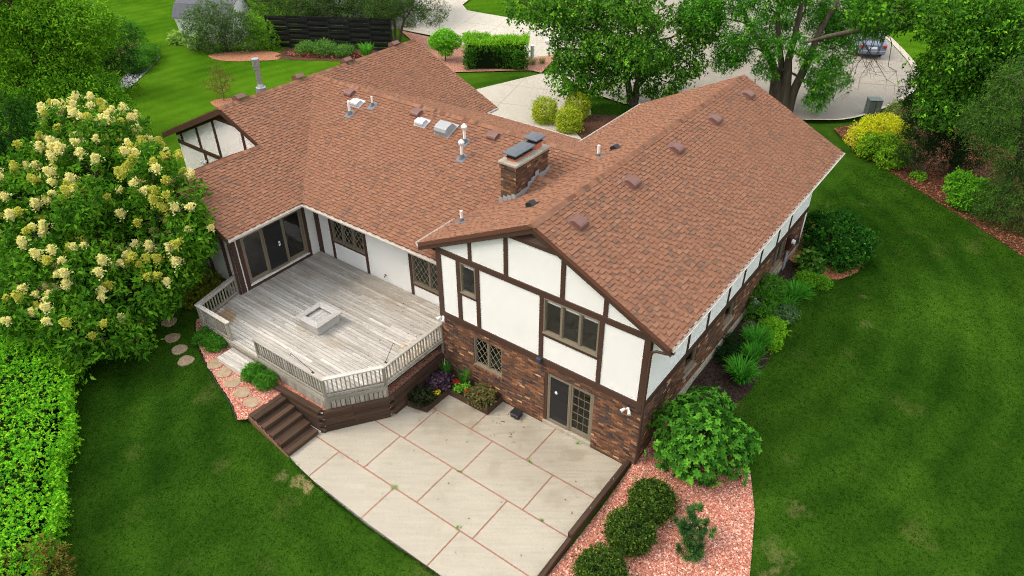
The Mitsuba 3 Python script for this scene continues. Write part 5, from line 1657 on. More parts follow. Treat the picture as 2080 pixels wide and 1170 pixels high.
# each cluster: a loose cone of tiny cream florets round a stalk; greener, younger ones among them
for q in range(len(p)):
    big = 0.5 + 0.6 * rng.random()
    n = int(80 + 80 * big)
    ax = unit(d[q] + [0, 0, 1.0] + 0.3 * rng.normal(size=3))
    u = np.cross(ax, [0.3, 0.9, 0.1])
    u /= np.linalg.norm(u)
    w = np.cross(ax, u)
    t = rng.random(n)
    an = rng.random(n) * 6.283
    ra = 0.19 * big * (1.05 - 0.8 * t) * np.sqrt(rng.random(n)) * (1 + 0.55 * np.sin(3 * an + 6 * big))
    rad = u * np.cos(an)[:, None] + w * np.sin(an)[:, None]
    c0 = p[q] + d[q] * 0.08 + ax * (0.33 * big * t)[:, None] + rad * ra[:, None]
    D = unit(rad * 0.8 + ax * 0.6 + 0.5 * rng.normal(size=(n, 3)))
    green = rng.random() > 0.66
    base_c = lin(232, 232, 104) * 0.85 if green else lin(255, 246, 172)
    v, f, c = leaves(c0, D, 0.075, 0.06, base_c * (0.82 + 0.18 * rng.random((n, 1))), fold=0.1)
    mb = MB().add(v, f, c)
    mb.tube([p[q] - ax * 0.05, p[q] + d[q] * 0.08 + ax * 0.12 * big, p[q] + d[q] * 0.08 + ax * 0.38 * big], [0.02, 0.14 * big, 0.01], 7, base_c * 0.75)
    mb.put(f'{key}__flower_cluster', 'm_leaf')

# clipped hedge, lower left
key = plant('hedge', 'broad clipped bright green hedge along the left edge of the lawn', 'hedge')


def hedge_mesh(a, b, w, h0, h1, n, L, W_, pal, pw=None, rough=0.09, base=ground, topf=0.62, lump=0.6):
    a, b = np.array(a, float), np.array(b, float)
    d = (b - a) / np.linalg.norm(b - a)
    o = np.array([-d[1], d[0]])
    ln = np.linalg.norm(b - a)
    s = rng.random(n) * ln
    # half of the sprays on top, the rest on the two sides and ends
    k = rng.random(n)
    t = np.where(k < topf, (rng.random(n) * 2 - 1) * w / 2, np.sign(rng.random(n) - 0.5) * w / 2)
    wob = 0.75 * (meshkit.fbm(np.stack([s * 0.7, t * 0.7, t * 0], -1), 3) - 0.5)
    h = h0 + (h1 - h0) * s / ln + lump * (meshkit.fbm(np.stack([s * 0.9, t * 0.9 + 7, t * 0], -1), 3) - 0.5)
    z = np.where(k < topf, h - 0.55 * np.clip(np.abs(t) / (w / 2) - 0.55, 0, 1) ** 2 / 0.2, h * (0.06 + 0.78 * rng.random(n)))
    t = t + np.where(k < topf, 0, np.sign(t) * wob * 1.4 - np.sign(t) * 0.25 * (1 - np.clip(z / h, 0, 1)))
    xy = a + d * s[:, None] + o * t[:, None]
    P = np.column_stack([xy, base(xy[:, 0], xy[:, 1]) + z]) + rough * rng.normal(size=(n, 3)) * [1, 1, 0.7]
    nrm = np.where((k < topf)[:, None], np.array([0, 0, 1.0]), np.column_stack([o[0] * np.sign(t), o[1] * np.sign(t), 0.4 + 0 * t]))
    return P, nrm


def hedge_core(a, b, w, h):
    a, b = np.array(a, float), np.array(b, float)
    d = (b - a) / np.linalg.norm(b - a)
    m = frame((a[0], a[1], -0.05), (d[0], d[1], 0), (-d[1], d[0], 0))
    v = wp(m, BOXV * [np.linalg.norm(b - a), w, h] + [0, -w / 2, 0])
    v[:, 2] += ground(v[:, 0], v[:, 1])
    return v, BOXF


def spray_at(P, nrm, per, spread, L, W_, pal, pw=None, droop=0.1, flat=0.5):
    n = len(P)
    tw = unit(nrm * 0.7 + 0.6 * rng.normal(size=P.shape))
    Q, Tw = np.repeat(P, per, 0), np.repeat(tw, per, 0)
    s = rng.random(len(Q))
    side = unit(np.cross(Tw, rng.normal(size=Q.shape)))
    base = Q + Tw * (spread * (s - 0.4))[:, None]
    D = unit(Tw * 0.6 + side * 0.9 + [0, 0, -droop])
    col = np.repeat(blend(pal, n, pw), per, 0) * (0.82 + 0.36 * rng.random((len(Q), 1))) * (1 + 0.05 * rng.normal(size=Q.shape))
    sz = 0.7 + 0.6 * rng.random(len(Q))
    return leaves(base, D, L * sz, W_ * sz, col, np.repeat(nrm, per, 0) * (1 - flat) + [0, 0, flat] + 0.4 * rng.normal(size=Q.shape))


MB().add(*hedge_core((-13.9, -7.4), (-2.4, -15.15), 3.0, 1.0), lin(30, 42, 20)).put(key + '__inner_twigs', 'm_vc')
P, nr = hedge_mesh((-14.2, -7.2), (-2.2, -15.3), 4.3, 1.6, 1.35, 20000, 0.07, 0.045, LIME)
HP = [g1(108, 180, 46), g1(94, 164, 42), g1(126, 194, 52), g1(82, 150, 40), g1(146, 202, 54)]
fol(key, 'foliage', spray_at(P, nr, 6, 0.11, 0.066, 0.042, HP))
mb = MB()
for k in range(40):
    s = rng.random()
    x, y = -14.3 + 11.6 * s + 0.5 * rng.normal(), -7.7 - 7.8 * s + 0.5 * rng.normal()
    mb.tube(limb_path((x, y, float(ground(x, y)) - .05), (x + .3 * rng.normal(), y + .3 * rng.normal(), float(ground(x, y)) + 1.2), 0.02, 4), np.linspace(0.025, 0.008, 4), 4, cap=False)
mb.put(key + '__stems', 'm_bark', smooth=True)
bush('reddish_shrub', 'loose shrub with reddish tips before the hedge in the lower left corner', 'shrub', -2.75, -12.75, 0.95, 1.55, 620, 0.085, 0.036, [g1(92, 112, 50), g1(110, 122, 58), g1(74, 98, 44), g1(146, 112, 70), g1(120, 98, 60)], gap=0.42, per=7)

# trees behind, upper left
def tree(key, label, base, lobes, top, r, crown, cat='tree', bark='m_bark', group=None, twigs=4, stems=1, spreadb=0.3):
    key = plant(key, label, cat, group)
    fol(key, 'crown', *crown)
    mb = MB()
    zb_ = float(ground(*base)) - 0.1
    for k in range(stems):
        a = k * 6.283 / max(stems, 1)
        off = np.array([math.cos(a), math.sin(a)]) * (spreadb if stems > 1 else 0)
        tp = np.array(top, float) + np.array([*off * 2.2, 0])
        mb.tube(limb_path((base[0] + off[0] * .6, base[1] + off[1] * .6, zb_), tp, 0.0, 7, 0.03), np.linspace(r, r * 0.6, 7), 9, cap=False)
        branches(mb, tp, [l for q, l in enumerate(lobes) if q % stems == k], r * 0.42, 0.014, twigs=twigs)
    mb.put(key + '__trunk', bark, smooth=True)
    return key


B1 = LOBE([(-28.3, 1.0, 7.6), (-26.9, 2.1, 7.6), (-25.8, 2.9, 7.4), (-28.4, 0.9, 5.9), (-27.0, 2.0, 6.1), (-28.5, -0.3, 4.5), (-26.6, 3.3, 6.8), (-28.1, 2.4, 8.3), (-28.4, 1.0, 8.8), (-30, -1, 7), (-27.5, .5, 8.9)], 1.5)
tree('leafy_tree', 'tall leafy tree filling the upper left corner', (-29, 1), B1, (-28.6, 1.2, 4.5), 0.28, [foliage(B1, 6600, 6, 0.6, 0.185, 0.07, [g1(100, 152, 40), g1(82, 132, 36), g1(116, 166, 46), g1(64, 110, 32), g1(90, 140, 38)], droop=0.4, young=0.16, young_col=g1(128, 178, 52), gap=0.48, freq=0.55)])
B2 = LOBE([(-27.1, 1.2, 4.7), (-26.2, 1.9, 4.7), (-25.5, 2.4, 4.2), (-27.7, 0.7, 3.5), (-26.1, 1.9, 3.4), (-25.3, 2.5, 3.2), (-28.7, 0.0, 3.0), (-27.1, 1.1, 2.7)], 1.15)
tree('leafy_tree', 'lower bright green tree behind the flowering tree, beside the grey rock bed', (-26.2, 1.9), B2, (-26.1, 2.0, 2.4), 0.17, [foliage(B2, 4200, 6, 0.5, 0.17, 0.065, [g1(96, 152, 42), g1(80, 134, 38), g1(114, 168, 48), g1(66, 114, 34)], droop=0.4, young=0.25, young_col=g1(136, 190, 56), gap=0.42, freq=0.7)], stems=3)
B3 = LOBE([(-33.6, 6.1, 3.7), (-32.7, 6.7, 4.1), (-32.1, 7.2, 4.3), (-34.6, 5.3, 3.1), (-33.4, 6.2, 2.6), (-32.4, 6.9, 2.8)], 1.3, 1.0)
tree('dark_evergreen', 'dark evergreen between the two leafy trees at the upper left', (-33.2, 6.3), B3, (-33.1, 6.4, 2.6), 0.16, [foliage(B3, 2600, 7, 0.36, 0.13, 0.036, [g1(38, 66, 34), g1(30, 54, 30), g1(46, 76, 38)], droop=0.15, gap=0.38, freq=0.9)])
B4 = LOBE([(-21.3, -3.5, 4.7), (-21.6, -3.7, 3.4), (-22.5, -4.4, 1.8), (-20.8, -3.1, 4.3), (-23.0, -4.7, 1.4), (-22.6, -3, 5.0), (-20.2, -5.2, 2.2)], 1.5)
tree('dark_leafy_tree', 'shaded dark green tree at the left edge behind the flowering tree', (-21.8, -3.8), B4, (-21.7, -3.7, 2.2), 0.18, [foliage(B4, 3800, 6, 0.45, 0.15, 0.06, DEEP, droop=0.35, gap=0.42, freq=0.7)], stems=2)

# maple and locust beyond the roof
C = LOBE([(-10.5, 19.6, 7.1), (-9.4, 20.2, 6.2), (-8.7, 21.7, 6.9), (-6.9, 23.0, 6.7), (-4.9, 24.5, 6.7), (-3.0, 25.9, 5.9), (-8.1, 21.0, 4.8), (-6.5, 21.8, 5.0), (-4.7, 23.4, 4.5), (-3.4, 25.5, 3.9), (-7.4, 21.4, 3.2), (-5.7, 22.9, 3.0), (-4.4, 24.8, 2.7), (-8.3, 20.8, 3.3), (-8.8, 24.1, 5.7), (-6.6, 25.7, 5.1), (-5.3, 21.9, 7.5), (-3.5, 26.8, 6.4), (-4.8, 21.6, 4.8)], 1.3)
tree('maple_tree', 'broad green maple hanging over the driveway beyond the roof', (-5.7, 23.9), C, (-5.9, 23.8, 3.4), 0.24, [foliage(C, 5600, 6, 0.5, 0.18, 0.12, [g1(78, 128, 46), g1(64, 110, 42), g1(94, 144, 52), g1(52, 92, 38)], droop=0.5, gap=0.51, freq=0.7, young=0.18, young_col=g1(116, 170, 58))], stems=2, spreadb=0.2)
Dl = LOBE([(-1.6, 26.2, 7.1), (0.1, 27.5, 7.3), (1.6, 29.9, 6.9), (3.0, 30.9, 6.5), (-0.5, 25.8, 6.1), (3.6, 30.2, 4.7), (3.6, 30.8, 5.9), (-0.9, 26.1, 4.9), (-2.7, 25.5, 6.6), (0.9, 30.7, 6.1), (-0.3, 29.7, 5.4), (2.6, 31.5, 5.4), (1.0, 28.0, 8.2), (4.6, 31.5, 6.6)], 1.12)
DH = LOBE([(0.6, 27.6, 3.6), (0.9, 27.2, 5.0), (1.9, 28.0, 5.2), (2.6, 28.7, 4.4), (3.5, 29.4, 2.5), (4.2, 30.4, 2.9), (3.8, 29.6, 3.7), (3.4, 29.3, 1.8), (-1.2, 26.0, 4.2), (3.2, 29.0, 3.2)], 0.62, 0.9)
key = plant('locust_tree', 'big tree with several thick leaning stems beside the road, beyond the roof ridge', 'tree')
fol(key, 'crown', foliage(Dl, 4600, 9, 0.55, 0.15, 0.055, [g1(64, 124, 42), g1(52, 106, 36), g1(80, 142, 48), g1(44, 90, 32)], droop=0.6, gap=0.46, freq=0.8, young=0.14, young_col=g1(124, 186, 56)),
    foliage(DH, 1250, 9, 0.5, 0.16, 0.055, [g1(64, 128, 42), g1(52, 106, 36), g1(84, 150, 48)], droop=0.9, gap=0.4, freq=1.2, young=0.2, young_col=g1(124, 186, 56)))
mb = MB()
zt0 = float(ground(1.75, 28.8)) - 0.2
for pts, r in (([(1.5, 28.7, zt0), (1.35, 28.6, 2.4), (0.6, 28.0, 4.3), (-0.5, 27.1, 5.8), (-1.3, 26.6, 7.4)], (0.33, 0.27, 0.2, 0.15, 0.1)),
               ([(1.55, 28.9, zt0), (1.5, 28.8, 2.6), (1.0, 28.6, 4.3), (0.55, 28.5, 5.9), (0.3, 28.4, 7.6)], (0.3, 0.24, 0.16, 0.13, 0.08)),
               ([(1.75, 28.7, zt0), (1.7, 28.6, 2.8), (1.55, 28.5, 4.2), (1.6, 28.6, 5.6), (1.55, 28.7, 8.0)], (0.34, 0.28, 0.19, 0.16, 0.1)),
               ([(2.05, 28.9, zt0), (2.1, 28.95, 2.2), (2.45, 29.3, 4.0), (2.6, 29.5, 5.4), (3.1, 29.9, 7.2)], (0.31, 0.26, 0.21, 0.17, 0.11)),
               ([(1.2, 28.8, zt0), (1.0, 28.7, 2.0), (0.9, 28.6, 2.9)], (0.3, 0.22, 0.16)),
               ([(1.8, 28.8, zt0 - .1), (1.75, 28.75, 1.3), (1.7, 28.7, 2.2)], (0.6, 0.46, 0.3))):
    pts = np.array(pts, float)
    tt = np.linspace(0, len(pts) - 1, 3 * len(pts))
    sm = np.stack([np.interp(tt, np.arange(len(pts)), pts[:, q]) for q in range(3)], 1)
    mb.tube(sm, np.interp(tt, np.arange(len(pts)), r), 12, cap=False)
for l, s in ((Dl[2], (1.6, 28.6, 5.6)), (Dl[3], (2.6, 29.5, 5.4)), (Dl[5], (2.45, 29.3, 4.0)), (Dl[7], (0.6, 28, 4.3)), (Dl[0], (-.5, 27.1, 5.8)), (Dl[11], (2.6, 29.5, 5.4)), (DH[0], (2.3, 29.1, 3.0)), (DH[1], (2.45, 29.3, 4.0)), (DH[4], (1.0, 28.4, 3.4)), (Dl[1], (.55, 28.5, 5.9)), (Dl[8], (-.5, 27.1, 5.8)), (DH[3], (2.3, 29.1, 2.6))):
    branches(mb, np.array(s), [l], 0.07, 0.012, twigs=6)
mb.put(key + '__trunk', 'm_bark', smooth=True)

# right-hand trees and shrubs
E1 = LOBE([(6.8, 23.3, 8.8), (8.8, 23.5, 8.7), (10.5, 24.8, 8.9), (11.9, 24.6, 8.3), (10.3, 23.4, 7.3), (12.1, 24.8, 6.4), (10.5, 23.5, 4.8), (6.6, 23.1, 8.5), (11.4, 26.7, 8.8), (10.0, 25.6, 7.8), (9.7, 24.1, 6.0), (11.3, 24.8, 5.3), (13, 26, 7.5)], 1.25)
key = tree('spreading_tree', 'spreading dark-limbed tree over the road in the upper right corner', (11.6, 26.2), E1, (11.2, 26.0, 6.0), 0.3, [foliage(E1, 5200, 6, 0.45, 0.17, 0.085, [g1(70, 122, 42), g1(56, 102, 36), g1(86, 138, 46), g1(48, 90, 34)], droop=0.5, gap=0.45, freq=0.7, young=0.12, young_col=g1(120, 182, 52))])
mb = MB()
mb.tube([(11.2, 26.0, 6.0), (9.9, 26.3, 7.3), (8.6, 25.7, 7.95), (7.4, 24.8, 7.65), (6.1, 23.9, 7.55), (4.7, 22.9, 7.2), (3.9, 22.4, 6.9)], [0.26, 0.22, 0.19, 0.17, 0.14, 0.1, 0.05], 10)
for k in range(14):
    s = np.array([(6.1, 23.9, 7.5), (6.5, 24.2, 7.55), (5.7, 23.6, 7.4), (6.9, 24.5, 7.6)][k % 4])
    e = s + [0.8 * rng.normal(), 0.6 * rng.normal(), -1.4 - 1.6 * rng.random()]
    pth = limb_path(s, e, -0.05, 5, 0.12)
    mb.tube(pth, np.linspace(0.022, 0.006, 5), 4, cap=False)
    for _ in range(3):
        q = pth[rng.integers(2, 5)]
        mb.tube(limb_path(q, q + [0.45 * rng.normal(), 0.4 * rng.normal(), -0.5 * rng.random()], 0, 4, .1), np.linspace(0.009, 0.004, 4), 3, cap=False)
mb.put(key + '__bare_limb', 'm_bark', smooth=True)
E2 = LOBE([(12.8, 21.9, 5.6), (13.6, 21.9, 4.3), (14.4, 22.2, 2.6), (12.4, 21.6, 5.2), (14.0, 21.9, 1.6), (12.9, 21.8, 6.9), (14.9, 22.1, 1.5), (15.3, 22.8, 4.0), (14.4, 22.8, 6)], 1.15, 1.0)
tree('weeping_conifer', 'large soft conifer with drooping branch tips at the right edge', (14.2, 22.6), E2, (13.8, 22.3, 4.5), 0.22, [foliage(E2, 5200, 9, 0.42, 0.115, 0.025, [g1(76, 112, 56), g1(62, 96, 48), g1(90, 128, 62), g1(50, 80, 42)], droop=0.9, gap=0.42, freq=0.9, flat=0.3, outw=1.0)])
for q, (x, y, lab) in enumerate(((20.8, 20.9, 'unseen leafy tree just beyond the right edge, placed to shade the lawn'), (22.6, 15.0, 'unseen leafy tree farther along the mulch bed, placed to shade the lawn'))):  # unseen trees beyond the frame, set and sized to darken the lawn
    lob = LOBE([(x, y, 7.2), (x + 1.8, y + 1.0, 8.2), (x - 1.0, y + 1.4, 8.8), (x + .2, y - 1.6, 8.0), (x, y, 10.2), (x + 2.0, y - 1.4, 6.6), (x - 0.6, y + 2.4, 6.4)], 2.3, 0.9)
    tree('unseen_shade_tree', lab, (x, y), lob, (x, y, 4.6), 0.24, [foliage(lob, 2600, 6, 0.6, 0.34, 0.17, DEEP, gap=0.42, freq=0.7)])
E3 = LOBE([(9.8, 24.7, 3.2), (9.4, 25.0, 4.1), (11.0, 25.5, 2.2), (9.6, 24.6, 2.2), (11.9, 26.2, 2.0), (9.1, 25.0, 4.8), (11.9, 26.3, 2.9), (10.6, 26, 3.4)], 0.95, 1.0)
tree('dark_shrub_tree', 'tall dark shrub with bare stems behind the yellow shrub', (10.2, 24.6), E3, (10.1, 24.8, 1.9), 0.06, [foliage(E3, 3600, 6, 0.25, 0.085, 0.05, [g1(40, 66, 38), g1(32, 54, 32), g1(52, 78, 44)], droop=0.2, gap=0.45, freq=1.2)], stems=5, spreadb=0.25)
YEL = [g1(206, 206, 48), g1(186, 196, 46), g1(214, 214, 66), g1(160, 184, 48)]
k = bush('yellow_shrub', 'bright yellow-green shrub in front of the dark shrub, beside the grey utility box', 'shrub', 7.6, 26.0, 1.0, 2.0, 1500, 0.12, 0.04, YEL, gap=0.36, lobes=LOBE([(7.2, 26.1, 2.1), (7.8, 26.5, 2.2), (7.0, 25.7, 1.7), (8.3, 26.6, 2.0), (7.6, 26.3, 1.5)], 0.78, 0.85))
bush('green_shrub', 'yellowish green leafy shrub below the bright yellow shrub', 'shrub', 8.3, 25.2, 1.0, 1.6, 1500, 0.13, 0.06, [g1(112, 158, 48), g1(94, 140, 44), g1(130, 174, 54)], gap=0.38, lobes=LOBE([(7.6, 25.2, 1.6), (8.3, 25.4, 1.7), (9.0, 25.1, 1.5), (8.7, 24.8, 1.3), (7.5, 25.6, 1.3)], 0.66, 0.85))
bush('green_shrub', 'bright green leafy shrub at the foot of the weeping conifer', 'shrub', 12.5, 22.7, 0.9, 1.4, 1500, 0.14, 0.065, [g1(92, 156, 48), g1(78, 138, 42), g1(110, 172, 54)], gap=0.38, lobes=LOBE([(12.2, 22.8, 1.7), (12.9, 22.6, 1.6), (12.5, 22.4, 1.3), (13.3, 22.6, 1.4)], 0.6, 0.9))
bush('variegated_shrub', 'pale variegated shrub by the road, right of the utility box', 'shrub', 7.9, 29.2, 0.9, 1.9, 1100, 0.08, 0.045, [g1(120, 140, 92), g1(96, 120, 70), g1(150, 162, 118), g1(84, 106, 60)], gap=0.4, lobes=LOBE([(7.9, 29.4, 2.2), (8.3, 29.0, 1.8), (7.6, 29.3, 1.7)], 0.72))
bush('seedling', 'small lone yellow-green plant on the brown bark mulch', 'plant', 10.25, 24.3, 0.3, 0.32, 90, 0.12, 0.06, [g1(122, 176, 58), g1(104, 158, 50)], stems=0, gap=0.2)
bush('red_plant', 'small reddish plant between the utility box and the pale shrub', 'plant', 6.95, 30.4, 0.3, 0.5, 90, 0.1, 0.05, [g1(150, 72, 48), g1(170, 96, 60), g1(110, 90, 50)], stems=0, gap=0.2)

# evergreens behind the black fence, shrubs by the shed
JP = [g1(74, 102, 56), g1(60, 88, 48), g1(88, 116, 62), g1(50, 74, 42)]
for q, (lb, tb, tt, lab) in enumerate((
        ([(-34.3, 21.0, 3.3), (-35.4, 20.6, 3.4), (-33.2, 21.6, 2.9), (-34.1, 21.6, 3.9), (-36.2, 20.2, 3.6), (-32.4, 21.4, 3.6)], (-34.4, 22.9), (-34.3, 22.5, 3.0), 'leaning evergreen behind the left end of the black fence'),
        ([(-31.2, 22.9, 3.2), (-30.6, 23.6, 3.9), (-32.2, 22.6, 3.2), (-30.0, 23.6, 2.9), (-31.6, 22.2, 3.9)], (-31.4, 24.6), (-31.3, 24.5, 2.9), 'evergreen behind the middle of the black fence'),
        ([(-29.0, 24.2, 3.0), (-28.3, 24.9, 3.7), (-27.7, 25.0, 3.0), (-29.3, 24.2, 4.0), (-27.2, 24.8, 3.8)], (-29.0, 26.1), (-29.0, 26.1, 2.8), 'evergreen with two stems behind the right half of the black fence'),
        ([(-25.4, 23.6, 4.2), (-24.3, 24.5, 3.7), (-23.7, 25.2, 4.4), (-26.3, 23.3, 4.1), (-24.8, 24.0, 4.9), (-22.9, 25.4, 3.8)], (-25.5, 24.0), (-25.2, 24.3, 3.2), 'forked evergreen with a bare double trunk at the right end of the black fence'))):
    lob = LOBE(lb, 1.12, 0.85)
    tree('evergreen_tree', lab, tb, lob, tt, 0.13, [foliage(lob, 2000, 8, 0.36, 0.13, 0.034, JP, droop=0.35, gap=0.42, freq=0.9)], stems=2, spreadb=0.22, group='evergreens behind the black fence')
G_S = LOBE([(-35.0, 15.9, 2.9), (-35.2, 15.3, 2.0), (-34.4, 16.2, 2.3), (-33.9, 16.6, 3.1), (-33.5, 16.9, 2.0), (-35.7, 15.3, 3.2), (-34.5, 16.1, 3.9), (-35.3, 15.5, 3.9), (-36.4, 15.0, 3.3), (-33.6, 17.2, 2.9), (-36.2, 14.7, 2.2), (-34.9, 15.2, 2.9)], 1.0, 1.0)
bush('lilac_shrub', 'large grey-green shrub half hiding the white shed', 'shrub', -34.6, 16.0, 1.4, 3.2, 4600, 0.085, 0.05, [g1(92, 122, 84), g1(78, 108, 70), g1(108, 136, 96), g1(70, 98, 60), g1(150, 156, 136)], lobes=G_S, gap=0.36, pw=[4, 4, 3, 3, 0.5], freq=1.4)
G_Y = LOBE([(-33.0, 17.6, 2.0), (-32.8, 18.0, 2.6), (-32.6, 18.2, 1.8), (-33.2, 17.6, 3.0)], 0.78, 1.0)
bush('light_green_shrub', 'light green shrub between the grey-green shrub and the black fence', 'shrub', -32.9, 17.9, 0.9, 2.4, 1700, 0.08, 0.045, [g1(104, 152, 56), g1(90, 136, 50), g1(122, 168, 64)], lobes=G_Y, gap=0.38, freq=1.6)

# box hedge and clipped tree by the neighbour's drive
key = plant('box_hedge', 'clipped green hedge with lighter grassy shoots on top, by the neighbouring driveway', 'hedge')
P, nr = hedge_mesh((-18.7, 23.7), (-15.2, 26.3), 2.2, 1.75, 1.7, 5200, 0.08, 0.05, GREEN, rough=0.08, topf=0.4)
hi = P[:, 2] - ground(P[:, 0], P[:, 1]) > 1.52
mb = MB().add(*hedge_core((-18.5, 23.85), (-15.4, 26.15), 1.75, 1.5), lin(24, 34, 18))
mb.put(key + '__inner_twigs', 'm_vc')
fol(key, 'foliage', spray_at(P[~hi], nr[~hi], 6, 0.14, 0.09, 0.045, [g1(70, 118, 44), g1(56, 100, 38), g1(82, 132, 48)]), spray_at(P[hi], nr[hi] + [0, 0, .6], 6, 0.3, 0.14, 0.04, [g1(120, 176, 52), g1(102, 158, 46), g1(138, 190, 60)], droop=-0.6))
key = plant('clipped_tree', 'small round-headed clipped tree left of the box hedge', 'tree')
lob = [(-20.45, 23.75, 2.7, .85, .85, .6), (-20.0, 24.1, 2.5, .6, .6, .5), (-20.8, 23.4, 2.5, .6, .6, .5), (-20.3, 23.6, 1.95, .5, .5, .35)]
fol(key, 'crown', foliage(lob, 2000, 6, 0.14, 0.09, 0.055, [g1(108, 176, 52), g1(90, 156, 46), g1(126, 190, 60)], gap=0.25, freq=3))
MB().tube(limb_path((-20.28, 23.5, 1.15), (-20.3, 23.6, 2.4), 0, 5, .04), np.linspace(.05, .035, 5), 7, cap=False).put(key + '__trunk', 'm_bark', smooth=True)
# three golden rounded shrubs at the driveway's corner
GOLD = [lin(186, 200, 56), lin(160, 180, 52), lin(206, 214, 66), lin(136, 160, 48)]
for (x, y, z, lab) in ((-8.5, 18.6, 1.9, 'left golden-green rounded shrub at the corner of the front drive'), (-6.7, 18.35, 1.85, 'front golden-green rounded shrub at the corner of the front drive'), (-7.35, 20.2, 1.95, 'rear golden-green rounded shrub at the corner of the front drive')):
    bush('golden_shrub', lab, 'shrub', x, y, 0.85, 1.5, 1900, 0.07, 0.025, GOLD, group='golden shrubs by the drive', lobes=[(x, y, z, .74, .74, .74), (x, y, z - .3, .7, .7, .6)], gap=0.22, freq=3, shell=0.75, droop=-0.3, per=8, stems=3)

# big round-leaved shrub at the house corner
key = plant('viburnum_shrub', 'large round-leaved green shrub at the right front corner of the house', 'shrub')
VB = [(8.75, 1.25, 1.75, .85, .8, .75), (9.1, 0.85, 1.65, .8, .75, .75), (8.35, 1.0, 1.4, .75, .7, .7), (9.2, 0.5, 1.1, .8, .7, .7), (9.75, 1.75, 1.15, .72, .7, .7), (9.95, 1.35, .85, .62, .6, .55), (8.75, 0.45, 1.05, .7, .65, .65), (9.55, 0.75, .85, .6, .6, .55), (8.9, 1.9, 1.8, .7, .7, .6), (10.1, 2.0, 1.0, .5, .5, .5)]
p, d = lobe_points(VB, 1500, 0.66, 0.40, 1.5, 0.35)
per = 5
tw = unit(d * 0.8 + [0, 0, 0.55] + 0.35 * rng.normal(size=p.shape))
Q, Tw, Dn = np.repeat(p, per, 0), np.repeat(tw, per, 0), np.repeat(d, per, 0)
s = np.tile(np.arange(per) / per, len(p))
an = s * 6.283 * 1.1 + np.repeat(rng.random(len(p)) * 6.283, per)
u = unit(np.cross(Tw, [0.2, 0.9, 0.3]))
w = np.cross(Tw, u)
side = u * np.cos(an)[:, None] + w * np.sin(an)[:, None]
col = np.repeat(blend([g1(70, 128, 48), g1(58, 110, 42), g1(82, 142, 54), g1(48, 94, 38)], len(p)), per, 0) * (0.85 + 0.3 * rng.random((len(Q), 1)))
col = np.where(np.repeat(rng.random(len(p)) < 0.3, per)[:, None], g1(100, 164, 60) * (0.85 + 0.3 * rng.random((len(Q), 1))), col)
b0 = Q + Tw * (0.06 * s)[:, None]
Dd = unit(side * 0.95 + Tw * 0.45 + [0, 0, -0.12])
L0 = 0.125 * (0.75 + 0.5 * rng.random(len(Q)))
N0 = unit(Tw + 0.25 * rng.normal(size=Q.shape))
S0 = unit(np.cross(Dd, N0))
U0 = np.cross(S0, Dd)
wd = (L0 * 0.62)[:, None]
Lc = L0[:, None]
V8 = np.stack([b0, b0 + Dd * Lc * .3 + S0 * wd * .46 + U0 * wd * .12, b0 + Dd * Lc * .68 + S0 * wd * .4 + U0 * wd * .1, b0 + Dd * Lc - U0 * wd * .1, b0 + Dd * Lc * .68 - S0 * wd * .4 + U0 * wd * .1, b0 + Dd * Lc * .3 - S0 * wd * .46 + U0 * wd * .12, b0 + Dd * Lc * .5], 1)
F8 = np.array([[0, 1, 6], [1, 2, 6], [2, 3, 6], [3, 4, 6], [4, 5, 6], [5, 0, 6]])
MB().add(V8.reshape(-1, 3), (F8[None] + 7 * np.arange(len(Q))[:, None, None]).reshape(-1, 3), np.repeat(np.clip(col, 0, .9), 7, 0)).put(key + '__foliage', 'm_leaf')
mb = MB()
for k in range(14):
    l = VB[k % len(VB)]
    mb.tube(limb_path((9.1 + .25 * rng.normal(), 1.1 + .2 * rng.normal(), .15), (l[0], l[1], l[2]), .05, 5), np.linspace(.03, .012, 5), 5, cap=False)
mb.put(key + '__stems', 'm_bark', smooth=True)

# clipped round boxwoods in the gravel
for x, y, r, lab in ((8.75, -1.1, 0.66, 'rear of the three clipped dark round shrubs in the gravel'), (8.72, -2.3, 0.69, 'middle of the three clipped dark round shrubs in the gravel'), (8.72, -3.85, 0.68, 'front clipped dark round shrub, at the lower edge of the view')):
    key = plant('boxwood', lab, 'shrub', 'clipped round shrubs in the gravel')
    z = float(ground(x, y))
    lob = [(x, y, z + 0.42, r, r, 0.52)]
    fol(key, 'foliage', foliage(lob, 2700, 6, 0.055, 0.048, 0.027, [g1(66, 96, 42), g1(52, 80, 38), g1(82, 112, 48), g1(44, 68, 34)], shell=0.84, gap=0.3, freq=6, droop=0, young=0.18, young_col=g1(112, 138, 58), flat=0.3))
    MB().add(trimesh.creation.icosphere(3, 0.8).vertices * [r * .9, r * .9, 0.44] + [x, y, z + 0.38], trimesh.creation.icosphere(3, 0.8).faces, g1(30, 40, 24)).put(key + '__inner_twigs', 'm_vc')
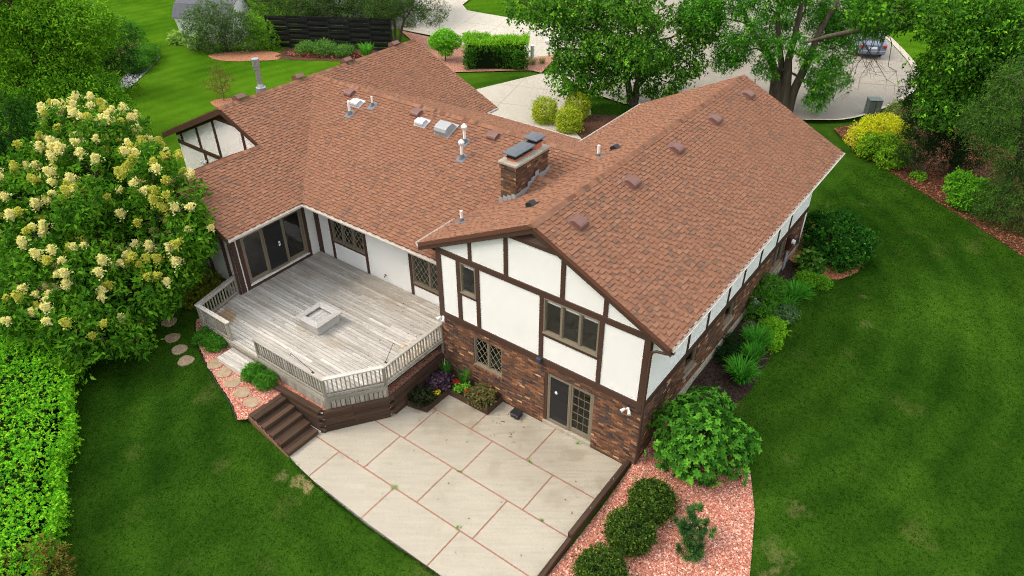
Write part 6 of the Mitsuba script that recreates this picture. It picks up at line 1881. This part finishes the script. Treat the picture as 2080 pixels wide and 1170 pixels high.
# little pine
key = plant('young_pine', 'small bushy young pine standing in the pink gravel', 'tree')
P_, N_ = [], []
for (x, y, z, n) in ((10.25, -1.75, .25, 16), (10.2, -1.6, .5, 16), (10.15, -1.5, .75, 13), (10.1, -1.4, 1.0, 9), (10.1, -1.35, 1.2, 4), (9.85, -1.45, .6, 6), (10.45, -1.4, .7, 6), (10.4, -1.85, .3, 6)):
    for _ in range(n):
        a = rng.random() * 6.283
        rr = 0.27 * math.sqrt(rng.random())
        P_.append((x + rr * math.cos(a), y + rr * math.sin(a), z + 0.1 * rng.normal()))
        N_.append((math.cos(a) * .7, math.sin(a) * .7, .8))
P_, N_ = np.array(P_), unit(np.array(N_))
q = 85
D = unit(np.repeat(N_, q, 0) + 0.75 * rng.normal(size=(len(P_) * q, 3)))
fol(key, 'foliage', leaves(np.repeat(P_, q, 0) + np.repeat(N_, q, 0) * (0.14 * rng.random(len(D)) - .05)[:, None], D, 0.15, 0.018, np.repeat(blend([g1(74, 112, 70), g1(60, 98, 60), g1(92, 128, 78)], len(P_)), q, 0) * (0.8 + 0.4 * rng.random((len(D), 1))), fold=0.1))
mb = MB().tube(limb_path((10.2, -1.5, 0.05), (10.1, -1.38, 1.15), 0, 5, .04), np.linspace(.035, .012, 5), 6, cap=False)
for p0 in P_[::4]:
    mb.tube(limb_path((10.18, -1.48, max(.15, p0[2] - .15)), p0, 0, 3, .05), np.linspace(.012, .006, 3), 4, cap=False)
mb.put(key + '__trunk', 'm_bark', smooth=True)

# side bed
bush('round_shrub', 'large dark green shrub on the reddish mulch island beside the brick side wall', 'shrub', 9.1, 14.6, 1.15, 1.9, 2600, 0.11, 0.06, [g1(52, 104, 40), g1(42, 88, 36), g1(64, 120, 46), g1(36, 76, 32)], young=0.08, young_col=g1(104, 170, 56), gap=0.34, freq=1.6, lobes=LOBE([(8.9, 14.4, 1.6), (9.4, 14.9, 1.5), (8.8, 15.1, 1.8), (9.6, 14.3, 1.3), (8.5, 14.5, 1.2), (9.2, 13.9, 1.2), (9.7, 15.2, 1.3)], 0.78, 0.95))
bush('corner_shrub', 'narrow dark shrub against the far corner of the brick side wall', 'shrub', 7.95, 15.1, 0.5, 1.5, 650, 0.09, 0.05, DEEP, gap=0.3)
bush('hydrangea', 'small big-leaved green shrub at the edge of the mulch island', 'shrub', 8.55, 12.9, 0.45, 0.8, 130, 0.2, 0.15, [g1(70, 118, 50), g1(56, 100, 42), g1(110, 152, 72)], per=4, gap=0.25)
bush('mounding_plant', 'yellow-green mounding plant between hydrangea and daylilies', 'plant', 9.0, 11.9, 0.5, 0.5, 620, 0.08, 0.04, [g1(112, 168, 50), g1(96, 150, 46)], stems=0, gap=0.2, lobes=[(8.75, 12.0, .85, .45, .4, .3), (9.3, 12.2, .8, .35, .35, .28)])
bush('side_shrub', 'upright light-stemmed green shrub against the brick wall by the gas meter', 'shrub', 8.05, 8.9, 0.5, 1.5, 1250, 0.075, 0.035, [g1(76, 132, 46), g1(62, 114, 42), g1(92, 148, 54)], gap=0.32, lobes=LOBE([(8.05, 8.8, 1.3), (8.1, 9.4, 1.5), (8.2, 8.3, 1.0), (8.0, 9.9, 1.3)], 0.55, 1.1))
bush('grey_green_plant', 'low blue-green plant in the side bed', 'plant', 8.85, 9.2, 0.5, 0.45, 520, 0.07, 0.045, [g1(92, 128, 92), g1(78, 112, 80), g1(108, 142, 104)], stems=0, gap=0.2)
bush('mounding_plant', 'bright yellow-green mounding plant beside the iris clump', 'plant', 8.85, 7.8, 0.55, 0.55, 900, 0.075, 0.04, [g1(124, 180, 48), g1(106, 160, 44), g1(140, 190, 56)], stems=0, gap=0.2, lobes=[(8.8, 8.0, .95, .5, .5, .32), (9.0, 7.4, .85, .38, .4, .3)])
bush('low_plant', 'small pale flowering plant behind the iris clump', 'plant', 8.2, 7.6, 0.3, 0.45, 220, 0.06, 0.025, [g1(100, 130, 92), g1(84, 112, 76), g1(150, 150, 150)], stems=0, gap=0.2)
bush('dark_side_shrub', 'dark small-leaved shrub in the side bed near the foundation', 'shrub', 8.1, 5.6, 0.42, 0.55, 420, 0.05, 0.03, [g1(40, 70, 38), g1(32, 58, 32)], stems=0, gap=0.3)
bush('dark_side_shrub', 'dark open shrub close to the first side window', 'shrub', 8.0, 6.4, 0.38, 0.55, 320, 0.05, 0.03, [g1(44, 74, 40), g1(34, 60, 34)], stems=0, gap=0.3)
LILY = [g1(72, 146, 50), g1(58, 124, 44), g1(90, 166, 60)]
for (x, y, r, n, h, lab) in ((8.75, 10.7, 0.7, 330, 0.62, 'arching daylily clump midway along the side bed'), (8.75, 9.9, 0.4, 130, 0.45, 'smaller daylily clump beside the blue-green plant'), (8.65, 6.9, 0.62, 360, 0.85, 'tall iris-like clump in the side bed'), (8.8, 6.1, 0.5, 240, 0.8, 'second tall clump in the side bed, nearer the house corner'), (8.85, 5.0, 0.66, 380, 0.78, 'large daylily clump at the near end of the side bed')):
    key = plant('daylily_clump', lab, 'plant', 'strap-leaved clumps in the side bed')
    fol(key, 'leaves', blades(x, y, r, n, h, 0.032, LILY, 0.35))
# little clumps round the deck
for x, y, lab in ((-7.2, -4.62, 'left low round green shrub left of the box step'), (-6.62, -4.6, 'low round green shrub just left of the box step'), (-4.35, -4.72, 'low round green shrub just right of the box step'), (-3.68, -4.72, 'low round green shrub farther right of the box step')):
    bush('low_shrub', lab, 'shrub', x, y, 0.36, 0.42, 520, 0.075, 0.022, [g1(72, 130, 46), g1(58, 110, 40), g1(88, 148, 54)], group='low shrubs by the deck', base=terrace, stems=0, gap=0.2, freq=4, per=7)
bush('yellowish_shrub', 'spreading olive-yellow shrub left of the deck, under the flowering tree', 'shrub', -10.0, -2.9, 1.0, 0.9, 2300, 0.06, 0.03, [g1(122, 134, 46), g1(104, 120, 42), g1(140, 148, 54), g1(88, 108, 40)], gap=0.28, lobes=[(-9.9, -2.9, 1.45, .95, .95, .5), (-10.5, -2.3, 1.4, .8, .8, .5), (-9.5, -3.5, 1.3, .6, .6, .45)])
# planter
flat0 = lambda x, y: np.full(np.shape(x), 0.19)
PUR = [g1(92, 72, 104), g1(74, 58, 86), g1(112, 96, 122), g1(56, 46, 66)]
bush('purple_leaf_plant', 'dark purple round-leaved plant in the inner corner of the planter', 'plant', 0.52, -0.85, 0.42, 0.36, 230, 0.085, 0.08, PUR, base=flat0, stems=0, per=4, gap=0.15)
bush('dark_leaf_plant', 'blackish green crinkled plant at the outer end of the planter', 'plant', 0.50, -1.72, 0.40, 0.33, 240, 0.09, 0.075, [g1(46, 54, 40), g1(36, 44, 34), g1(62, 70, 52)], base=flat0, stems=0, per=4, gap=0.15)
bush('coral_leaf_plant', 'large grey-green and bronze leaved plant at the right end of the planter', 'plant', 2.1, -0.52, 0.46, 0.36, 300, 0.09, 0.08, [g1(94, 108, 72), g1(110, 100, 72), g1(78, 92, 58), g1(124, 112, 84)], base=flat0, stems=0, per=4, gap=0.15)
for x, y, h, n, lab in ((0.38, -0.32, 0.6, 90, 'upright grassy clump in the planter against the retaining wall'), (1.15, -0.3, 0.62, 120, 'upright grassy clump in the planter below the leaded window')):
    key = plant('iris_clump', lab, 'plant', 'grassy clumps in the planter')
    fol(key, 'leaves', blades(x, y, 0.3, n, h, 0.022, [g1(72, 136, 56), g1(58, 116, 48), g1(94, 150, 66)], 0.06, base=flat0, spread=0.7))
for x, y, pal, lab in ((0.72, -1.28, [g1(236, 200, 40), g1(244, 214, 60)], 'yellow flowering plant in the planter beside the dark leaved plant'), (0.66, -1.05, [g1(226, 120, 30), g1(170, 30, 30), g1(240, 190, 40)], 'orange and red flowering plant in the planter'), (0.95, -0.5, [g1(190, 40, 60), g1(160, 30, 50)], 'small red flowering plant behind the purple plant'), (1.55, -0.6, [g1(200, 60, 76), g1(170, 36, 56)], 'red flowering plant left of the bronze leaved plant')):
    key = plant('flowering_plant', lab, 'flower', 'small flowering plants in the planter')
    fol(key, 'leaves', foliage([(x, y, 0.26, .13, .13, .09)], 30, 4, 0.06, 0.06, 0.04, [g1(90, 140, 56), g1(76, 122, 48)], gap=0.1))
    n = 34
    a = rng.random(n) * 6.283
    rr = 0.14 * np.sqrt(rng.random(n))
    c0 = np.column_stack([x + rr * np.cos(a), y + rr * np.sin(a), 0.33 + 0.04 * rng.random(n)])
    Q = np.repeat(c0, 5, 0)
    an = np.tile(np.arange(5) * 1.257, n)
    fol(key, 'flowers', leaves(Q, np.column_stack([np.cos(an), np.sin(an), 0.35 + 0 * an]), 0.034, 0.034, np.repeat(blend(pal, n), 5, 0), np.tile([0, 0, 1.0], (len(Q), 1)), 0.05))
for x, y, lab in ((1.2, -0.72, 'small light green plant at the front board of the planter'), (1.4, -0.5, 'small light green plant before the grassy clump')):
    bush('green_seedling', lab, 'plant', x, y, 0.12, 0.22, 50, 0.08, 0.06, [g1(120, 176, 70), g1(100, 156, 60)], base=flat0, stems=0, per=4, gap=0.1)
# weeds in the patio's joints
for x, y, r, lab in ((3.37, -3.24, .05, 'in the middle patio joint, near the centre of the patio'), (2.2, -4.87, .10, 'biggest of them, in the long joint nearest the lawn'), (4.65, -4.82, .06, 'in the long joint nearest the lawn, where a cross joint meets it'), (4.88, -1.66, .06, 'in the first long joint before the patio door'), (5.7, -0.12, .09, 'at the foot of the patio door sill'), (6.4, -3.22, .05, 'in the middle joint close to the edging timber')):
    key = plant('weed', 'little green weed ' + lab, 'weed', 'weeds in the patio joints')
    fol(key, 'leaves', blades(x, y, r * 1.6, 16, 0.07, 0.014, [g1(108, 160, 60), g1(90, 140, 50)], 0.4, base=lambda a, b: np.zeros(np.shape(a))))
# plants by the fence, hostas, sapling, junipers
HO = [g1(140, 176, 96), g1(116, 156, 76), g1(164, 192, 120)]
for x, y, lab in ((-39.3, 15.2, 'left pale hosta at the corner of the white shed'), (-37.3, 15.3, 'pale hosta in front of the white shed')):
    bush('hosta', lab, 'plant', x, y, 0.65, 0.6, 260, 0.26, 0.15, HO, group='hostas by the shed', stems=0, per=4, gap=0.15)
for x, y, r, h, lab in ((-29.5, 19.0, .7, .75, 'left green clump in the bed before the black fence'), (-28.2, 19.6, .85, .95, 'tallest green clump in the bed before the black fence'), (-26.9, 20.2, .7, .7, 'third green clump in the bed before the black fence')):
    bush('border_plant', lab, 'plant', x, y, r, h, 620, 0.12, 0.035, [g1(92, 136, 70), g1(76, 118, 58), g1(108, 152, 84)], group='green clumps before the fence', stems=0, gap=0.25)
key = plant('border_plant', 'bright grassy clump at the right end of the bed before the black fence', 'plant', 'green clumps before the fence')
fol(key, 'leaves', blades(-25.5, 21.0, .75, 190, .95, .05, [g1(92, 162, 56), g1(76, 140, 48)], .3))
key = plant('ground_flowers', 'dark red and pink low flowers along the bed before the black fence', 'flowers')
p = scatter(Polygon([(-30.6, 17.5), (-30.2, 18.2), (-25.6, 21.2), (-25.2, 20.6), (-27.5, 18.9)]), 260)
c0 = np.column_stack([p, ground(p[:, 0], p[:, 1]) + 0.08 + .1 * rng.random(260)])
fol(key, 'flowers', leaves(np.repeat(c0, 4, 0) + .06 * rng.normal(size=(1040, 3)), rng.normal(size=(1040, 3)) + [0, 0, .5], .1, .07, np.repeat(blend([g1(130, 44, 48), g1(96, 40, 40), g1(200, 130, 140), g1(70, 100, 50)], 260), 4, 0)))
labels[key]['kind'] = 'stuff'
key = plant('sapling', 'thin young tree with sparse reddish leaves on the lawn behind the house', 'tree')
lob = LOBE([(-26.9, 10.2, 2.5), (-26.6, 9.9, 2.0), (-26.2, 10.2, 2.4), (-26.7, 10.0, 3.0), (-27.2, 9.7, 2.0), (-26.0, 9.6, 2.0)], 0.55, 0.75)
fol(key, 'crown', foliage(lob, 420, 5, 0.2, 0.085, 0.03, [g1(100, 96, 56), g1(120, 108, 66), g1(84, 92, 50), g1(126, 90, 66)], gap=0.45, freq=2))
mb = MB().tube(limb_path((-26.35, 9.75, 1.1), (-26.5, 9.95, 2.1), 0, 5, .03), np.linspace(.035, .02, 5), 6, cap=False)
branches(mb, np.array((-26.45, 9.9, 1.8)), lob, .016, .005, twigs=6)
mb.put(key + '__trunk', 'm_bark', smooth=True)
for x, y, r, h, lab in ((-35.9, 9.7, .9, .9, 'near spreading juniper beside the grey rock bed'), (-36.9, 10.7, 1.0, 1.1, 'middle spreading juniper beside the grey rock bed'), (-37.8, 11.6, .9, .9, 'far spreading juniper beside the grey rock bed'), (-40.6, 11.9, 1.3, 2.0, 'larger dark green shrub at the end of the planting bed')):
    bush('juniper', lab, 'shrub', x, y, r, h, 1000, 0.15, 0.03, [g1(74, 128, 46), g1(60, 108, 40), g1(88, 144, 52)], group='spreading junipers', stems=0, gap=0.3, droop=-0.1, per=7, freq=1.6)

# grass blades over the nearer lawn, and weeds' broader leaves in it
LAWN_NEAR = Polygon([(-14, -14), (22, -14), (24, 22), (14, 26), (6, 27), (5, 24), (7.6, 17.3), (7.6, -2), (12.2, -6)]).buffer(0)
beds = shapely.union_all([area(BED[k][0]) for k in ('side_bed', 'island_mulch_bed', 'edge_mulch_bed', 'corner_gravel_bed')] + [PATIO, GRAV, sbox(-20, -4.2, 7.7, 14.6), sbox(-3.2, -6.05, -1.2, -4.5)])
zone = Polygon([(-14, -13.5), (20, -13.5), (20, 24), (-14, 24)]).difference(beds.buffer(0.02))
near = zone.intersection(Polygon([(-12, -9), (-2, -13), (7.5, -9.5), (14.5, -5), (18.5, 4), (17.5, 17), (13, 22.5), (7.6, 26), (7.0, 17), (7.6, 2), (6, -6.2), (-1, -5.8), (-8, -4.2), (-12.5, -3.8)]))
n = 60000
p = np.vstack([scatter(near, n), scatter(PATIO.buffer(0.07).difference(PATIO.buffer(0.0)).difference(sbox(-5, -4.9, 9, 1)).difference(sbox(7.2, -7, 9, 1)).difference(sbox(-3.2, -6.05, -1.2, -4.5)), 900)])
n = len(p)
dry = meshkit.fbm(np.column_stack([p * 0.8, 0 * p[:, 0]]), 4, seed=2)
c0 = np.column_stack([p, ground(p[:, 0], p[:, 1]) - 0.004])
per = 3
Q = np.repeat(c0, per, 0) + np.column_stack([0.035 * rng.normal(size=(n * per, 2)), np.zeros(n * per)])
D = np.column_stack([0.55 * rng.normal(size=(n * per, 2)), np.ones(n * per)])
gc = np.repeat(blend([lin(46, 88, 13), lin(38, 76, 11), lin(58, 102, 16), lin(31, 64, 9)], n) * (0.6 + 0.8 * dry[:, None]), per, 0) * (0.8 + 0.4 * rng.random((n * per, 1)))
v, f, c = leaves(Q, D, 0.055 * (0.6 + 0.8 * rng.random(n * per)), 0.013, gc, fold=0.0)
MB().add(v, f, c).put('lawn__grass_blades', 'm_leaf', kind='stuff')
p = scatter(Point(14.9, -3.0).buffer(0.75), 130)
c0 = np.column_stack([p, ground(p[:, 0], p[:, 1])])
key = plant('clover_patch', 'patch of broader bright green weeds in the lawn at the lower right', 'weeds')
fol(key, 'leaves', leaves(np.repeat(c0, 4, 0), np.column_stack([rng.normal(size=(520, 2)), .5 + 0 * rng.random(520)]), .07, .05, np.repeat(blend([g1(84, 160, 60), g1(70, 140, 52)], 130), 4, 0)))
labels[key]['kind'] = 'stuff'

# fallen leaves on the patio and the deck
p = np.vstack([scatter(Polygon([(2.6, -0.3), (4.2, -0.4), (4.0, -1.5), (2.8, -1.6)]), 22), scatter(PATIO.buffer(-0.3), 26)])
c0 = np.column_stack([p, np.full(len(p), 0.012)])
v, f, c = leaves(c0, np.column_stack([rng.normal(size=(len(p), 2)), 0.1 * rng.random(len(p))]), 0.05 + 0.05 * rng.random(len(p)), 0.04, blend([lin(120, 84, 60), lin(92, 66, 48), lin(146, 104, 74), lin(110, 116, 70)], len(p)), fold=0.2)
MB().add(v, f, c).put('patio__leaf_litter', 'm_leaf', kind='stuff')
p = np.vstack([scatter(Polygon([(-1.6, -0.6), (-0.2, -0.6), (-0.2, 0.6), (-1.6, 0.4)]), 14), scatter(DECK.buffer(-0.3), 18)])
c0 = np.column_stack([p, np.full(len(p), ZD + 0.006)])
v, f, c = leaves(c0, np.column_stack([rng.normal(size=(len(p), 2)), 0.1 * rng.random(len(p))]), 0.05 + 0.05 * rng.random(len(p)), 0.04, blend([lin(110, 80, 58), lin(84, 62, 46), lin(132, 96, 70)], len(p)), fold=0.2)
MB().add(v, f, c).put('deck__leaf_litter', 'm_leaf', kind='stuff')
# ------------------------------------------------------------------ far things: fence, shed, neighbouring house, car, post boxes
# black fence of boards woven round its posts
say('board_fence', 'black fence of woven horizontal boards behind the flower bed', 'fence')
FA, FB = np.array([-32.9, 18.45]), np.array([-24.9, 23.05])
fd = (FB - FA) / np.linalg.norm(FB - FA)
fo = np.array([fd[1], -fd[0]])
FL, NS, ZF0, FH = np.linalg.norm(FB - FA), 6, 1.12, 2.25
for k in range(NS + 1):
    p = FA + fd * FL * k / NS
    z = float(ground(*p))
    MB().box((-0.05, -0.05, z - 0.1), (0.05, 0.05, z + FH + 0.06), m=frame((*p, 0), (*fd, 0), (*fo, 0)), chamfer=0.01, grain=2).put('board_fence__post', 'm_fence')
nb = 12
bh = FH / nb
for k in range(NS):
    a, b = FA + fd * FL * k / NS, FA + fd * FL * (k + 1) / NS
    for r in range(nb):
        s = 1 if (k + r) % 2 else -1
        mb = MB()
        t = np.linspace(0, 1, 7)
        bow = s * (0.02 + 0.035 * np.sin(np.pi * t))
        c = a + (b - a) * t[:, None] + fo * bow[:, None]
        z = ground(c[:, 0], c[:, 1]) + 0.05 + r * bh
        th = 0.011
        tilt = 0.012 * rng.normal()
        ring = [np.column_stack([c - fo * th, z + tilt * t]), np.column_stack([c + fo * th, z + tilt * t]), np.column_stack([c + fo * th, z + bh * 0.975 + tilt * t]), np.column_stack([c - fo * th, z + bh * 0.975 + tilt * t])]
        v = np.stack(ring, 1).reshape(-1, 3)
        f = [[4 * i + j, 4 * i + (j + 1) % 4, 4 * i + 4 + (j + 1) % 4, 4 * i + 4 + j] for i in range(6) for j in range(4)] + [[0, 1, 2, 3], [24, 25, 26, 27]]
        sd_ = 4 * rng.integers(0, 40)
        mb.add(v, f, None, np.column_stack([np.repeat(t * 1.5, 4) + sd_, np.tile([0, 0.02, 0.18, 0.16], 7) + sd_ + 1]))
        mb.put('board_fence__slat', 'm_fence')

# white shed with tapering walls and a grey gambrel roof
say('shed', 'small white garden shed with a dark grey roof on the far lawn', 'shed')
so_ = np.array([-39.0, 15.3])
sx = np.array([0.86, 0.51])
sy = np.array([-0.51, 0.86])
M = frame((*so_, 1.15), (*sx, 0), (*sy, 0))
sw, sl2, e = 3.9, 2.9, 0.22
b0 = [(0, 0, 0), (sw, 0, 0), (sw, sl2, 0), (0, sl2, 0)]
t0 = [(-e, -e, 2.0), (sw + e, -e, 2.0), (sw + e, sl2 + e, 2.0), (-e, sl2 + e, 2.0)]
for q in range(4):
    r = (q + 1) % 4
    MB().add(wp(M, [b0[q], b0[r], t0[r], t0[q]]), [[0, 1, 2, 3]]).put('shed__wall', 'm_white')
scene['m_slate'] = prin(lin(92, 94, 102), 0.85, 0.2)
rp = [(-0.3, 1.96), (0.45, 2.75), (sl2 / 2, 3.05), (sl2 - 0.45, 2.75), (sl2 + 0.3, 1.96)]
for q in range(4):
    (ya, za), (yb, zb_) = rp[q], rp[q + 1]
    d = np.array([0, yb - ya, zb_ - za])
    n = np.array([0, -d[2], d[1]]) / np.linalg.norm(d) * 0.05
    qd = np.array([(-e - .12, ya, za), (sw + e + .12, ya, za), (sw + e + .12, yb, zb_), (-e - .12, yb, zb_)])
    MB().add(wp(M, np.vstack([qd, qd + n])), [[0, 1, 2, 3], [4, 5, 6, 7], [0, 1, 5, 4], [1, 2, 6, 5], [2, 3, 7, 6], [3, 0, 4, 7]]).put('shed__roof', 'm_slate')
for x in (-e - 0.02, sw + e + 0.02):
    MB().add(wp(M, [(x, ya, za) for ya, za in rp]), [[0, 1, 2], [0, 2, 3], [0, 3, 4]]).put('shed__gable', 'm_white')

# neighbouring house behind the evergreens: grey lap siding, white corner boards and garage door
say('neighbour_house', 'grey sided house with white trim, mostly hidden behind the evergreens', 'house')
no = np.array([-27.6, 28.6])
nx, ny = np.array([-0.80, -0.60]), np.array([-0.60, 0.80])
M = frame((*no, 1.1), (*nx, 0), (-ny[0], -ny[1], 0))
scene['m_siding'] = prin(lin(150, 150, 148), 0.7, 0.2)
MB().box((0.1, -6, 0.0), (9.5, -0.02, 3.3), m=M).put('neighbour_house__wall', 'm_siding')
for k in range(18):
    z = 0.25 + k * 0.17
    MB().add(wp(M, [(0.12, 0.012, z), (9.5, 0.012, z), (9.5, -0.004, z + 0.168), (0.12, -0.004, z + 0.168), (0.12, -0.01, z - 0.002), (9.5, -0.01, z - 0.002)]), [[0, 1, 2, 3], [0, 4, 5, 1]]).put('neighbour_house__siding_board', 'm_siding')
MB().box((-0.04, -0.16, 0.0), (0.12, 0.03, 3.3), m=M, chamfer=0.01).put('neighbour_house__corner_board', 'm_white')
MB().box((0.1, -0.2, -0.2), (9.5, 0.03, 0.22), m=M).put('neighbour_house__foundation', 'm_conc')
MB().box((3.6, -0.03, 0.25), (3.72, 0.035, 3.3), m=M).put('neighbour_house__trim', 'm_white')
MB().box((5.2, -0.03, 0.25), (6.3, 0.035, 2.4), m=M, chamfer=0.01).put('neighbour_house__door', 'm_white')
M2 = frame((*no, 1.1), (ny[0], ny[1], 0), (-nx[0], -nx[1], 0))
MB().box((0.7, -0.05, 0.0), (5.4, 0.02, 2.3), m=M2, chamfer=0.01).put('neighbour_house__garage_door', 'm_white')
rf = [(-0.5, 0.55, 3.15), (9.9, 0.55, 3.15), (9.9, -3.0, 4.9), (-0.5, -3.0, 4.9), (-0.5, -6.5, 3.15), (9.9, -6.5, 3.15)]
MB().add(wp(M, rf), [[0, 1, 2, 3], [3, 2, 5, 4]]).add(wp(M, np.array(rf) - [0, 0, 0.12]), [[0, 1, 2, 3], [3, 2, 5, 4]]).put('neighbour_house__roof', 'm_slate')
MB().add(wp(M, [(0.0, -0.02, 3.2), (0.0, -6, 3.2), (0.0, -3, 4.75)]), [[0, 1, 2]]).put('neighbour_house__gable', 'm_siding')
# white pole at the far lawn's edge
k0 = MB().tube([(-54.6, 16.6, 1.1), (-54.6, 16.6, 2.9)], 0.05, 8).put('white_post', 'm_white', label='thin white post by the trees in the top left', cat='post')

# utility pedestal and post box in the pink gravel
mb = MB().tube([(-15.67, 27.5, 1.1), (-15.67, 27.5, 2.05), (-15.67, 27.5, 2.1)], [0.13, 0.13, 0.11], 12)
scene['m_palegreen'] = prin(lin(186, 200, 186), 0.5, 0.3)
k = mb.put('utility_pedestal', 'm_palegreen', smooth=40, label='pale green cylindrical utility post in the pink gravel', cat='utility post')
MB().tube([(-15.67, 27.5, 2.1), (-15.67, 27.5, 2.16), (-15.67, 27.5, 2.18)], [0.15, 0.15, 0.1], 12).put(k + '__cap', 'm_white', smooth=40)
say('post_box', 'white letter box on a white post at the end of the neighbouring driveway', 'mailbox')
MB().box((-0.05, -0.05, 1.0), (0.05, 0.05, 2.05), m=frame((-15.2, 28.9, 0), (0.8, 0.6, 0), (0.6, -0.8, 0)), chamfer=0.01).put('post_box__post', 'm_white')
m = frame((-15.2, 28.9, 2.05), (0.8, 0.6, 0), (0.6, -0.8, 0))
prof = [(-0.13, 0), (0.13, 0), (0.13, 0.16), (0.09, 0.24), (0, 0.275), (-0.09, 0.24), (-0.13, 0.16)]
e_ = trimesh.creation.extrude_polygon(Polygon(prof), 0.62, engine='earcut')
v = np.array(e_.vertices)
MB().add(wp(m, np.stack([v[:, 2] - 0.31, v[:, 0], v[:, 1]], 1)[e_.faces.ravel()]), np.arange(len(e_.faces) * 3).reshape(-1, 3)).put('post_box__body', 'm_white')
MB().box((-0.2, -0.08, -0.10), (0.2, 0.08, 0.0), m=m, chamfer=0.02).put('post_box__bracket', 'm_white')
for x, y, lab in ((-15.0, 26.6, 'dry pale grass tuft in the pink gravel below the utility post'), (-14.6, 27.2, 'dry pale grass tuft in the pink gravel near the letter box')):
    key = plant('grass_tuft', lab, 'plant', 'dry tufts in the pink gravel')
    fol(key, 'leaves', blades(x, y, .38, 120, .42, .02, [g1(150, 156, 104), g1(124, 134, 84)], .15))
# grey-green utility cabinet at the roadside
say('utility_cabinet', 'dark grey-green utility box beside the road behind the yellow shrub', 'utility box')
m = frame((6.15, 31.5, 0.9), (0.85, 0.52, 0), (0.52, -0.85, 0))
scene['m_cabinet'] = prin(lin(88, 100, 94), 0.45, 0.35)
MB().box((-0.36, -0.32, 0), (0.36, 0.32, 0.93), m=m, chamfer=0.02).put('utility_cabinet__body', 'm_cabinet')
MB().box((-0.385, -0.345, 0.93), (0.385, 0.345, 0.98), m=m, chamfer=0.02).put('utility_cabinet__lid', 'm_cabinet')
MB().box((-0.012, 0.32, 0.1), (0.012, 0.33, 0.88), m=m).put('utility_cabinet__door_seam', 'm_black')

# parked car, seen from behind
say('parked_car', 'dark blue-grey car parked by the kerb under the trees', 'car')
cd_ = np.array([-0.45, 0.89])
M = frame((2.35, 44.0, float(ground(2.35, 44.0)) + 0.01), (-cd_[1], cd_[0], 0), (cd_[0], cd_[1], 0))   # local y runs to the car's nose
side = [(-2.2, 0.32), (-2.26, 0.62), (-2.2, 0.98), (-2.05, 1.08), (-1.75, 1.14), (-1.15, 1.5), (-0.6, 1.58), (0.1, 1.55), (0.9, 1.15), (1.9, 1.02), (2.25, 0.85), (2.3, 0.5), (2.2, 0.32)]
hw = [0.82, 0.9, 0.91, 0.88, 0.86, 0.66, 0.63, 0.64, 0.82, 0.86, 0.8, 0.84, 0.82]
scene['m_carpaint'] = prin(lin(96, 108, 128), 0.25, 0.5, clearcoat=0.8)
scene['m_red'] = prin(lin(150, 24, 26), 0.2, 0.5)
v = np.array([(-h, y, z) for (y, z), h in zip(side, hw)] + [(h, y, z) for (y, z), h in zip(side, hw)])
n = len(side)
f3 = [[i, i + 1, n + i + 1, n + i] for i in range(n - 1)]
mb = MB().add(wp(M, v), f3)
for o in (0, n):
    mb.add(wp(M, v[o:o + n]), [[0, i, i + 1] for i in range(1, n - 1)])
mb.put('parked_car__body', 'm_carpaint')
off = 0.012
MB().add(wp(M, [(-0.74, -1.72, 1.17 + off), (0.74, -1.72, 1.17 + off), (0.58, -1.18, 1.49 + off), (-0.58, -1.18, 1.49 + off)]), [[0, 1, 2, 3]]).put('parked_car__rear_window', 'm_glass_dark')
for s in (-1, 1):
    MB().add(wp(M, [(s * 0.875, -1.5, 1.14), (s * 0.865, 0.75, 1.14), (s * 0.68, 0.1, 1.48), (s * 0.68, -1.05, 1.46)]), [[0, 1, 2, 3]]).put('parked_car__side_window', 'm_glass_dark')
    MB().box((s * 0.62, -2.285, 0.78), (s * 0.88, -2.2, 0.98), m=M, chamfer=0.02).put('parked_car__tail_light', 'm_red')
    for y in (-1.35, 1.4):
        k = MB().tube(wp(M, [(s * 0.70, y, 0.33), (s * 0.72, y, 0.33), (s * 0.9, y, 0.33), (s * 0.92, y, 0.33)]), [0.28, 0.33, 0.33, 0.28], 20).put('parked_car__wheel', 'm_black', smooth=40)
        MB().tube(wp(M, [(s * 0.915, y, 0.33), (s * 0.93, y, 0.33)]), [0.2, 0.17], 16).put(k + '__rim', 'm_zinc', smooth=40)
    MB().box((s * 0.9, 0.55, 1.05), (s * 1.04, 0.68, 1.18), m=M, chamfer=0.03).put('parked_car__mirror', 'm_carpaint')
MB().box((-0.88, -2.34, 0.4), (0.88, -2.2, 0.62), m=M, chamfer=0.04).put('parked_car__bumper', 'm_carpaint')
MB().box((-0.26, -2.285, 0.72), (0.26, -2.26, 0.86), m=M).put('parked_car__number_plate', 'm_white')
